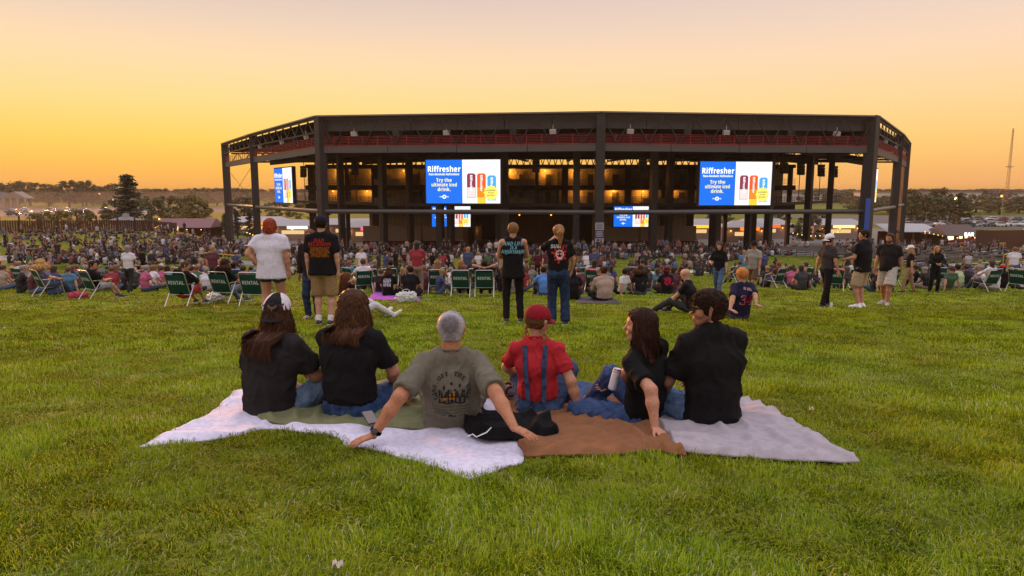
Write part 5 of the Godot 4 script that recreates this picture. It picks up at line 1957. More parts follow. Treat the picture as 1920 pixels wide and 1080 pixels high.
func make_stage():
	var dark := mat(0.028, 0.022, 0.02, 0.9)
	var root := base("stage_building", Vector3(0, 0, 0))
	tag(root, "dark stage building with two lamp lit balconies at the back of the pavilion", "building")
	var x0 := -37.4
	var x1 := 51.3
	var wall := StandardMaterial3D.new()
	wall.albedo_color = lin(Color(0.52, 0.43, 0.32))
	wall.albedo_texture = noise_tex(0.02, [Color(0.7, 0.68, 0.66), Color(1, 1, 1)], [0.3, 0.7], 256, 5, 33)
	wall.uv1_triplanar = true
	wall.uv1_scale = Vector3(0.4, 0.4, 0.4)
	wall.roughness = 0.9
	var bx := func(called: String, xa: float, xb: float, ya: float, yb: float, da: float, db: float, m: Material):
		var s := Shape.new()
		s.box(Vector3((xa + xb) / 2, (ya + yb) / 2, -(da + db) / 2), Vector3((xb - xa) / 2, (yb - ya) / 2, (db - da) / 2))
		return part(called, s.mesh(), m, root)
	bx.call("roof_slab", x0, x1, 5.5, 6.1, 124.6, 131.5, dark)
	var cl := Shape.new()
	for j in 74:
		var xx := x0 + j * 1.2
		cl.bar(Vector3(xx, 6.1, -130.5), Vector3(xx + 0.6, 8.5, -130.5), 0.16, 0.16, Vector3.BACK)
		cl.bar(Vector3(xx + 0.6, 8.5, -130.5), Vector3(xx + 1.2, 6.1, -130.5), 0.16, 0.16, Vector3.BACK)
	cl.bar(Vector3(x0, 7.9, -130.4), Vector3(x1, 7.9, -130.4), 0.2, 1.3)
	part("clerestory_truss", cl.mesh(), dark, root)
	bx.call("balcony_slab", x0, x1, 1.55, 2.4, 124.2, 131.2, dark)
	bx.call("balcony_slab", x0, x1, -2.6, -0.95, 124.0, 131.2, mat(0.05, 0.032, 0.026, 0.9))
	bx.call("back_wall", x0, x1, -2.62, 5.49, 130.2, 130.8, wall)
	bx.call("lower_wall", -27.2, -8.4, -10.8, -2.63, 130.2, 130.8, wall)
	bx.call("lower_wall", 15.4, 33.6, -10.8, -2.63, 130.2, 130.8, wall)
	# the stage house behind the opening, hung with drapes
	var drape := mat(0.05, 0.04, 0.038, 0.95)
	bx.call("stage_side_drape", -8.9, -8.4, -10.8, -2.2, 130.85, 146.0, drape)
	bx.call("stage_side_drape", 15.4, 15.9, -10.8, -2.2, 130.85, 146.0, drape)
	bx.call("stage_rear_drape", -8.9, 15.9, -10.8, -2.2, 146.05, 146.5, drape)
	bx.call("stage_ceiling", -8.9, 15.9, -2.15, -1.8, 130.85, 146.5, drape)
	var k := 0
	var x := x0 + 1.0
	while x < x1:
		var s := Shape.new()
		s.box(Vector3(x, -2.4, -124.9), Vector3(0.55 if k % 2 == 0 else 0.3, 8.0, 0.45))
		part("pier", s.mesh(), dark, root)
		x += 6.4 if k % 2 == 0 else 5.1
		k += 1
	# balcony fronts: thin rails and some solid panels
	for y in [2.4, -0.95]:
		var s := Shape.new()
		for h in 4:
			s.bar(Vector3(x0, y + 0.3 + h * 0.27, -124.45), Vector3(x1, y + 0.3 + h * 0.27, -124.45), 0.05, 0.05)
		part("balcony_rail", s.mesh(), mat(0.12, 0.05, 0.04), root)
		for q in [[-25.0, 4.6], [-2.0, 6.0], [24.0, 7.5], [39.0, 4.0]]:
			if y > 0.0 and q[0] > 0.0:
				continue
			bx.call("front_panel", q[0], q[0] + q[1], y + 0.05, y + 1.05, 124.3, 124.38, mat(0.3, 0.26, 0.22))
		for j in 13:
			var lx := -33.0 + j * 6.4
			if sin(j * 12.9 + y * 3.1) > -0.75:
				lamp(Vector3(lx + 0.9 * sin(j * 5.0 + y), y + 2.75 if y > 0.0 else y + 2.3, -129.3), root, 3.0 + 1.8 * sin(j * 7.3 + y))
			bx.call("room_door", lx + 1.7 + sin(j * 3.0), lx + 2.7 + sin(j * 3.0), y + 0.02, y + 2.1, 129.95, 130.18, mat(0.06, 0.045, 0.04))
			if j % 3 != 1:
				bx.call("room_wall", lx + 3.1, lx + 3.3, y, y + 2.5, 126.5, 130.15, mat(0.16, 0.12, 0.09))
	# stage opening with its dark interior, side walls and house lights
	bx.call("stage_backdrop", -3.5, 10.0, -9.0, -3.6, 139.9, 140.3, mat(0.10, 0.075, 0.066, 1.0))
	bx.call("stage_floor", -8.3, 15.3, -10.9, -9.0, 121.0, 145.9, mat(0.03, 0.026, 0.025))
	for q in [[-27.0, -16.5], [-16.2, -9.0], [15.8, 23.0], [23.3, 33.4]]:
		bx.call("side_wall", q[0], q[1], -7.6, -4.9, 123.4, 123.9, mat(0.34, 0.26, 0.21, 0.9))
		bx.call("side_skirt", q[0], q[1], -10.0, -7.62, 123.0, 123.85, mat(0.02, 0.016, 0.015))
		bx.call("red_banner", q[0] + 1.0, q[1] - 2.0, -8.9, -7.7, 122.5, 122.6, mat(0.12, 0.014, 0.014))
	for j in 5:
		lamp(Vector3(-1.6 + j * 3.0 + (0.0 if j != 2 else 0.2), -3.1, -129.4), root, 0.5, Color(1.0, 0.62, 0.12), 0.14)
	var s2 := Shape.new()
	for j in 8:
		s2.box(Vector3(38.6 + 0.06 * j, 3.6 - j * 0.62, -108.0 + 0.12 * j), Vector3(0.85, 0.29, 0.45), Basis(Vector3.RIGHT, -0.07 * j))
	s2.bar(Vector3(38.6, 3.9, -108), Vector3(38.6, 7.0, -108), 0.08, 0.08)
	tag(part("speaker_array", s2.mesh(), mat(0.012, 0.012, 0.012)), "hanging curved black speaker array before the open right bays", "speaker")

# ---------------------------------------------------------------- trees
func leaf(sh: Shape, c: Vector3, n: Vector3, r: float, rr: RandomNumberGenerator):
	var s := n.cross(Vector3(rr.randf() - 0.5, rr.randf() - 0.5, rr.randf() - 0.5)).normalized()
	var u := n.cross(s).normalized()
	var s0 := sh.v.size()
	for p in [c - s * r, c + u * r * 0.55, c + s * r, c - u * r * 0.55]:
		sh.v.append(p)
		sh.n.append(n)
		sh.c.append(sh.col)
	sh.i.append_array([s0, s0 + 1, s0 + 2, s0, s0 + 2, s0 + 3])

# unit tree: 1 m tall, returns [trunk mesh, crown mesh]
func broad_tree(sd: int, clumps := 46, leaves := 46, wid := 0.36, low := 0.22, lr := 0.034) -> Array:
	var rr := RandomNumberGenerator.new()
	rr.seed = sd
	var t := Shape.new()
	t.tube([Vector3(0, -0.03, 0), Vector3(0.01, 0.15, 0), Vector3(-0.01, 0.4, 0.01), Vector3(0.01, 0.75, 0)], [0.035, 0.028, 0.02, 0.006], 7)
	var c := Shape.new()
	for k in clumps:
		var a := rr.randf() * TAU
		var h := pow(rr.randf(), 0.8)
		var prof := sin(PI * clampf(0.12 + 0.82 * h, 0.0, 1.0)) ** 0.6
		var r := wid * prof * sqrt(rr.randf_range(0.25, 1.15))
		var p := Vector3(cos(a) * r, low + (0.93 - low) * h, sin(a) * r)
		if k % 3 == 0:
			t.tube([Vector3(0, p.y * 0.55, 0), p * Vector3(0.5, 0.8, 0.5), p], [0.012, 0.007, 0.002], 5)
		var cr := rr.randf_range(0.06, 0.12)
		var v := rr.randf_range(0.75, 1.25)
		for j in leaves:
			var n := Vector3(rr.randfn(), rr.randfn() * 0.8 + 0.25, rr.randfn()).normalized()
			var q := p + n * cr * pow(rr.randf(), 0.4)
			var vv := v * rr.randf_range(0.7, 1.3)
			c.col = Color(vv, vv * rr.randf_range(0.92, 1.05), vv * 0.9)
			leaf(c, q, (n + Vector3(rr.randfn(), rr.randfn(), rr.randfn()) * 0.4).normalized(), lr * rr.randf_range(0.6, 1.2), rr)
	return [t.mesh(), c.mesh()]

func fir_tree(sd: int, wid := 0.3, sparse := 1.0) -> Array:
	var rr := RandomNumberGenerator.new()
	rr.seed = sd
	var t := Shape.new()
	t.tube([Vector3(0, -0.03, 0), Vector3(0, 0.5, 0), Vector3(0.005, 1.0, 0)], [0.022, 0.014, 0.002], 7)
	var c := Shape.new()
	for k in int(120 * sparse):
		var h := 0.1 + 0.88 * k / (120.0 * sparse)
		var a := rr.randf() * TAU
		var l := wid * pow(1.0 - h, 0.72) * rr.randf_range(0.55, 1.15) + 0.015
		var d := Vector3(cos(a), 0, sin(a))
		var tip := Vector3(0, h + l * rr.randf_range(-0.05, 0.3), 0) + d * l
		t.tube([Vector3(0, h, 0), tip], [0.005, 0.001], 4, false)
		var v := rr.randf_range(0.7, 1.2)
		for j in 34:
			var f := pow(rr.randf(), 0.6)
			var q := Vector3(0, h, 0).lerp(tip, f) + Vector3(rr.randfn(), rr.randfn() * 0.35 - 0.2, rr.randfn()) * 0.018
			c.col = Color(v, v, v) * rr.randf_range(0.75, 1.25)
			leaf(c, q, (Vector3.UP * 0.7 + d * 0.4 + Vector3(rr.randfn(), rr.randfn(), rr.randfn()) * 0.6).normalized(), rr.randf_range(0.012, 0.024), rr)
	return [t.mesh(), c.mesh()]

var leafmats := {}
func leaf_mat(r: float, g: float, b: float) -> StandardMaterial3D:
	var key := "%.3f%.3f" % [r, g]
	if not leafmats.has(key):
		var m := StandardMaterial3D.new()
		m.albedo_color = lin(Color(r, g, b))
		m.vertex_color_use_as_albedo = true
		m.roughness = 0.7
		m.backlight_enabled = true
		m.backlight = Color(0.4, 0.4, 0.3)
		leafmats[key] = m
	return leafmats[key]

func plant(kind: Array, called: String, at: Vector3, h: float, w: float, turn: float, m: Material, label: String, group := ""):
	var o := base(called, at, turn)
	o.scale = Vector3(w, h, w)
	part("trunk", kind[0], mat(0.05, 0.035, 0.025), o)
	part("crown", kind[1], m, o)
	tag(o, label, "tree", group)

func tri_roof(s: Shape, a: Vector3, hx: float, hz: float, rise: float, over := 0.4):
	# hipped roof over a rectangle centred at a
	var e := [a + Vector3(-hx - over, 0, hz + over), a + Vector3(hx + over, 0, hz + over), a + Vector3(hx + over, 0, -hz - over), a + Vector3(-hx - over, 0, -hz - over)]
	var r0 := a + Vector3(-maxf(hx - hz, 0.2), rise, 0)
	var r1 := a + Vector3(maxf(hx - hz, 0.2), rise, 0)
	s.quad(e[0], r0, r1, e[1])
	s.quad(e[2], r1, r0, e[3])
	s.tri(e[1], r1, e[2])
	s.tri(e[3], r0, e[0])
	s.quad(e[0], e[1], e[2], e[3])

func sign_text(parent: Node, txt: String, h: float, at: Vector3, m: Material, called := "lettering"):
	var o := part(called, text_mesh(txt, h, 0.08), m, parent)
	o.position = at

func make_surroundings():
	var rr := RandomNumberGenerator.new()
	rr.seed = 21
	var treeA := broad_tree(1)
	var treeB := broad_tree(2, 38, 50, 0.42, 0.15)
	var treeC := broad_tree(3, 30, 40, 0.5, 0.06, 0.045)
	var fir := fir_tree(4, 0.27)
	var pine := fir_tree(5, 0.62, 0.7)
	var olive := leaf_mat(0.10, 0.085, 0.018)
	var green := leaf_mat(0.07, 0.078, 0.02)
	var gold := leaf_mat(0.17, 0.13, 0.022)
	var deep := leaf_mat(0.036, 0.045, 0.018)
	var G := func(x: float, d: float) -> Vector3: return onground(x, -d)
	# left side
	plant(fir, "conifer_tree", G.call(-84.0, 150.0), 14.2, 21.0, 0.3, deep, "tall dark conifer standing behind the wooden fence on the left")
	plant(treeB, "round_tree", G.call(-93.0, 175.0), 9.4, 11.5, 0.0, olive, "rounded olive tree just right of the tall conifer", "trees behind the left bar")
	plant(treeA, "round_tree", G.call(-83.0, 178.0), 9.6, 11.5, 1.0, gold, "golden green tree above the ridge of the left bar roof", "trees behind the left bar")
	plant(treeB, "round_tree", G.call(-88.5, 186.0), 9.0, 11.0, 2.0, green, "green tree in the middle of the clump behind the left bar", "trees behind the left bar")
	for q in [[-116.0, 168.0, 5.6, 7.0, gold, "small golden tree above the left end of the fence"], [-110.0, 165.0, 6.2, 8.0, gold, "spreading golden bush tree behind the fence, left of two"], [-104.0, 164.0, 6.6, 8.6, gold, "spreading golden bush tree behind the fence, right of two"], [-98.0, 162.0, 5.6, 7.0, olive, "low olive bush tree between the golden ones and the conifer"]]:
		plant(treeC, "bush_tree", G.call(q[0], q[1]), q[2], q[3], rr.randf() * TAU, q[4], q[5], "bush trees behind the fence")
	for k in 6:
		plant([treeA, treeB, treeC][k % 3], "grove_tree", G.call(-128.0 + k * 13.0, 222.0 + 9.0 * sin(k * 2.3)), [8.0, 9.5, 6.5, 9.0, 7.5, 8.5][k], 13.0, k * 1.3, [green, olive, gold][k % 3], ["green tree in the hazy grove left of the conifer", "olive tree in the hazy grove left of the conifer", "golden bush in the hazy grove behind the conifer", "green tree in the hazy grove behind the conifer", "olive tree in the hazy grove right of the conifer", "golden bush in the hazy grove above the bar"][k], "trees of the hazy grove")
	plant(fir, "small_conifer", G.call(-60.5, 150.0), 6.4, 6.6, 1.0, deep, "small dark conifer left of the leftmost pavilion column", "small conifers by the pavilion")
	plant(fir, "small_conifer", G.call(-64.0, 152.0), 5.6, 6.0, 2.0, deep, "small dark conifer beside the left bar gable", "small conifers by the pavilion")
	plant(fir, "small_conifer", G.call(-57.0, 148.0), 6.8, 6.6, 3.0, deep, "small dark conifer between the two leftmost columns", "small conifers by the pavilion")
	# belts of trees
	for k in 26:
		var x := lerpf(-385.0, -200.0, k / 25.0) + rr.randf_range(-6, 6)
		var d := rr.randf_range(470.0, 580.0)
		plant([treeA, treeB][k % 2], "belt_tree", G.call(x * d / 500.0, d), rr.randf_range(12.0, 17.0) * (1.15 if k < 14 else 0.85), rr.randf_range(20.0, 28.0), rr.randf() * TAU, [olive, green, deep][k % 3], ["olive tree in the hazy belt left of the conifer", "green tree in the hazy belt left of the conifer", "dark tree in the hazy belt left of the conifer"][k % 3], ["olive trees of the left belt", "green trees of the left belt", "dark trees of the left belt"][k % 3])
	for k in 24:
		var x := lerpf(180.0, 290.0, k / 23.0) + rr.randf_range(-4, 4)
		var d := rr.randf_range(310.0, 370.0)
		plant([treeA, treeB][k % 2], "belt_tree", G.call(x * d / 350.0, d), rr.randf_range(6.5, 9.5), rr.randf_range(14.0, 20.0), rr.randf() * TAU, [olive, green, gold][k % 3], ["olive tree in the belt behind the right car park", "green tree in the belt behind the right car park", "golden tree in the belt behind the right car park"][k % 3], ["olive trees of the right belt", "green trees of the right belt", "golden trees of the right belt"][k % 3])
	for k in 4:
		plant([treeA, treeB][k % 2], "corner_tree", G.call(125.0 + k * 6.0, 214.0 + k * 3.0), [11.4, 9.6, 11.8, 8.6][k], [12.0, 13.0, 12.0, 12.0][k], k * 1.0, [olive, green, olive, green][k], ["tall olive tree rising just right of the pavilion", "green tree second from the pavilion on the right", "tall olive tree third from the pavilion on the right", "green tree fourth from the pavilion on the right"][k], "trees right of the pavilion")
	plant(pine, "pine_tree", G.call(93.0, 142.0), 10.2, 12.0, 0.5, leaf_mat(0.075, 0.066, 0.016), "broad flat branched pine behind the right bar")
	for k in 8:
		plant(treeA, "yard_tree", G.call(-20.0 + k * 14.0, 168.0 + 6.0 * sin(k * 2.0)), rr.randf_range(5.0, 7.0), 8.5, rr.randf() * TAU, [olive, green][k % 2], "leafy tree seen through the pavilion behind the stage", "trees behind the stage")
	plant(treeB, "yard_tree", G.call(58.0, 134.0), 5.6, 8.0, 0.2, olive, "leafy tree hung with string lights inside the right bays")
	# far woods: masses that nobody could count
	for side in [-1.0, 1.0, 0.0]:
		var mm := MultiMesh.new()
		mm.transform_format = MultiMesh.TRANSFORM_3D
		mm.mesh = treeC[1]
		mm.instance_count = 260
		for k in 260:
			var d := rr.randf_range(560.0, 1250.0)
			var x := rr.randf_range(-0.95, -0.3) * d if side < 0.0 else rr.randf_range(0.3, 0.95) * d if side > 0.0 else rr.randf_range(-0.32, 0.32) * d
			var h := rr.randf_range(9.0, 14.0) * (1.0 if d < 900.0 else 1.25)
			mm.set_instance_transform(k, Transform3D(Basis(Vector3.UP, rr.randf() * TAU).scaled(Vector3(h * 2.4, h, h * 2.4)), G.call(x, d)))
		var o := MultiMeshInstance3D.new()
		o.name = numbered("distant_woods")
		o.multimesh = mm
		o.material_override = deep
		tag(o, "hazy line of distant woods " + ("left of" if side < 0.0 else "right of" if side > 0.0 else "behind") + " the pavilion", "woods", "", "stuff")
		add_child(o)
	# left fence of upright boards
	var brown := mat(0.075, 0.03, 0.018, 0.85)
	var fence := base("board_fence", Vector3.ZERO)
	tag(fence, "long brown board fence along the far left lawn", "fence")
	var fp := [Vector2(-98, 106), Vector2(-82, 109), Vector2(-74, 111), Vector2(-66, 114), Vector2(-60, 122)]
	var bs := Shape.new()
	for k in fp.size() - 1:
		var a: Vector2 = fp[k]
		var b: Vector2 = fp[k + 1]
		var n := int(a.distance_to(b) / 0.34)
		var top0: float = [2.1, 2.0, 1.9, 1.9, 2.1][k]
		var top1: float = [2.1, 2.0, 1.9, 1.9, 2.1][k + 1]
		for j in n:
			var p := a.lerp(b, (j + 0.5) / n)
			var h := lerpf(top0, top1, j / float(n)) + rr.randf_range(-0.04, 0.04)
			var g := gy(p.x, p.y)
			bs.box(Vector3(p.x, g + h / 2.0 - 0.05, -p.y), Vector3(0.145, h / 2.0 + 0.05, 0.025 + rr.randf() * 0.02))
		for j in int(n / 8):
			var p := a.lerp(b, j * 8.0 / n)
			var g := gy(p.x, p.y)
			var ps := Shape.new()
			ps.box(Vector3(p.x, g + 1.2, -p.y - 0.14), Vector3(0.1, 1.5, 0.09))
			part("post", ps.mesh(), brown, fence)
	var bo := part("boards", bs.mesh(), brown, fence)
	bo.set_meta("kind", "stuff")
	# left bar
	bar_house(G.call(-72.7, 152.0), 7.0, 2.5, Vector2(-61.5, -129), mat(0.19, 0.085, 0.085, 0.8), "open sided bar with a long dull red roof on the left", -2.9)
	# kiosk
	var kq := base("kiosk", G.call(-68.5, 121.0))
	tag(kq, "small white and red kiosk with a flat grey roof by the fence", "kiosk")
	var s := Shape.new()
	s.box(Vector3(0, 1.2, 0), Vector3(1.9, 1.2, 1.5))
	part("wall", s.mesh(), mat(0.55, 0.5, 0.48), kq)
	s = Shape.new()
	s.box(Vector3(-0.9, 2.0, 1.53), Vector3(0.9, 0.35, 0.03))
	part("red_board", s.mesh(), mat(0.4, 0.03, 0.02), kq)
	s = Shape.new()
	tri_roof(s, Vector3(0, 2.45, 0), 2.0, 1.6, 0.7)
	part("roof", s.mesh(), mat(0.16, 0.15, 0.145), kq)
	s = Shape.new()
	s.box(Vector3(0.1, 3.2, 0), Vector3(0.4, 0.4, 0.4))
	part("vent", s.mesh(), mat(0.3, 0.3, 0.28), kq)
	# right bar, shed, fence
	bar_house(G.call(84.3, 130.0), 3.6, 2.2, Vector2(69, -103), mat(0.1, 0.06, 0.05, 0.8), "lit bar counter under the broad pine on the right", 0.0)
	var sd := base("long_shed", G.call(78.0, 134.0))
	tag(sd, "long low shed with a pale metal roof right of the pavilion", "shed")
	s = Shape.new()
	s.quad(Vector3(-5.5, 2.6, 2.6), Vector3(-5.5, 4.0, -2.2), Vector3(4.2, 4.0, -2.2), Vector3(5.6, 2.6, 2.6))
	s.quad(Vector3(-5.5, 2.5, 2.6), Vector3(5.6, 2.5, 2.6), Vector3(4.2, 3.9, -2.2), Vector3(-5.5, 3.9, -2.2))
	part("roof", s.mesh(), mat(0.36, 0.33, 0.34, 0.6), sd)
	s = Shape.new()
	s.box(Vector3(0, 1.2, -1.8), Vector3(5.0, 1.3, 0.1))
	part("wall", s.mesh(), brown, sd)
	for k in 5:
		s = Shape.new()
		s.box(Vector3(-5.0 + k * 2.4, 1.2, 2.2), Vector3(0.09, 1.35, 0.09))
		part("post", s.mesh(), brown, sd)
		lamp(Vector3(-4.2 + k * 2.2, 2.3, 1.6), sd, 0.12, Color(1.0, 0.6, 0.2), 0.09)
	var f2 := base("dark_fence", Vector3.ZERO)
	tag(f2, "dark brown fence at the right edge above the yellow stair rails", "fence")
	bs = Shape.new()
	for j in 34:
		bs.box(Vector3(76.5 + j * 0.34, gy(80, 112) + 1.5, -112.0 - j * 0.05), Vector3(0.15, 1.6 + 0.03 * sin(j * 3.0), 0.03))
	bo = part("boards", bs.mesh(), brown, f2)
	bo.set_meta("kind", "stuff")
	s = Shape.new()
	s.box(Vector3(82.0, gy(80, 112) + 0.3, -112.8), Vector3(6.0, 0.1, 0.1))
	part("rail", s.mesh(), brown, f2)
	s = Shape.new()
	s.bar(G.call(72.5, 114.0) + Vector3(0, 0.75, 0), G.call(76.6, 112.5) + Vector3(0, 1.35, 0), 0.1, 1.3)
	tag(part("red_panel", s.mesh(), mat(0.2, 0.018, 0.02)), "slanted dull red panel below the right bar", "panel")
	# yellow hand rails
	var yel := mat(0.5, 0.29, 0.03, 0.5)
	var rl := [[-53.0, 108.0, -49.0, 100.0, "yellow handrail beside the steps left of the bar"], [-57.0, 110.0, -53.5, 102.0, "yellow handrail beside the kiosk steps"], [-29.0, 62.0, -24.5, 60.5, "yellow railing at the foot of the left lawn, lower one"], [-35.0, 84.0, -21.0, 64.0, "long pale railing running down towards the leftmost columns"], [33.0, 45.0, 47.0, 52.0, "long yellow railing across the right lawn"], [45.0, 62.0, 56.0, 74.0, "yellow railing behind the right lawn crowd"], [64.0, 100.0, 72.0, 107.0, "yellow stair rail below the dark fence, left one"], [70.0, 98.0, 77.0, 106.0, "yellow stair rail below the dark fence, right one"]]
	for q in rl:
		var o := base("handrail", Vector3.ZERO)
		tag(o, q[4], "railing", "yellow handrails of the venue")
		var a: Vector3 = G.call(q[0], q[1])
		var b: Vector3 = G.call(q[2], q[3])
		for h in [0.55, 1.1]:
			s = Shape.new()
			s.tube([a + Vector3(0, h, 0), b + Vector3(0, h, 0)], 0.05, 6)
			part("rail", s.mesh(), yel, o)
		var n := int(a.distance_to(b) / 2.2) + 1
		for k in n + 1:
			var p := a.lerp(b, k / float(n))
			s = Shape.new()
			s.tube([Vector3(p.x, gy(p.x, -p.z) - 0.1, p.z), p + Vector3(0, 1.1, 0)], 0.045, 6)
			part("post", s.mesh(), yel, o)
	# benches of the reserved seats on the right, rows curved about the stage
	var alu := mat(0.3, 0.27, 0.26, 0.45)
	for k in 10:
		var rad := 50.0 + k * 2.35
		var o := base("bench_row", Vector3.ZERO)
		tag(o, ["curved metal bench row on the right, the one nearest the pavilion", "curved metal bench row in the middle of the right slope", "curved metal bench row on the right, the one nearest the lawn"][0 if k == 0 else 2 if k == 9 else 1], "bench", "bench rows on the right")
		s = Shape.new()
		var back := Shape.new()
		for j in 12:
			var a0 := deg_to_rad(22.0 + j * 2.1)
			var a1 := deg_to_rad(22.0 + (j + 1) * 2.1)
			var p := Vector3(CX + sin(a0) * rad * 1.02, 0, -125.0 + cos(a0) * rad)
			var q := Vector3(CX + sin(a1) * rad * 1.02, 0, -125.0 + cos(a1) * rad)
			p.y = gy(p.x, -p.z) + 0.42
			q.y = gy(q.x, -q.z) + 0.42
			s.bar(p, q, 0.36, 0.05)
			back.bar(p + Vector3(0, 0.36, 0.24), q + Vector3(0, 0.36, 0.24), 0.04, 0.2)
			if j % 2 == 0:
				var sp := Shape.new()
				sp.bar(p + Vector3(0, -0.5, 0.1), p + Vector3(0, 0.4, 0.22), 0.06, 0.06)
				part("support", sp.mesh(), mat(0.06, 0.05, 0.05), o)
		part("seat", s.mesh(), alu, o)
		part("backrest", back.mesh(), mat(0.12, 0.105, 0.1, 0.5), o)
	# concession stands behind and beside the pavilion
	var st := [[-47.0, 146.0, 10.0, "small stand with a white sign between the leftmost columns", Color(0.9, 0.9, 0.9)], [-30.0, 140.0, 9.0, "stand with a pink sign beside the blue topped stand", Color(1.0, 0.3, 0.4)], [-12.0, 146.0, 11.0, "low stand with a warm sign left behind the stage", Color(1.0, 0.6, 0.2)], [33.0, 142.0, 9.0, "stand with a white sign right behind the stage", Color(0.9, 0.9, 0.8)], [48.0, 140.0, 9.0, "narrow stand with an orange sign in the right bays", Color(1.0, 0.45, 0.1)], [-62.0, 165.0, 16.0, "white roofed stand with an orange sign left of the pavilion", Color(1.0, 0.5, 0.05)], [-36.0, 152.0, 14.0, "pale stand with a yellow sign seen through the left bays", Color(1.0, 0.75, 0.1)], [-22.0, 150.0, 12.0, "stand with blue tops seen through the left bays", Color(0.1, 0.3, 0.9)], [40.0, 150.0, 12.0, "stand with a bright yellow opening seen through the right bays", Color(1.0, 0.7, 0.15)], [56.0, 152.0, 12.0, "pink walled stand seen through the right bays", Color(1.0, 0.35, 0.15)], [72.0, 150.0, 11.0, "gabled stand with a lit board at the right column", Color(1.0, 0.85, 0.5)]]
	for q in st:
		var o := base("food_stand", G.call(q[0], q[1]))
		tag(o, q[3], "stand", "stands round the pavilion")
		var w: float = q[2]
		s = Shape.new()
		s.box(Vector3(0, 1.5, -1.5), Vector3(w / 2, 1.55, 1.5))
		part("wall", s.mesh(), mat(0.34, 0.27, 0.25), o)
		s = Shape.new()
		tri_roof(s, Vector3(0, 3.1, -1.2), w / 2, 2.2, 1.3, 0.6)
		part("roof", s.mesh(), mat(0.36, 0.32, 0.32, 0.7), o)
		s = Shape.new()
		s.box(Vector3(0, 1.7, 0.03), Vector3(w * 0.24, 0.4, 0.04))
		part("counter_opening", s.mesh(), glow(1.0, 0.66, 0.28, 0.75), o)
		s = Shape.new()
		var c: Color = q[4]
		s.box(Vector3(w * 0.1, 2.72, 0.06), Vector3(w * 0.22, 0.32, 0.05))
		part("sign_board", s.mesh(), glow(c.r, c.g * c.g, c.b * c.b, 1.3), o)
		for k in 3:
			lamp(Vector3(-w * 0.35 + k * w * 0.35, 2.35, 0.5), o, 0.25, Color(1.0, 0.7, 0.35), 0.12)
	# strings of bulbs by the columns
	for q in [[-47.5, 122.0, -43.0, 126.0, "string of warm bulbs beside the second left column"], [52.0, 128.0, 64.0, 132.0, "string of warm bulbs in the right bays"], [78.0, 128.5, 88.0, 128.5, "string of warm bulbs over the right bar"]]:
		var o := base("bulb_string", Vector3.ZERO)
		tag(o, q[4], "string lights")
		var a: Vector3 = G.call(q[0], q[1]) + Vector3(0, 2.9, 0)
		var b: Vector3 = G.call(q[2], q[3]) + Vector3(0, 2.9, 0)
		var pts := []
		for k in 13:
			var t := k / 12.0
			pts.append(a.lerp(b, t) - Vector3(0, 0.9 * sin(PI * t), 0))
		s = Shape.new()
		s.tube(pts, 0.015, 4)
		part("wire", s.mesh(), mat(0.02, 0.02, 0.02), o)
		for k in 12:
			s = Shape.new()
			s.lathe(pts[k] - Vector3(0, 0.1, 0), [Vector2(0.0, -0.09), Vector2(0.08, -0.03), Vector2(0.07, 0.05), Vector2(0.0, 0.1)], 8)
			part("bulb", s.mesh(), glow(1.0, 0.58, 0.12, 3.0), o)
	# lamp posts
	for q in [[-252.0, 420.0, 9.5, Color(1.0, 0.5, 0.1), "lamp post with an orange light over the left car park"], [-180.0, 310.0, 7.0, Color(1.0, 0.9, 0.7), "short lamp post with a white light beside the left cars"], [118.5, 182.0, 8.6, Color(1.0, 0.85, 0.5), "lamp post with a bright light above the broad pine"], [172.0, 240.0, 9.0, Color(1.0, 0.6, 0.2), "lamp post with a warm light before the white sheds"], [83.5, 110.0, 3.4, Color(1.0, 0.75, 0.4), "low lamp with a flare over the dark fence"], [-63.5, 124.0, 3.2, Color(1.0, 0.65, 0.25), "low lamp between the kiosk and the left bar"]]:
		var o := base("lamp_post", G.call(q[0], q[1]))
		tag(o, q[4], "lamp post", "lamp posts round the grounds")
		s = Shape.new()
		s.tube([Vector3(0, -0.2, 0), Vector3(0, q[2], 0), Vector3(-0.5, q[2] + 0.1, 0)], [0.1, 0.07, 0.05], 7)
		part("pole", s.mesh(), mat(0.3, 0.25, 0.2), o)
		lamp(Vector3(-0.6, q[2] - 0.1, 0), o, 1.2, q[3], 0.35 if q[1] > 150.0 else 0.16)
	# radio mast
	var mo := base("radio_mast", G.call(290.0, 402.0))
	tag(mo, "slender lattice radio mast at the right edge", "mast")
	s = Shape.new()
	var lat := Shape.new()
	for k in 3:
		var a := TAU * k / 3.0
		var a2 := TAU * (k + 1) / 3.0
		s.tube([Vector3(cos(a) * 1.1, -1, sin(a) * 1.1), Vector3(cos(a) * 0.35, 47, sin(a) * 0.35)], 0.1, 5)
		for j in 22:
			var r0 := lerpf(1.1, 0.35, j / 22.0)
			var r1 := lerpf(1.1, 0.35, (j + 1) / 22.0)
			lat.bar(Vector3(cos(a) * r0, j * 2.1, sin(a) * r0), Vector3(cos(a2) * r1, (j + 1) * 2.1, sin(a2) * r1), 0.07, 0.07)
	part("mast_legs", s.mesh(), mat(0.3, 0.12, 0.08), mo)
	part("lattice", lat.mesh(), mat(0.3, 0.12, 0.08), mo)
	s = Shape.new()
	s.bar(Vector3(-2.2, 25, 0), Vector3(2.2, 25, 0), 0.4, 0.4)
	part("antenna_arm", s.mesh(), mat(0.25, 0.2, 0.18), mo)
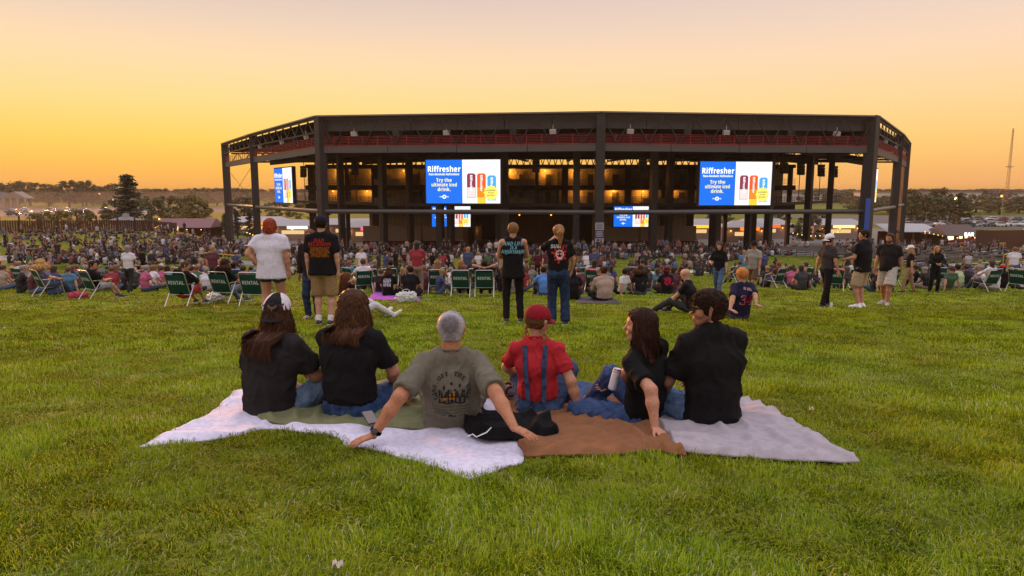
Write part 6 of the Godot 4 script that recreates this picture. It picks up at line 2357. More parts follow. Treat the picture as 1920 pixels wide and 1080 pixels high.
	# white sheds far right, park hall far left
	for q in [[330.0, 560.0, 90.0, 10.0, "long white warehouse left of the mast"], [430.0, 600.0, 70.0, 9.0, "long white warehouse behind the mast"], [250.0, 620.0, 50.0, 9.0, "white warehouse above the broad pine"]]:
		var o := base("warehouse", G.call(q[0], q[1]))
		tag(o, q[4], "building", "white warehouses on the right horizon")
		s = Shape.new()
		s.box(Vector3(0, q[3] / 2.0, 0), Vector3(q[2] / 2.0, q[3] / 2.0 + 0.3, 12))
		part("wall", s.mesh(), mat(0.5, 0.46, 0.44), o)
		s = Shape.new()
		s.box(Vector3(0, q[3] + 0.5, 0), Vector3(q[2] / 2.0 + 0.5, 0.5, 12.5))
		part("roof", s.mesh(), mat(0.2, 0.17, 0.17), o)
		for k in 6:
			s = Shape.new()
			s.box(Vector3(-q[2] * 0.42 + k * q[2] * 0.165, q[3] * 0.55, 12.05), Vector3(1.6, 1.3, 0.06))
			part("window", s.mesh(), mat(0.05, 0.05, 0.055, 0.3), o)
	var ho := base("park_hall", G.call(-332.0, 442.0), 0.2)
	ho.scale = Vector3.ONE * 1.45
	tag(ho, "hall with a dark hipped roof and lit porch columns at the left edge", "building")
	s = Shape.new()
	s.box(Vector3(-4, 2.0, -3), Vector3(9, 2.2, 4))
	part("wall", s.mesh(), mat(0.4, 0.33, 0.26), ho)
	s = Shape.new()
	tri_roof(s, Vector3(-4, 4.2, -3), 9, 4.5, 3.2, 1.0)
	part("roof", s.mesh(), mat(0.06, 0.055, 0.06), ho)
	var porch := Shape.new()
	porch.tri(Vector3(4.2, 4.4, 5.2), Vector3(9, 7.4, 5.2), Vector3(13.8, 4.4, 5.2))
	porch.quad(Vector3(4.2, 4.4, 5.2), Vector3(4.2, 4.4, -3), Vector3(9, 7.4, -3), Vector3(9, 7.4, 5.2))
	porch.quad(Vector3(9, 7.4, 5.2), Vector3(9, 7.4, -3), Vector3(13.8, 4.4, -3), Vector3(13.8, 4.4, 5.2))
	part("porch_gable", porch.mesh(), mat(0.2, 0.17, 0.15), ho)
	for k in 4:
		s = Shape.new()
		s.box(Vector3(4.8 + k * 2.8, 2.1, 5.0), Vector3(0.35, 2.3, 0.35))
		part("porch_column", s.mesh(), mat(0.3, 0.25, 0.19), ho)
	lamp(Vector3(9, 3.8, 2), ho, 5.0, Color(1.0, 0.7, 0.35), 0.3)
	# car parks
	for side in 2:
		s = Shape.new()
		var xa: float = [-390.0, 112.0][side]
		var xb: float = [-150.0, 290.0][side]
		var da: float = [285.0, 192.0][side]
		var db: float = [470.0, 300.0][side]
		for j in 8:
			for i in 8:
				var ax := lerpf(xa, xb, i / 8.0)
				var bx := lerpf(xa, xb, (i + 1) / 8.0)
				var ad := lerpf(da, db, j / 8.0)
				var bd := lerpf(da, db, (j + 1) / 8.0)
				s.quad(onground(ax, -ad, 0.05), onground(ax, -bd, 0.05), onground(bx, -bd, 0.05), onground(bx, -ad, 0.05))
		part("car_park", s.mesh(), mat(0.075, 0.068, 0.06, 0.9)).set_meta("kind", "structure")
	make_cars(rr)
	# mist over the left fields
	var fo := FogVolume.new()
	fo.name = "mist"
	fo.shape = RenderingServer.FOG_VOLUME_SHAPE_ELLIPSOID
	fo.size = Vector3(560, 16, 300)
	fo.position = Vector3(-230, -6.0, -440)
	var fm := FogMaterial.new()
	fm.density = 0.0009
	fm.albedo = Color(1.0, 0.86, 0.7)
	fo.material = fm
	add_child(fo)
	tag(fo, "low golden mist lying over the fields left of the pavilion", "mist", "", "stuff")

func bar_house(at: Vector3, hx: float, h: float, _p: Vector2, roofm: Material, label: String, signx: float):
	var o := base("bar", at)
	tag(o, label, "bar")
	var s := Shape.new()
	var rz := 3.6
	s.quad(Vector3(-hx, h, rz), Vector3(-hx + 1.2, h + 1.9, -0.5), Vector3(hx - 0.4, h + 1.9, -0.5), Vector3(hx, h, rz))
	s.quad(Vector3(hx, h, -rz - 1), Vector3(hx - 0.4, h + 1.9, -0.5), Vector3(-hx + 1.2, h + 1.9, -0.5), Vector3(-hx, h, -rz - 1))
	s.quad(Vector3(-hx, h - 0.1, rz), Vector3(hx, h - 0.1, rz), Vector3(hx, h - 0.1, -rz - 1), Vector3(-hx, h - 0.1, -rz - 1))
	s.tri(Vector3(hx, h, rz), Vector3(hx - 0.4, h + 1.9, -0.5), Vector3(hx, h, -rz - 1))
	s.tri(Vector3(-hx, h, -rz - 1), Vector3(-hx + 1.2, h + 1.9, -0.5), Vector3(-hx, h, rz))
	part("roof", s.mesh(), roofm, o)
	for k in 5:
		s = Shape.new()
		s.box(Vector3(-hx + 0.4 + k * (hx - 0.4) / 2.0, h / 2.0 - 0.1, rz - 0.5), Vector3(0.12, h / 2.0 + 0.1, 0.12))
		part("post", s.mesh(), mat(0.05, 0.03, 0.025), o)
	s = Shape.new()
	s.box(Vector3(0, 1.2, -rz), Vector3(hx - 0.5, 1.5, 0.1))
	part("back_wall", s.mesh(), mat(0.08, 0.04, 0.03), o)
	s = Shape.new()
	s.box(Vector3(signx, 0.5, rz - 1.6), Vector3(2.4, 0.6, 0.4))
	part("counter", s.mesh(), mat(0.25, 0.2, 0.17), o)
	for k in 2:
		s = Shape.new()
		s.box(Vector3(signx - 1.4 + k * 2.6, 1.75, rz - 2.4), Vector3(0.75, 0.55, 0.06))
		part("lit_cooler", s.mesh(), glow(1.0, 0.85, 0.55, 1.4), o)
	sign_text(o, "BAR", 1.05 if hx > 5.0 else 0.95, Vector3(signx + (0.0 if hx > 5.0 else 0.4), h + 0.25, rz + 0.35), glow(1.0, 0.97, 0.9, 1.6), "sign_lettering")
	for k in 4:
		lamp(Vector3(-hx * 0.7 + k * hx * 0.45, h - 0.45, rz - 0.9), o, 0.18, Color(1.0, 0.65, 0.25), 0.1)

func make_cars(rr: RandomNumberGenerator):
	# one car, 4.5 m long along x
	var body := Shape.new()
	var prof := [Vector2(-2.2, 0.35), Vector2(-2.22, 0.75), Vector2(-1.5, 0.9), Vector2(-0.85, 1.42), Vector2(0.75, 1.45), Vector2(1.65, 0.95), Vector2(2.2, 0.85), Vector2(2.25, 0.4)]
	for k in prof.size():
		var a: Vector2 = prof[k]
		var b: Vector2 = prof[(k + 1) % prof.size()]
		var wa := 0.85 if a.y < 1.2 else 0.66
		var wb := 0.85 if b.y < 1.2 else 0.66
		body.quad(Vector3(a.x, a.y, wa), Vector3(a.x, a.y, -wa), Vector3(b.x, b.y, -wb), Vector3(b.x, b.y, wb))
	for e in [-1.0, 1.0]:
		for k in range(1, prof.size() - 1):
			var p: Array = [prof[0], prof[k], prof[k + 1]]
			var q := []
			for r in p:
				q.append(Vector3(r.x, r.y, e * (0.85 if r.y < 1.2 else 0.66)))
			if e > 0.0:
				body.tri(q[0], q[1], q[2])
			else:
				body.tri(q[0], q[2], q[1])
	var win := Shape.new()
	for e in [-1.0, 1.0]:
		var z0: float = e * 0.81
		var z1: float = e * 0.69
		var q := [Vector3(-1.25, 0.98, z0), Vector3(-0.78, 1.36, z1), Vector3(0.68, 1.38, z1), Vector3(1.35, 1.0, z0)]
		if e > 0.0:
			win.quad(q[0], q[1], q[2], q[3])
		else:
			win.quad(q[3], q[2], q[1], q[0])
	win.quad(Vector3(-1.47, 0.97, 0.7), Vector3(-1.47, 0.97, -0.7), Vector3(-0.92, 1.39, -0.58), Vector3(-0.92, 1.39, 0.58))
	win.quad(Vector3(0.86, 1.42, 0.58), Vector3(0.86, 1.42, -0.58), Vector3(1.62, 1.02, -0.7), Vector3(1.62, 1.02, 0.7))
	var wh := Shape.new()
	wh.lathe(Vector3.ZERO, [Vector2(0.0, -0.1), Vector2(0.31, -0.1), Vector2(0.33, 0.0), Vector2(0.31, 0.1), Vector2(0.0, 0.1)], 12, Basis(Vector3.RIGHT, PI / 2))
	var bm := body.mesh()
	var wm := win.mesh()
	var whm := wh.mesh()
	var paints := [[0.6, 0.58, 0.56, "white"], [0.3, 0.29, 0.3, "silver"], [0.05, 0.05, 0.055, "dark grey"], [0.55, 0.52, 0.48, "pale"], [0.12, 0.02, 0.02, "dark red"], [0.04, 0.06, 0.12, "navy"]]
	for k in 74:
		var left := k < 40
		var x: float
		var d: float
		if left:
			d = 300.0 + (k / 10) * 28.0 + rr.randf_range(-2, 2)
			x = (-0.735 + (k % 10) * 0.028 + rr.randf_range(-0.006, 0.006)) * d
		else:
			var j := k - 40
			d = 204.0 + (j / 12) * 21.0 + rr.randf_range(-2, 2)
			x = (0.578 + (j % 12) * 0.0175 + rr.randf_range(-0.004, 0.004)) * d
		var c: Array = paints[[0, 1, 0, 2, 3, 0, 4, 1, 5][rr.randi() % 9]]
		var o := base("parked_car", onground(x, -d, 0.06), rr.randf_range(-0.25, 0.25) + (PI if rr.randf() < 0.5 else 0.0))
		o.scale = Vector3.ONE * rr.randf_range(1.0, 1.2)
		part("body", bm, mat(c[0], c[1], c[2], 0.25), o)
		part("windows", wm, mat(0.02, 0.02, 0.025, 0.1), o)
		for q in [Vector3(-1.4, 0.33, 0.78), Vector3(-1.4, 0.33, -0.78), Vector3(1.4, 0.33, 0.78), Vector3(1.4, 0.33, -0.78)]:
			part("wheel", whm, mat(0.02, 0.02, 0.02), o, Transform3D(Basis.IDENTITY, q))
		var row: String = ["first", "second", "third", "fourth"][mini(3, (k / 10) if left else (k - 40) / 12)]
		var lb := "%s car in the %s row of the %s car park" % [c[3], row, "left" if left else "right"]
		tag(o, lb, "car", "%s cars, %s row, %s car park" % [c[3], row, "left" if left else "right"])

# ---------------------------------------------------------------- people further down the lawn
const SKIN := [Color(0.47, 0.24, 0.155), Color(0.40, 0.19, 0.115), Color(0.30, 0.14, 0.08), Color(0.52, 0.29, 0.2)]

func pose(k: String) -> Dictionary:
	match k:
		"stand":
			return {}
		"front":   # both hands before the chest
			return {"hands": [Vector3(-0.06, 1.13, -0.3), Vector3(0.08, 1.12, -0.3)], "elbows": [Vector3(-1, -0.6, 0.3), Vector3(1, -0.6, 0.3)], "feet": [Vector3(-0.12, 0.085, 0), Vector3(0.13, 0.085, 0.02)]}
		"akimbo":
			return {"hands": [Vector3(-0.2, 1.0, 0.04), Vector3(0.3, 0.82, -0.04)], "elbows": [Vector3(-1, 0.0, 0.5), Vector3(0.6, 0, 1)], "feet": [Vector3(-0.14, 0.085, 0.05), Vector3(0.1, 0.085, -0.06)]}
		"drink":
			return {"hands": [Vector3(-0.12, 1.5, -0.24), Vector3(0.24, 0.95, -0.22)], "elbows": [Vector3(-0.8, -0.7, -0.3), Vector3(1, -0.3, 0.4)], "feet": [Vector3(-0.11, 0.085, 0), Vector3(0.13, 0.085, 0)]}
		"walk":
			return {"hands": [Vector3(-0.27, 0.86, -0.16), Vector3(0.2, 1.1, -0.26)], "feet": [Vector3(-0.08, 0.085, -0.26), Vector3(0.09, 0.12, 0.3)], "lean": [-3.0, -3.0, -3.0], "hip": Vector3(0, 0.9, 0)}
		"stride":
			return {"hands": [Vector3(-0.28, 0.84, 0.08), Vector3(0.28, 0.84, -0.1)], "feet": [Vector3(-0.12, 0.085, -0.17), Vector3(0.14, 0.085, 0.2)], "hip": Vector3(0, 0.92, 0)}
		"cross":
			return {"hip": Vector3(0, 0.115, 0), "lean": [6.0, -8.0, -18.0], "hands": [Vector3(-0.14, 0.2, -0.32), Vector3(0.14, 0.2, -0.32)], "elbows": [Vector3(-1, -0.4, 0.3), Vector3(1, -0.4, 0.3)], "feet": [Vector3(0.14, 0.05, -0.38), Vector3(-0.14, 0.05, -0.4)], "knees": [Vector3(-1, 0.35, -0.5), Vector3(1, 0.35, -0.5)], "toes": [Vector3(0.8, 0, -0.5), Vector3(-0.8, 0, -0.5)]}
		"knees":
			return {"hip": Vector3(0, 0.115, 0), "lean": [4.0, -10.0, -20.0], "hands": [Vector3(-0.12, 0.36, -0.38), Vector3(0.12, 0.36, -0.38)], "elbows": [Vector3(-1, -0.3, 0.2), Vector3(1, -0.3, 0.2)], "feet": [Vector3(-0.12, 0.05, -0.5), Vector3(0.12, 0.05, -0.52)], "knees": [Vector3(-0.3, 1, -0.2), Vector3(0.3, 1, -0.2)]}
		"leanback":
			return {"hip": Vector3(0, 0.115, 0), "lean": [24.0, 16.0, 8.0], "shrug": 0.02, "hands": [Vector3(-0.3, 0.05, 0.26), Vector3(0.32, 0.05, 0.24)], "elbows": [Vector3(-0.2, 0, 1), Vector3(0.2, 0, 1)], "fingers": [Vector3(-0.5, -0.2, 1), Vector3(0.6, -0.2, 1)], "palms": [Vector3(0, -1, 0), Vector3(0, -1, 0)], "feet": [Vector3(-0.16, 0.03, -0.72), Vector3(0.14, 0.03, -0.75)], "knees": [Vector3(-0.2, 1, -0.2), Vector3(0.2, 1, -0.2)], "toes": [Vector3(-0.3, 0.7, -0.7), Vector3(0.3, 0.7, -0.7)]}
		"chair":
			return {"hip": Vector3(0, 0.36, 0.08), "lean": [18.0, 12.0, 2.0], "hands": [Vector3(-0.27, 0.6, -0.2), Vector3(0.27, 0.6, -0.2)], "elbows": [Vector3(-1, -0.6, 0.6), Vector3(1, -0.6, 0.6)], "feet": [Vector3(-0.14, 0.06, -0.62), Vector3(0.15, 0.06, -0.58)], "knees": [Vector3(-0.15, 1, -0.4), Vector3(0.15, 1, -0.4)], "palms": [Vector3(0, -1, 0), Vector3(0, -1, 0)]}
	return {}

func hairdo(k: String, c: Color) -> Dictionary:
	match k:
		"long":
			return {"kind": "long", "col": c, "len": 0.26, "bz": 0.1, "strands": {"count": 150, "len": 0.32, "wave": 0.012, "wide": 0.016, "flare": 0.3, "back": 0.13, "front": 118.0}}
		"bob":
			return {"kind": "long", "col": c, "len": 0.02, "bz": 0.03, "thick": 0.012, "lumpdeep": 0.003, "strands": {"count": 330, "len": 0.13, "wave": 0.012, "wide": 0.011, "flare": 0.12, "front": 125.0}}
		"pony":
			return {"kind": "pony", "col": c, "strands": {"count": 60, "len": 0.04, "wave": 0.006, "wide": 0.012, "flare": 0.0, "front": 110.0}}
		"curly":
			return {"kind": "curly", "col": c, "lump": 0.06, "lumpdeep": 0.02, "strands": {"count": 260, "len": 0.2, "wave": 0.03, "wide": 0.018, "flare": 1.6, "front": 130.0, "puff": 0.3}}
		"buzz":
			return {"kind": "short", "col": c, "thick": 0.003, "lumpdeep": 0.001}
	return {"kind": k, "col": c}

# pose, where, yaw, scale, width, skin, top colour, top kind, bottom ("jeans", "pants", "shorts"), bottom colour, hair kind, hair colour, label, more
func somebody(ps: String, at: Vector3, yaw: float, s: float, w: float, sk: int, tc: Color, tk: String, bk: String, bc: Color, hk: String, hc: Color, label: String, more := {}, group := "") -> Node3D:
	var o := pose(ps)
	o.merge({"det": 1, "cell": 0.0255, "at": at, "yaw": yaw, "s": s, "w": w, "g": w, "skin": SKIN[sk], "sd": int(absf(at.x * 37.0 + at.z * 11.0)) + 3}, true)
	o["top"] = {"mat": cloth(tc.r, tc.g, tc.b), "kind": tk, "slack": 0.02, "hem": 0.06 if ps in ["stand", "front", "akimbo", "drink", "walk", "stride"] else 0.0, "sleeve": 0.7}
	if bk == "jeans":
		o["bottom"] = {"mat": denim(bc.r, bc.g, bc.b), "name": "jeans", "slack": 0.012}
	elif bk == "shorts":
		o["bottom"] = {"mat": cloth(bc.r, bc.g, bc.b), "name": "shorts", "to": 0.93, "slack": 0.022}
	else:
		o["bottom"] = {"mat": cloth(bc.r, bc.g, bc.b), "name": "trousers", "slack": 0.008}
	o["shoes"] = mat(0.03, 0.028, 0.028)
	o["hair"] = hairdo(hk, hc)
	for k in more:
		if o.has(k) and o[k] is Dictionary and more[k] is Dictionary:
			o[k].merge(more[k], true)
		else:
			o[k] = more[k]
	var p := person(o)
	if more.has("print"):
		var fr: Dictionary = p.get_meta("frame")
		var N: Vector3 = (fr.P3 - fr.P1)
		for q in more.print:
			print_on(p, q[2] if q.size() > 2 else "lettering", fr.shirt, fr.P1 + N * 0.45, fr.B1.x, N.normalized(), q[0], q[1], 0.013 if q.size() < 4 else q[3])
	done(p, label, group)
	return p

var chair_mesh := {}
func chair(at: Vector3, yaw: float, label: String) -> Node3D:
	if chair_mesh.is_empty():
		var s := Shape.new()
		s.tube([Vector3(-0.27, 0.31, 0.2), Vector3(-0.27, 0.84, 0.40), Vector3(-0.24, 0.88, 0.415), Vector3(0.24, 0.88, 0.415), Vector3(0.27, 0.84, 0.40), Vector3(0.27, 0.31, 0.2)], 0.013, 7)
		chair_mesh["back_frame"] = s.mesh()
		s = Shape.new()
		s.tube([Vector3(-0.27, 0.31, 0.2), Vector3(-0.27, 0.34, -0.26), Vector3(0.27, 0.34, -0.26), Vector3(0.27, 0.31, 0.2), Vector3(-0.27, 0.31, 0.2)], 0.012, 7)
		chair_mesh["seat_frame"] = s.mesh()
		s = Shape.new()
		s.tube([Vector3(0, 0.0, -0.3), Vector3(0, 0.03, -0.32), Vector3(0, 0.55, -0.22), Vector3(0, 0.58, -0.15), Vector3(0, 0.58, 0.28)], 0.013, 7)
		chair_mesh["front_leg"] = s.mesh()
		s = Shape.new()
		s.tube([Vector3(0, 0.57, 0.05), Vector3(0, 0.31, 0.22), Vector3(0, 0.03, 0.42), Vector3(0, 0.01, 0.47)], 0.013, 7)
		chair_mesh["rear_leg"] = s.mesh()
		s = Shape.new()
		s.tube([Vector3(-0.29, 0.02, 0.43), Vector3(0.29, 0.02, 0.43)], 0.011, 6)
		chair_mesh["floor_bar"] = s.mesh()
		s = Shape.new()
		var n := 10
		for j in n:
			var f := func(t: float, x: float) -> Vector3: return Vector3(x * 0.262, lerpf(0.3, 0.82, t), lerpf(0.2, 0.395, t) + 0.035 * sin(PI * t) * (1.0 - x * x))
			for i in 6:
				var xa := -1.0 + i / 3.0
				var xb := -1.0 + (i + 1) / 3.0
				s.quad(f.call(j / float(n), xa), f.call((j + 1.0) / n, xa), f.call((j + 1.0) / n, xb), f.call(j / float(n), xb))
		chair_mesh["back_fabric"] = s.mesh()
		s = Shape.new()
		s.box(Vector3(0, 0.318, -0.03), Vector3(0.262, 0.006, 0.23), Basis(Vector3.RIGHT, 0.06))
		chair_mesh["seat_fabric"] = s.mesh()
		s = Shape.new()
		var tt := text_tris("RENTAL", 0.125, Vector2.ZERO, true, false, 0.92)
		for k in tt.size():
			var y := 0.62 + tt[k].y
			var t := (y - 0.3) / 0.52
			var x := tt[k].x / 0.262
			s.v.append(Vector3(tt[k].x, y, lerpf(0.2, 0.395, t) + 0.035 * sin(PI * t) * (1.0 - x * x) + 0.006))
			s.n.append(Vector3(0, -0.3, 0.95))
			s.c.append(Color.WHITE)
			s.i.append(k)
		chair_mesh["lettering"] = s.mesh()
	var o := base("rental_chair", at, deg_to_rad(yaw))
	tag(o, label, "chair", "green rental chairs on the lawn")
	var al := mat(0.6, 0.57, 0.56, 0.28, 0.85)
	var fab := cloth(0.008, 0.062, 0.04)
	part("back_fabric", chair_mesh.back_fabric, fab, o)
	part("seat_fabric", chair_mesh.seat_fabric, fab, o)
	part("back_frame", chair_mesh.back_frame, al, o)
	part("seat_frame", chair_mesh.seat_frame, al, o)
	for e in [-0.29, 0.29]:
		part("front_leg", chair_mesh.front_leg, al, o, Transform3D(Basis.IDENTITY, Vector3(e, 0, 0)))
		part("rear_leg", chair_mesh.rear_leg, al, o, Transform3D(Basis.IDENTITY, Vector3(e, 0, 0)))
	part("floor_bar", chair_mesh.floor_bar, al, o)
	part("lettering", chair_mesh.lettering, mat(0.62, 0.62, 0.6), o)
	return o

func can_in(p: Node3D, c: StandardMaterial3D, label: String, at: Vector3):
	var o := base("drink_can", at)
	var s := Shape.new()
	s.lathe(Vector3.ZERO, [Vector2(0.0, 0.0), Vector2(0.026, 0.0), Vector2(0.031, 0.008), Vector2(0.031, 0.115), Vector2(0.026, 0.124)], 14)
	part("can_wall", s.mesh(), c, o)
	s = Shape.new()
	s.lathe(Vector3(0, 0.122, 0), [Vector2(0.027, 0.0), Vector2(0.027, 0.004), Vector2(0.0, 0.003)], 14)
	part("lid", s.mesh(), mat(0.6, 0.6, 0.6, 0.3, 0.9), o)
	tag(o, label, "can")

func make_middle():
	var BLK := Color(0.009, 0.008, 0.009)
	var brown := Color(0.05, 0.022, 0.012)
	var blond := Color(0.32, 0.19, 0.08)
	var dk := Color(0.02, 0.012, 0.008)
	var red := cloth(0.5, 0.03, 0.02)
	var white := cloth(0.7, 0.68, 0.7)
	# --- the standing ones
	somebody("akimbo", Vector3(-4.246, -1.210, -11.923), -8.0, 1.05, 1.3, 0, Color(0.66, 0.62, 0.72), "tee", "shorts", Color(0.03, 0.05, 0.12), "bob", Color(0.24, 0.045, 0.02), "standing person with red hair in a long white tee and denim shorts",
		{"leg": 1.32, "arm": 1.2, "head": Vector3(-14, 4, -6), "bottom": {"to": 0.45, "slack": 0.012}, "top": {"hem": 0.16, "flare": 0.02, "slack": 0.035, "sleeve": 0.62}, "socks": mat(0.7, 0.7, 0.7)})
	somebody("stand", Vector3(-3.806, -1.302, -12.826), 172.0, 0.97, 1.0, 0, Color(0.02, 0.015, 0.016), "long", "jeans", Color(0.03, 0.05, 0.1), "long", Color(0.17, 0.075, 0.035), "brown haired person facing the camera between the white tee and the black tee", {"face": true, "head": Vector3(8, 0, 4), "shoes": mat(0.4, 0.3, 0.25)})
	var pr := text_tris("BAD", 0.075, Vector2(0, 0.115), true, true, 1.0)
	pr.append_array(text_tris("RELIGION", 0.075, Vector2(0, 0.055), true, true, 0.95))
	var pr2 := PackedVector2Array()
	for k in 6:
		pr2.append_array(text_tris(["TOUR DATES CITY", "SUMMER DATES", "EAST COAST RUN", "WEST COAST RUN", "MORE SHOWS", "CITY AND STATE"][k], 0.034, Vector2(0, 0.0 - k * 0.027), true, false, 1.15))
	somebody("stand", Vector3(-3.257, -1.179, -11.616), -3.0, 1.06, 1.18, 3, BLK, "tee", "shorts", Color(0.30, 0.19, 0.095), "short", dk, "standing person in a black tee with red and orange back print and khaki shorts",
		{"hat": {"mat": cloth(0.012, 0.012, 0.03), "tilt": 4.0}, "socks": white, "leg": 1.1, "top": {"hem": 0.1, "slack": 0.028, "sleeve": 0.8, "flare": 0.02}, "bottom": {"to": 1.0, "slack": 0.024}, "print": [[pr, red, "red_lettering"], [pr2, cloth(0.42, 0.13, 0.015), "orange_lettering"]]})
	pr = text_tris("AND LIFE", 0.085, Vector2(0, 0.13), true, false, 0.9, 0.25)
	pr.append_array(text_tris("IS A", 0.075, Vector2(0, 0.06), true, false, 0.9, 0.25))
	pr.append_array(text_tris("NIGHTMARE", 0.08, Vector2(0, -0.01), true, false, 0.86, 0.25))
	pr.append_array(stroke(Vector2(-0.14, -0.055), Vector2(0.13, -0.045), 0.008))
	somebody("front", Vector3(0.019, -1.232, -12.137), 4.0, 1.02, 1.06, 0, BLK, "tank", "pants", Color(0.01, 0.009, 0.011), "short", Color(0.2, 0.1, 0.045), "standing person in a black tank top with pale blue back lettering", {"hair": {"thick": 0.008}, "arm": 1.12, "head": Vector3(-6, -2, 0), "top": {"hem": 0.14, "flare": 0.02}, "print": [[pr, cloth(0.22, 0.5, 0.62), "blue_lettering"]]})
	pr = text_tris("SUM", 0.085, Vector2(-0.045, 0.125), true, false, 1.0, 0.15)
	var pr3 := text_tris("41", 0.085, Vector2(0.105, 0.125), true, false, 1.0, 0.15)
	for k in 11:
		var a := TAU * k / 11.0
		pr3.append_array(stroke(Vector2(0.02, -0.02) + Vector2.from_angle(a) * 0.03, Vector2(0.02, -0.02) + Vector2.from_angle(a) * (0.1 + 0.025 * (k % 3)), 0.035))
	var sk := disc(Vector2(0.02, -0.005), 0.07, 0.056, 22)
	sk.append_array(stroke(Vector2(-0.02, -0.09), Vector2(0.06, -0.09), 0.014))
	for k in 4:
		sk.append_array(stroke(Vector2(-0.018 + k * 0.025, -0.06), Vector2(-0.018 + k * 0.025, -0.09), 0.01))
	sk.append_array(disc(Vector2(-0.008, -0.005), 0.017, 0.009, 12))
	sk.append_array(stroke(Vector2(0.032, 0.012), Vector2(0.062, -0.02), 0.009))
	sk.append_array(stroke(Vector2(0.062, 0.012), Vector2(0.032, -0.02), 0.009))
	somebody("drink", Vector3(0.798, -1.179, -11.616), -4.0, 0.98, 1.05, 3, BLK, "tee", "jeans", Color(0.022, 0.04, 0.085), "pony", Color(0.27, 0.13, 0.055), "standing person with a long ponytail in a black tee with a red skull print", {"leg": 1.12, "head": Vector3(14, 2, 0), "top": {"hem": 0.05}, "bottom": {"ankle": 0.075}, "print": [[pr, white, "white_lettering"], [pr3, red, "red_print"], [sk, white, "skull_print", 0.02]]})
	somebody("stride", Vector3(7.637, -1.662, -16.378), -72.0, 1.0, 0.95, 0, Color(0.045, 0.036, 0.038), "tee", "pants", Color(0.008, 0.008, 0.009), "short", brown, "standing person in a white cap turned backwards and black trousers", {"hat": {"mat": white, "backward": true, "tilt": 8.0}})
	somebody("stand", Vector3(8.299, -1.623, -15.993), 38.0, 1.05, 1.28, 0, BLK, "polo", "shorts", Color(0.40, 0.30, 0.19), "short", dk, "standing person in a black polo and khaki shorts with white shoes", {"head": Vector3(40, 0, 0), "leg": 1.15, "shoes": mat(0.75, 0.73, 0.74), "hands": [Vector3(-0.22, 1.1, -0.3), Vector3(0.3, 0.85, -0.05)], "top": {"hem": 0.1, "belly": 0.03, "slack": 0.03}, "bottom": {"slack": 0.03, "to": 0.96}})
	somebody("stride", Vector3(9.460, -1.724, -16.990), 128.0, 1.03, 1.22, 1, Color(0.016, 0.013, 0.013), "tee", "shorts", Color(0.44, 0.39, 0.34), "short", brown, "bearded person in a dark tee and long off white shorts", {"face": true, "shoes": mat(0.4, 0.34, 0.3), "leg": 1.1, "beard": [[Vector3(0, -0.09, -0.065), 0.06, Color(0.04, 0.018, 0.01), 0.95], [Vector3(-0.05, -0.06, -0.03), 0.045, Color(0.04, 0.018, 0.01), 0.9], [Vector3(0.05, -0.06, -0.03), 0.045, Color(0.04, 0.018, 0.01), 0.9]], "top": {"belly": 0.02, "hem": 0.08}, "bottom": {"to": 1.0, "slack": 0.04}})
	var wk := somebody("walk", Vector3(6.500, -2.152, -21.207), 150.0, 0.98, 1.0, 0, BLK, "tee", "jeans", Color(0.08, 0.14, 0.24), "long", Color(0.07, 0.032, 0.018), "walking person with long hair in a black tee and blue jeans holding a can", {"face": true, "top": {"sleeve": 0.95}})
	can_in(wk, mat(0.6, 0.58, 0.6, 0.35), "white can in the hand of the walking person in jeans", Vector3(7.237, -1.438, -23.700))
	somebody("walk", Vector3(7.962, -2.257, -22.240), 132.0, 1.02, 1.08, 1, Color(0.30, 0.27, 0.24), "tee", "shorts", Color(0.11, 0.075, 0.04), "short", brown, "walking person in a grey tee, black cap and brown shorts", {"face": true, "hat": {"mat": cloth(0.01, 0.01, 0.01), "tilt": 6.0}, "shoes": mat(0.6, 0.6, 0.62)})
	somebody("stride", Vector3(14.002, -2.414, -23.783), 60.0, 0.95, 0.95, 0, BLK, "tee", "pants", Color(0.30, 0.18, 0.10), "long", blond, "standing person in tan trousers and a black top behind the bearded one", {"hat": {"mat": white, "tilt": 5.0}, "boot": 0.12})
	somebody("front", Vector3(14.907, -2.414, -23.783), 168.0, 0.94, 0.92, 3, Color(0.012, 0.011, 0.011), "long", "pants", Color(0.008, 0.008, 0.008), "long", blond, "blond person in black facing the camera before the right crowd", {"face": true, "boot": 0.12})
	somebody("stand", Vector3(8.307, -4.385, -43.207), 5.0, 0.98, 0.98, 1, BLK, "long", "pants", BLK, "bob", Color(0.07, 0.02, 0.11), "standing person in black with purple hair in the middle of the lawn", {"cell": 0.03})
	somebody("stand", Vector3(-29.396, -5.221, -53.842), -12.0, 1.05, 1.1, 0, BLK, "long", "pants", Color(0.012, 0.011, 0.011), "short", dk, "standing person in black with an arm round a blond partner on the left", {"cell": 0.03, "hat": {"mat": cloth(0.01, 0.01, 0.01)}})
	somebody("stand", Vector3(-28.673, -5.221, -53.842), 10.0, 0.98, 1.05, 3, Color(0.03, 0.034, 0.036), "long", "pants", Color(0.12, 0.09, 0.075), "bob", Color(0.5, 0.36, 0.17), "blond person in a dark checked shirt standing with a partner in black", {"cell": 0.03})
	somebody("front", Vector3(-33.670, -5.300, -59.770), 10.0, 0.95, 0.92, 1, Color(0.5, 0.03, 0.12), "tee", "jeans", Color(0.1, 0.16, 0.25), "long", dk, "standing person in a bright pink top and pale jeans on the left", {"cell": 0.03})
	somebody("stand", Vector3(-8.692, -5.401, -54.998), 2.0, 1.0, 1.1, 0, Color(0.045, 0.008, 0.013), "tee", "jeans", Color(0.2, 0.2, 0.26), "short", Color(0.2, 0.11, 0.05), "standing person with fair hair in a maroon tee", {"cell": 0.03, "hands": [Vector3(-0.28, 0.95, -0.15), Vector3(0.28, 0.95, -0.15)]})
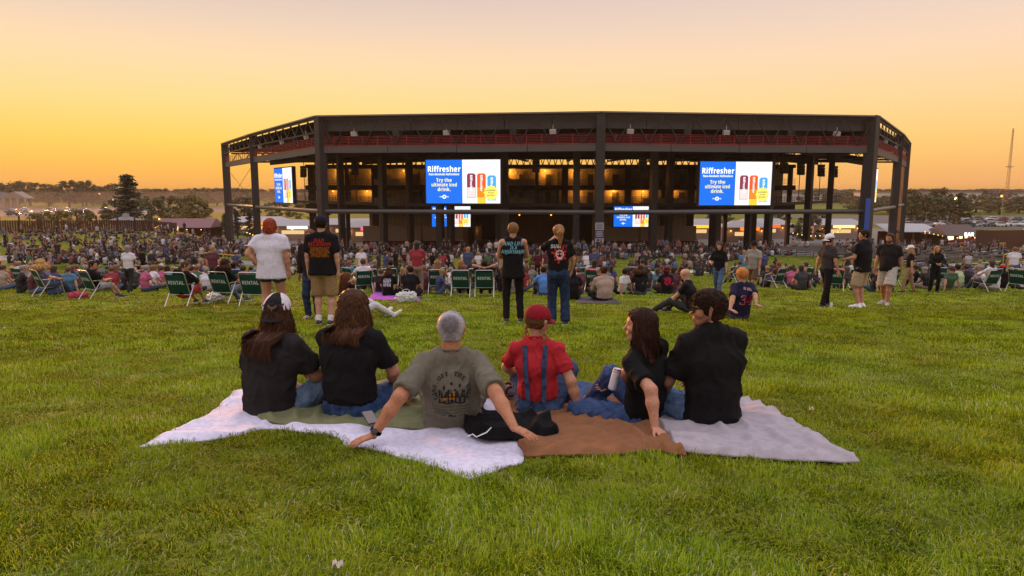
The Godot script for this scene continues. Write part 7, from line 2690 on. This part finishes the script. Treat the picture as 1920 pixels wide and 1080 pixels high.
	somebody("front", Vector3(-10.407, -5.276, -52.876), 70.0, 1.02, 1.15, 0, Color(0.04, 0.04, 0.042), "tee", "shorts", Color(0.06, 0.05, 0.04), "buzz", brown, "standing person in a charcoal tee seen from the side with a phone", {"cell": 0.03})
	somebody("stand", Vector3(-9.713, -5.476, -56.396), 20.0, 1.0, 1.0, 1, BLK, "tee", "pants", Color(0.02, 0.02, 0.025), "short", dk, "standing person in a black tee left of the maroon tee", {"cell": 0.03})
	somebody("stand", Vector3(-5.093, -4.385, -43.207), 150.0, 0.98, 0.92, 0, BLK, "tee", "jeans", Color(0.16, 0.2, 0.24), "long", dk, "dark haired person in a black top turned towards the chairs", {"cell": 0.03, "face": true})
	somebody("stand", Vector3(-4.340, -4.527, -44.604), -150.0, 1.02, 1.12, 1, Color(0.018, 0.012, 0.012), "long", "pants", BLK, "short", dk, "standing person in a dark hoodie behind the rental chairs", {"cell": 0.03, "face": true, "hat": {"mat": cloth(0.01, 0.01, 0.01)}})
	somebody("stand", Vector3(-4.239, -5.564, -58.346), 160.0, 0.92, 0.85, 0, Color(0.6, 0.57, 0.58), "tee", "pants", BLK, "bob", dk, "standing person in a white top with a dark strap across", {"cell": 0.03})
	somebody("front", Vector3(-2.074, -4.840, -47.686), 175.0, 0.96, 0.95, 0, Color(0.06, 0.04, 0.035), "tee", "jeans", Color(0.03, 0.05, 0.09), "long", brown, "brown haired person in a dull brown top behind the last rental chair", {"cell": 0.03, "face": true})
	somebody("front", Vector3(1.694, -4.527, -44.604), 20.0, 1.0, 1.1, 1, Color(0.09, 0.012, 0.014), "long", "pants", BLK, "short", dk, "standing person in a red checked shirt and black cap left of the ponytail", {"cell": 0.03, "hat": {"mat": cloth(0.01, 0.01, 0.01)}})
	# --- seated on the grass
	somebody("leanback", Vector3(-3.057, -1.314, -12.948), -58.0, 0.97, 1.05, 3, Color(0.035, 0.012, 0.016), "tee", "pants", Color(0.6, 0.57, 0.58), "long", Color(0.11, 0.04, 0.018), "reclining person with long auburn hair and one hand at the head", {"hands": [Vector3(-0.3, 0.05, 0.26), Vector3(0.13, 0.80, 0.02)], "elbows": [Vector3(-0.2, 0, 1), Vector3(1, 0.35, 0.2)], "shoes": mat(0.65, 0.6, 0.58), "hair": {"len": 0.4}})
	pr = text_tris("HEART", 0.13, Vector2(0, 0.03), true, false, 0.62)
	pr.append_array(text_tris("OPEN", 0.13, Vector2(0, -0.085), true, false, 0.72))
	pr.append_array(text_tris("I TORE MY", 0.045, Vector2(0, 0.105), true, false, 1.0))
	somebody("cross", Vector3(-3.848, -2.120, -20.883), -6.0, 0.98, 1.0, 3, BLK, "tee", "pants", BLK, "long", Color(0.045, 0.022, 0.014), "seated person in a black tee with tall white back lettering", {"print": [[pr, white, "white_lettering"]], "hair": {"len": 0.14, "strands": {"count": 150, "len": 0.17, "wave": 0.012, "wide": 0.016, "flare": 0.6, "back": 0.13, "front": 118.0}}})
	somebody("cross", Vector3(-3.120, -2.088, -20.569), -4.0, 1.02, 1.12, 1, BLK, "tee", "shorts", Color(0.02, 0.02, 0.022), "short", dk, "seated person in a plain black tee looking left beside the white bag", {"head": Vector3(60, 0, 0), "face": true})
	somebody("leanback", Vector3(-5.807, -2.860, -28.176), -20.0, 1.0, 1.05, 0, Color(0.66, 0.64, 0.68), "tee", "jeans", Color(0.03, 0.06, 0.14), "buzz", brown, "seated person in a white tee leaning back behind the auburn hair", {})
	somebody("knees", Vector3(1.043, -2.186, -21.540), 20.0, 1.0, 1.1, 1, Color(0.09, 0.22, 0.52), "tee", "jeans", Color(0.05, 0.07, 0.12), "short", dk, "seated person in a bright blue tee left of the ponytail's legs", {})
	somebody("knees", Vector3(-0.307, -2.457, -24.202), 0.0, 1.0, 1.1, 1, BLK, "tee", "pants", BLK, "short", dk, "seated person in black half hidden behind the tank top's legs", {})
	somebody("cross", Vector3(1.718, -1.942, -19.131), 0.0, 1.0, 1.1, 1, BLK, "tee", "pants", BLK, "bob", dk, "seated person in black right beside the ponytail's legs", {})
	somebody("cross", Vector3(2.525, -1.864, -18.360), 14.0, 1.02, 1.3, 0, Color(0.36, 0.26, 0.2), "long", "pants", BLK, "bun", Color(0.05, 0.018, 0.012), "seated person in a beige hoodie with hair in a bun", {"head": Vector3(20, -10, 0)})
	somebody("leanback", Vector3(3.601, -2.257, -22.240), 40.0, 0.96, 0.95, 1, Color(0.6, 0.57, 0.56), "tee", "pants", BLK, "short", dk, "seated person in a white tee right of the beige hoodie", {"head": Vector3(-80, 0, 0), "face": true})
	pr = PackedVector2Array()
	for k in 9:
		pr.append_array(stroke(Vector2(-0.1, 0.08 - k * 0.02), Vector2(0.1, 0.085 - k * 0.02 + 0.01 * sin(k * 2.0)), 0.016))
	somebody("cross", Vector3(2.717, -2.414, -23.783), 10.0, 1.0, 1.08, 1, BLK, "tee", "pants", BLK, "short", dk, "seated person in a black tee with a magenta back print", {"hat": {"mat": cloth(0.5, 0.48, 0.46)}, "print": [[pr, cloth(0.55, 0.03, 0.16), "magenta_print"]]})
	somebody("cross", Vector3(4.254, -2.257, -22.240), 12.0, 1.02, 1.1, 1, Color(0.012, 0.011, 0.012), "tee", "jeans", Color(0.08, 0.09, 0.11), "curly", Color(0.035, 0.018, 0.01), "seated person in a black tee with a thin grey line down the back", {"hair": {"kind": "short", "thick": 0.02}, "print": [[stroke(Vector2(0.03, 0.12), Vector2(0.01, -0.12), 0.02), cloth(0.2, 0.2, 0.24), "grey_line"]]})
	pr = PackedVector2Array()
	for k in 14:
		pr.append_array(disc(Vector2(0.09 * sin(k * 2.4), 0.1 - k * 0.017), 0.035, 0.012, 9))
	somebody("cross", Vector3(5.185, -2.295, -22.606), 8.0, 0.98, 1.05, 1, BLK, "tee", "pants", BLK, "long", Color(0.07, 0.006, 0.018), "seated person with wine red hair and a red print on black", {"print": [[pr, cloth(0.5, 0.015, 0.06), "red_print"]], "hair": {"len": 0.05, "strands": {"count": 120, "len": 0.08, "wave": 0.01, "wide": 0.016, "flare": 0.5, "front": 118.0}}})
	somebody("cross", Vector3(6.938, -2.802, -27.610), 5.0, 0.96, 0.95, 0, BLK, "tee", "pants", BLK, "long", brown, "seated person with long brown hair on black right of the wine red hair", {})
	somebody("knees", Vector3(3.809, -1.453, -14.312), 62.0, 1.02, 1.1, 3, BLK, "tee", "pants", Color(0.035, 0.033, 0.036), "none", dk, "seated person with a shaved head in a black tee and legs to the left", {"head": Vector3(-30, -4, 0), "hands": [Vector3(-0.1, 0.2, -0.42), Vector3(0.16, 0.3, -0.36)], "feet": [Vector3(-0.1, 0.03, -0.74), Vector3(0.12, 0.05, -0.5)]})
	pr = text_tris("34", 0.22, Vector2(-0.015, -0.06), true, true, 0.92)
	var pr5 := text_tris("34", 0.245, Vector2(-0.015, -0.062), true, true, 0.92)
	var pr6 := PackedVector2Array()
	pr6.append_array(stroke(Vector2(-0.06, 0.15), Vector2(-0.012, 0.14), 0.05))
	pr6.append_array(stroke(Vector2(0.008, 0.135), Vector2(0.065, 0.125), 0.05))
	somebody("leanback", Vector3(4.279, -1.278, -12.588), 22.0, 1.04, 1.12, 0, Color(0.016, 0.013, 0.04), "tee", "jeans", Color(0.05, 0.045, 0.06), "short", Color(0.42, 0.16, 0.04), "seated person with ginger hair in a navy jersey numbered on the back", {"hands": [loc(Vector3(4.279, -1.278, -12.588), 22.0, Vector3(3.857, -1.208, -11.905) + Vector3(0, 0.06, 0), 1.04), loc(Vector3(4.279, -1.278, -12.588), 22.0, Vector3(4.378, -1.197, -11.797) + Vector3(0, 0.06, 0), 1.04)], "fingers": [Vector3(0.2, -0.2, 1), Vector3(1, -0.2, 0.5)], "lean": [12.0, 6.0, -4.0], "top": {"hem": 0.04, "sleeve": 0.85}, "print": [[pr5, cloth(0.45, 0.25, 0.28), "number_outline", 0.012], [pr, cloth(0.3, 0.012, 0.03), "number", 0.018], [pr6, cloth(0.42, 0.3, 0.34), "name_patch"]]})
	somebody("cross", Vector3(18.319, -2.802, -27.610), 20.0, 1.03, 1.2, 1, Color(0.42, 0.5, 0.26), "tank", "shorts", Color(0.2, 0.19, 0.2), "short", dk, "seated person in a pale lime tank top on the right", {"arm": 1.1})
	somebody("cross", Vector3(20.131, -2.920, -28.765), 0.0, 1.0, 1.12, 1, Color(0.5, 0.42, 0.58), "tee", "jeans", Color(0.03, 0.06, 0.13), "short", dk, "seated person in a lilac white tee on the right", {})
	somebody("cross", Vector3(20.114, -2.802, -27.610), 0.0, 1.0, 1.2, 1, BLK, "long", "pants", BLK, "long", dk, "seated person in black with a bright red cap on the right", {"hat": {"mat": cloth(0.45, 0.015, 0.02)}})
	somebody("knees", Vector3(17.695, -2.982, -29.380), 60.0, 1.0, 1.0, 0, BLK, "tee", "pants", BLK, "short", dk, "seated person in black stretching an arm left of the blond one", {})
	somebody("leanback", Vector3(-18.467, -3.420, -33.698), -25.0, 1.0, 1.0, 1, Color(0.66, 0.62, 0.7), "tee", "shorts", Color(0.4, 0.03, 0.03), "short", dk, "seated person in a white tee and red shorts on the left lawn", {})
	somebody("leanback", Vector3(-19.226, -3.339, -32.893), -30.0, 1.0, 1.1, 0, BLK, "tee", "jeans", Color(0.08, 0.13, 0.2), "bun", Color(0.25, 0.15, 0.07), "seated person in black with hair tied up and legs stretched right", {"shoes": mat(0.6, 0.6, 0.6)})
	somebody("cross", Vector3(-16.090, -3.186, -31.392), -10.0, 0.96, 0.95, 0, Color(0.6, 0.58, 0.62), "tank", "jeans", Color(0.1, 0.17, 0.3), "long", Color(0.04, 0.02, 0.014), "seated person in a white top with long dark hair left of a chair", {})
	# --- rental chairs and who sits in them
	var ch := [
		[Vector3(-14.566, -2.152, -21.207), -38.0, "rental chair of the person with big curly blond hair"], [Vector3(-12.278, -2.027, -19.969), -32.0, "rental chair with a person leaning right, over the pink bag"], [Vector3(-8.157, -1.703, -16.781), -8.0, "rental chair leftmost of the three near the white tee"], [Vector3(-7.563, -1.815, -17.880), -14.0, "rental chair in the middle of the three near the white tee"], [Vector3(-6.354, -1.703, -16.781), -6.0, "rental chair half hidden by the legs of the white tee"],
		[Vector3(-5.174, -2.546, -25.087), -3.0, "rental chair behind the seated white tee"], [Vector3(-4.735, -2.694, -26.543), 0.0, "rental chair behind the tall white lettering"], [Vector3(-3.537, -2.501, -24.637), -2.0, "rental chair right of the seated plain black tee"], [Vector3(-2.517, -2.333, -22.985), -2.0, "rental chair fourth from the right of the middle row"], [Vector3(-1.583, -2.152, -21.207), -3.0, "rental chair left of the one at the end of the middle row"], [Vector3(-0.859, -2.152, -21.207), 0.0, "rental chair at the right end of the middle row"], [Vector3(3.109, -3.186, -31.392), 8.0, "rental chair standing behind the magenta print"],
		[Vector3(-28.931, -3.897, -38.394), -40.0, "rental chair cut by the left edge of the picture"], [Vector3(20.415, -3.420, -33.698), 10.0, "rental chair behind the blond person in black"], [Vector3(28.243, -4.252, -41.894), 0.0, "rental chair behind the pale lime tank top"], [Vector3(28.475, -4.127, -40.659), 0.0, "rental chair behind the lilac tee"], [Vector3(18.279, -2.457, -24.202), -60.0, "rental chair cut by the right edge of the picture"]]
	for c in ch:
		chair(c[0], c[1], c[2])
	var sit := func(p: Vector3, yaw: float, w: float, sk2: int, tc: Color, bk: String, bc: Color, hk: String, hc: Color, label: String, more := {}):
		somebody("chair", p, yaw, 0.98, w, sk2, tc, "tee", bk, bc, hk, hc, label, more, "people sitting in rental chairs")
	sit.call(Vector3(-14.566, -2.152, -21.207), -38.0, 1.05, 3, Color(0.16, 0.15, 0.22), "jeans", Color(0.04, 0.06, 0.1), "curly", Color(0.45, 0.25, 0.09), "person with big curly blond hair in a rental chair")
	sit.call(Vector3(-12.278, -2.027, -19.969), -32.0, 1.15, 0, BLK, "shorts", Color(0.3, 0.3, 0.29), "short", dk, "person in black and pale shorts leaning right in a rental chair", {"roll": 14.0, "head": Vector3(-60, 0, 0), "face": true})
	sit.call(Vector3(-8.157, -1.703, -16.781), -8.0, 1.3, 0, BLK, "shorts", Color(0.35, 0.03, 0.03), "buzz", Color(0.06, 0.035, 0.02), "heavy person in black with a shaved head in a rental chair", {"roll": 16.0, "head": Vector3(-60, -12, 0)})
	sit.call(Vector3(-7.563, -1.815, -17.880), -14.0, 1.0, 0, BLK, "jeans", Color(0.15, 0.2, 0.26), "curly", Color(0.035, 0.014, 0.01), "person with dark curly hair and sunglasses in a rental chair", {"roll": 12.0, "head": Vector3(-70, 0, 0)})
	sit.call(Vector3(-3.537, -2.501, -24.637), -2.0, 0.95, 0, Color(0.1, 0.05, 0.05), "jeans", Color(0.05, 0.07, 0.1), "long", Color(0.3, 0.18, 0.075), "person with long fair hair in a rental chair of the middle row")
	sit.call(Vector3(-2.517, -2.333, -22.985), -2.0, 0.95, 0, Color(0.2, 0.12, 0.1), "jeans", Color(0.05, 0.07, 0.1), "long", Color(0.2, 0.11, 0.05), "person with light brown hair in a rental chair of the middle row")
	sit.call(Vector3(-1.583, -2.152, -21.207), -3.0, 1.05, 1, Color(0.07, 0.05, 0.06), "pants", BLK, "bob", Color(0.25, 0.11, 0.05), "person in a dark checked shirt in a rental chair of the middle row")
	sit.call(Vector3(-0.859, -2.152, -21.207), 0.0, 1.1, 0, BLK, "pants", BLK, "short", dk, "person with both hands behind the head in a rental chair", {"hands": [Vector3(-0.1, 0.98, 0.3), Vector3(0.1, 0.98, 0.3)], "elbows": [Vector3(-1, 0.2, 0), Vector3(1, 0.2, 0)]})
	sit.call(Vector3(-4.735, -2.694, -26.543), 0.0, 1.05, 1, BLK, "pants", BLK, "short", dk, "person in a black cap in a rental chair behind the white lettering", {"hat": {"mat": cloth(0.02, 0.015, 0.015)}})
	sit.call(Vector3(-28.931, -3.897, -38.394), -40.0, 1.05, 1, BLK, "shorts", BLK, "short", dk, "person with bare knees in a rental chair at the left edge")
	# --- odds and ends on the lawn
	var bag := func(at: Vector3, sz: Vector3, m: Material, called: String, label: String, cat: String):
		var o := base(called, at, 0.3)
		var b := net([bn(Vector3(-sz.x * 0.35, sz.y * 0.45, 0), Vector3(sz.x * 0.35, sz.y * 0.45, 0), sz.y * 0.5, sz.y * 0.48, Vector3.BACK, sz.z / sz.y, sz.z / sz.y, [[Vector3(0, 0.0, 0), Vector3.DOWN]])], 0.02, 0.01)
		crease(b, 0.12, 0.03, Vector3.ONE, int(at.x * 10.0))
		part("pouch", shape_mesh(b), m, o)
		var hs := Shape.new()
		var pts := []
		for k in 9:
			var a := PI * k / 8.0
			pts.append(Vector3(cos(a) * sz.x * 0.28, sz.y * 0.85 + sin(a) * sz.y * 0.35, 0))
		hs.tube(pts, 0.008, 5)
		part("handle", hs.mesh(), m, o)
		tag(o, label, cat)
	bag.call(Vector3(-2.852, -1.839, -18.117), Vector3(0.42, 0.3, 0.2), mat(0.55, 0.53, 0.52, 0.3), "tote_bag", "clear white tote bag behind the seated plain black tee", "bag")
	bag.call(Vector3(-13.087, -2.057, -20.265), Vector3(0.5, 0.18, 0.25), cloth(0.42, 0.05, 0.1), "pink_bag", "flat pink bag on the grass under a rental chair", "bag")
	bag.call(Vector3(-8.100, -1.864, -18.360), Vector3(0.3, 0.26, 0.2), mat(0.5, 0.47, 0.44, 0.4), "clear_bag", "crumpled clear bag between two rental chairs", "bag")
	can_in(null, mat(0.62, 0.6, 0.58, 0.35), "white can standing on the grass by the black trousers", Vector3(7.612, -1.623, -15.993))
	can_in(null, mat(0.45, 0.02, 0.03, 0.35), "red cup standing left of the clear tote bag", Vector3(-3.111, -1.839, -18.117))
	for q in [[[Vector2(-4.163, -19.403), Vector2(-2.481, -18.360)], [Vector2(-4.906, -23.783), Vector2(-3.283, -22.985)], cloth(0.3, 0.06, 0.4), "purple blanket", "purple blanket under the two seated in black tees"], [[Vector2(1.663, -17.423), Vector2(2.805, -17.204)], [Vector2(2.073, -20.883), Vector2(3.151, -20.883)], cloth(0.06, 0.055, 0.055), "dark blanket", "dark blanket under the beige hoodie"], [[Vector2(-16.764, -29.380), Vector2(-14.405, -28.176)], [Vector2(-21.142, -37.354), Vector2(-19.220, -37.354)], cloth(0.3, 0.3, 0.5), "striped blanket", "pale blue blanket under the white tee with red shorts"], [[Vector2(14.342, -54.998), Vector2(16.167, -54.998)], [Vector2(15.345, -58.346), Vector2(17.050, -58.346)], cloth(0.55, 0.5, 0.48), "pale blanket", "pale blanket lying alone left of the walking person"]]:
		spread(q[3].replace(" ", "_"), q[4], q[0], q[1], [q[0][0], q[1][0]], [q[0][1], q[1][1]], 0.04, q[2], 60, 0.03, 0.25, Vector2.ONE, 24, 12)
		cloths.pop_back()
	# scraps on the grass
	for q in [[Vector3(-0.610, -0.225, -2.218), "white paper scrap in the grass at the bottom of the picture"], [Vector3(-8.143, -1.086, -10.697), "white scrap at the left edge of the lawn"], [Vector3(2.163, -0.481, -4.738), "pale dry leaf on the grass right of the grey blanket"], [Vector3(2.924, -0.844, -8.316), "small pale scrap right of the black shirt"]]:
		var s := Shape.new()
		var n := 5
		for j in n:
			for i in n:
				var f := func(u: int, v: int) -> Vector3: return Vector3((u - 2.5) * 0.007, 0.012 * sin(u * 1.7 + v) + 0.02, (v - 2.5) * 0.006)
				s.quad(f.call(i, j), f.call(i, j + 1), f.call(i + 1, j + 1), f.call(i + 1, j))
		var o := part("litter_scrap", s.mesh(), mat(0.6, 0.55, 0.45))
		o.position = q[0] + Vector3(0, 0.02, 0)
		tag(o, q[1], "litter", "scraps on the grass")

# ---------------------------------------------------------------- the crowd
func make_crowd():
	var rr := RandomNumberGenerator.new()
	rr.seed = 321
	var protos := {}
	for ps in ["cross", "knees", "leanback", "chair", "stand", "front", "walk"]:
		for hk in ["short", "long"]:
			var holder := Node3D.new()
			var o := pose(ps)
			o.merge({"root": holder, "det": 0, "sd": 5, "skin": Color.WHITE, "w": 1.1 if hk == "short" else 1.0}, true)
			o["top"] = {"mat": mat(1, 1, 1), "slack": 0.02, "hem": 0.05 if ps in ["stand", "front", "walk"] else 0.0}
			o["bottom"] = {"mat": mat(1, 1, 1)}
			o["hair"] = {"kind": hk, "col": Color.WHITE, "mat": mat(1, 1, 1), "len": 0.2, "bz": 0.06, "thick": 0.014}
			person(o)
			var d := {}
			for c in holder.get_children():
				d[String(c.name)] = c.mesh
			holder.free()
			protos[ps + hk] = d
	var tops := [[0.01, 0.009, 0.01, "black"], [0.014, 0.012, 0.013, "black"], [0.6, 0.56, 0.58, "white"], [0.03, 0.028, 0.03, "charcoal"], [0.55, 0.52, 0.54, "white"], [0.16, 0.15, 0.15, "grey"], [0.25, 0.02, 0.03, "red"], [0.04, 0.05, 0.12, "navy"], [0.08, 0.18, 0.3, "blue"], [0.09, 0.02, 0.03, "maroon"], [0.3, 0.22, 0.16, "beige"], [0.4, 0.08, 0.16, "pink"], [0.05, 0.1, 0.05, "green"]]
	var bots := [[0.012, 0.012, 0.014], [0.03, 0.05, 0.1], [0.06, 0.1, 0.17], [0.2, 0.15, 0.1], [0.02, 0.02, 0.025]]
	var hairs := [[0.02, 0.012, 0.008, "dark"], [0.05, 0.024, 0.014, "brown"], [0.09, 0.045, 0.022, "brown"], [0.28, 0.17, 0.07, "blond"], [0.2, 0.06, 0.02, "auburn"], [0.2, 0.18, 0.17, "grey"]]
	var skins := [mat(0.47, 0.25, 0.16, 0.6), mat(0.4, 0.2, 0.12, 0.6), mat(0.3, 0.14, 0.08, 0.6)]
	var put := func(at: Vector3, yaw: float, ps: String, where: String):
		var hk: String = "long" if rr.randf() < 0.45 else "short"
		var d: Dictionary = protos[ps + hk]
		var o := base("person", at, yaw)
		o.scale = Vector3.ONE * rr.randf_range(0.93, 1.05)
		var tc: Array = tops[rr.randi() % tops.size()]
		var bc: Array = bots[rr.randi() % bots.size()]
		var hc: Array = hairs[rr.randi() % hairs.size()]
		part("body", d.body, skins[rr.randi() % 3], o)
		part("shirt", d.shirt, mat(tc[0], tc[1], tc[2], 0.9), o)
		part("trousers", d.trousers, mat(bc[0], bc[1], bc[2], 0.9), o)
		part("hair", d.hair, mat(hc[0], hc[1], hc[2], 0.7), o)
		var st := "standing" if ps in ["stand", "front"] else "walking" if ps == "walk" else "chair seated" if ps == "chair" else "seated"
		var lb := "%s person in %s top with %s %s hair, %s" % [st, tc[3], "long" if hk == "long" else "short", hc[3], where]
		tag(o, lb, "person", "crowd: " + lb)
	# zones: near depth, far depth, left and right bearing, how many, share standing, wording
	var zones := [
		[22.0, 29.0, -0.76, -0.40, 30, 0.04, "just behind the front left chairs"],
		[29.0, 47.0, -0.76, -0.37, 52, 0.08, "left lawn before the walkway"],
		[72.0, 104.0, -0.76, -0.46, 50, 0.3, "far left lawn by the fence"],
		[50.0, 70.0, -0.74, -0.40, 30, 0.3, "beside the left walkway"],
		[21.0, 30.0, -0.23, 0.03, 22, 0.06, "behind the middle rental chairs"],
		[30.0, 48.0, -0.24, 0.2, 40, 0.3, "mid lawn before the stage"],
		[22.0, 34.0, 0.08, 0.24, 16, 0.05, "right of the ponytail"],
		[24.5, 32.0, 0.37, 0.78, 34, 0.03, "front of the right crowd"],
		[32.0, 50.0, 0.3, 0.78, 32, 0.12, "back of the right crowd"]]
	var used := []
	for z in zones:
		var tries := 0
		var n := 0
		while n < z[4] and tries < 3000:
			tries += 1
			var d := 1.0 / lerpf(1.0 / z[0], 1.0 / z[1], rr.randf())
			var x: float = rr.randf_range(z[2], z[3]) * d
			var ok := true
			for u in used:
				if u.distance_squared_to(Vector2(x, d)) < 0.36:
					ok = false
					break
			if not ok:
				continue
			used.append(Vector2(x, d))
			n += 1
			var ps: String
			if rr.randf() < z[5]:
				ps = ["stand", "front", "walk"][rr.randi() % 3]
			else:
				ps = ["cross", "knees", "leanback", "cross", "chair"][rr.randi() % 5]
			var to := atan2(-(CX - x), 122.0 - d)
			var yaw := to + rr.randfn() * 0.35
			if rr.randf() < 0.12 and d > 30.0:
				yaw += PI * rr.randf_range(0.6, 1.4)
			var at := onground(x, -d)
			if ps == "chair":
				var cd: float = d
				var c := chair(at, rad_to_deg(yaw), "rental chair with its sitter, " + z[6])
				c.set_meta("group", "rental chairs " + z[6])
			put.call(at, yaw, ps, z[6])
	# past the three hundred that show largest: the rest of the audience as masses
	var far := [
		["audience seated under the pavilion roof", 84.0, 118.0, -26.0, 44.0, 520, 0.0],
		["audience standing at the front edge of the pavilion", 70.0, 84.0, -22.0, 40.0, 330, 0.3],
		["audience packed on the far left lawn", 58.0, 112.0, -84.0, -46.0, 360, 0.12],
		["audience in the seats left of the pavilion", 56.0, 80.0, -40.0, -18.0, 240, 0.15],
		["audience on the far right lawn", 48.0, 96.0, 40.0, 74.0, 420, 0.25],
		["audience in the middle rows before the pavilion", 48.0, 70.0, -18.0, 24.0, 260, 0.1]]
	var gather := FastNoiseLite.new()
	gather.seed = 12
	gather.frequency = 0.11
	gather.fractal_octaves = 2
	for f in far:
		for v in 3:
			var sh := Shape.new()
			var seated := rr.randf() >= 0.0
			var d: Dictionary = protos[["crosslong", "kneesshort", "standshort"][v]]
			if v == 2 and f[6] == 0.0:
				continue
			var cols := [Color(0.42, 0.22, 0.14), Color(1, 1, 1), Color(0.02, 0.02, 0.03), Color(0.06, 0.03, 0.02)]
			var names := ["body", "shirt", "trousers", "hair"]
			for k in 4:
				var a: Array = (d[names[k]] as Mesh).surface_get_arrays(0)
				sh.col = cols[k]
				sh.add({"v": a[Mesh.ARRAY_VERTEX], "n": a[Mesh.ARRAY_NORMAL], "i": a[Mesh.ARRAY_INDEX]})
			var shades := [[Color(0.014, 0.012, 0.013), "black"], [Color(0.4, 0.36, 0.37), "white"], [Color(0.16, 0.05, 0.05), "rust"], [Color(0.07, 0.1, 0.16), "blue"], [Color(0.26, 0.18, 0.13), "tan"]]
			for w in 5:
				var s2 := Shape.new()
				s2.v = sh.v
				s2.n = sh.n
				s2.i = sh.i
				for c in sh.c:
					s2.c.append(shades[w][0] if c == Color(1, 1, 1) else c)
				var cnt := int(f[5] * (f[6] if v == 2 else (1.0 - f[6]) * 0.5) * [0.5, 0.14, 0.12, 0.12, 0.12][w])
				if cnt < 1:
					continue
				var mm := MultiMesh.new()
				mm.transform_format = MultiMesh.TRANSFORM_3D
				mm.mesh = s2.mesh()
				mm.instance_count = cnt
				for k in cnt:
					var x := rr.randf_range(f[3], f[4])
					var dd := rr.randf_range(f[1], f[2])
					for again in 6:    # people gather in clusters and leave aisles
						if gather.get_noise_2d(x, dd) > -0.02:
							break
						x = rr.randf_range(f[3], f[4])
						dd = rr.randf_range(f[1], f[2])
					if f[3] > 30.0 or f[4] < -30.0:
						x *= dd / f[2] * 1.0 if f[4] < -30.0 else 0.62 + 0.38 * dd / f[2]
					var yaw := atan2(-(CX - x), 122.0 - dd) + rr.randfn() * 0.4
					var at := onground(x, -dd, 0.4 if f[0].contains("seat") else 0.0)
					mm.set_instance_transform(k, Transform3D(Basis(Vector3.UP, yaw).scaled(Vector3.ONE * rr.randf_range(0.92, 1.05)), at))
				var o := MultiMeshInstance3D.new()
				o.name = numbered("distant_audience")
				o.multimesh = mm
				var vm := StandardMaterial3D.new()
				vm.vertex_color_use_as_albedo = true
				vm.roughness = 0.85
				mats["aud"] = vm if not mats.has("aud") else mats["aud"]
				o.material_override = mats["aud"]
				tag(o, "%s, %s in %s tops" % [f[0], ["cross legged ones", "hunched ones", "upright ones"][v], shades[w][1]], "crowd", "", "stuff")
				add_child(o)
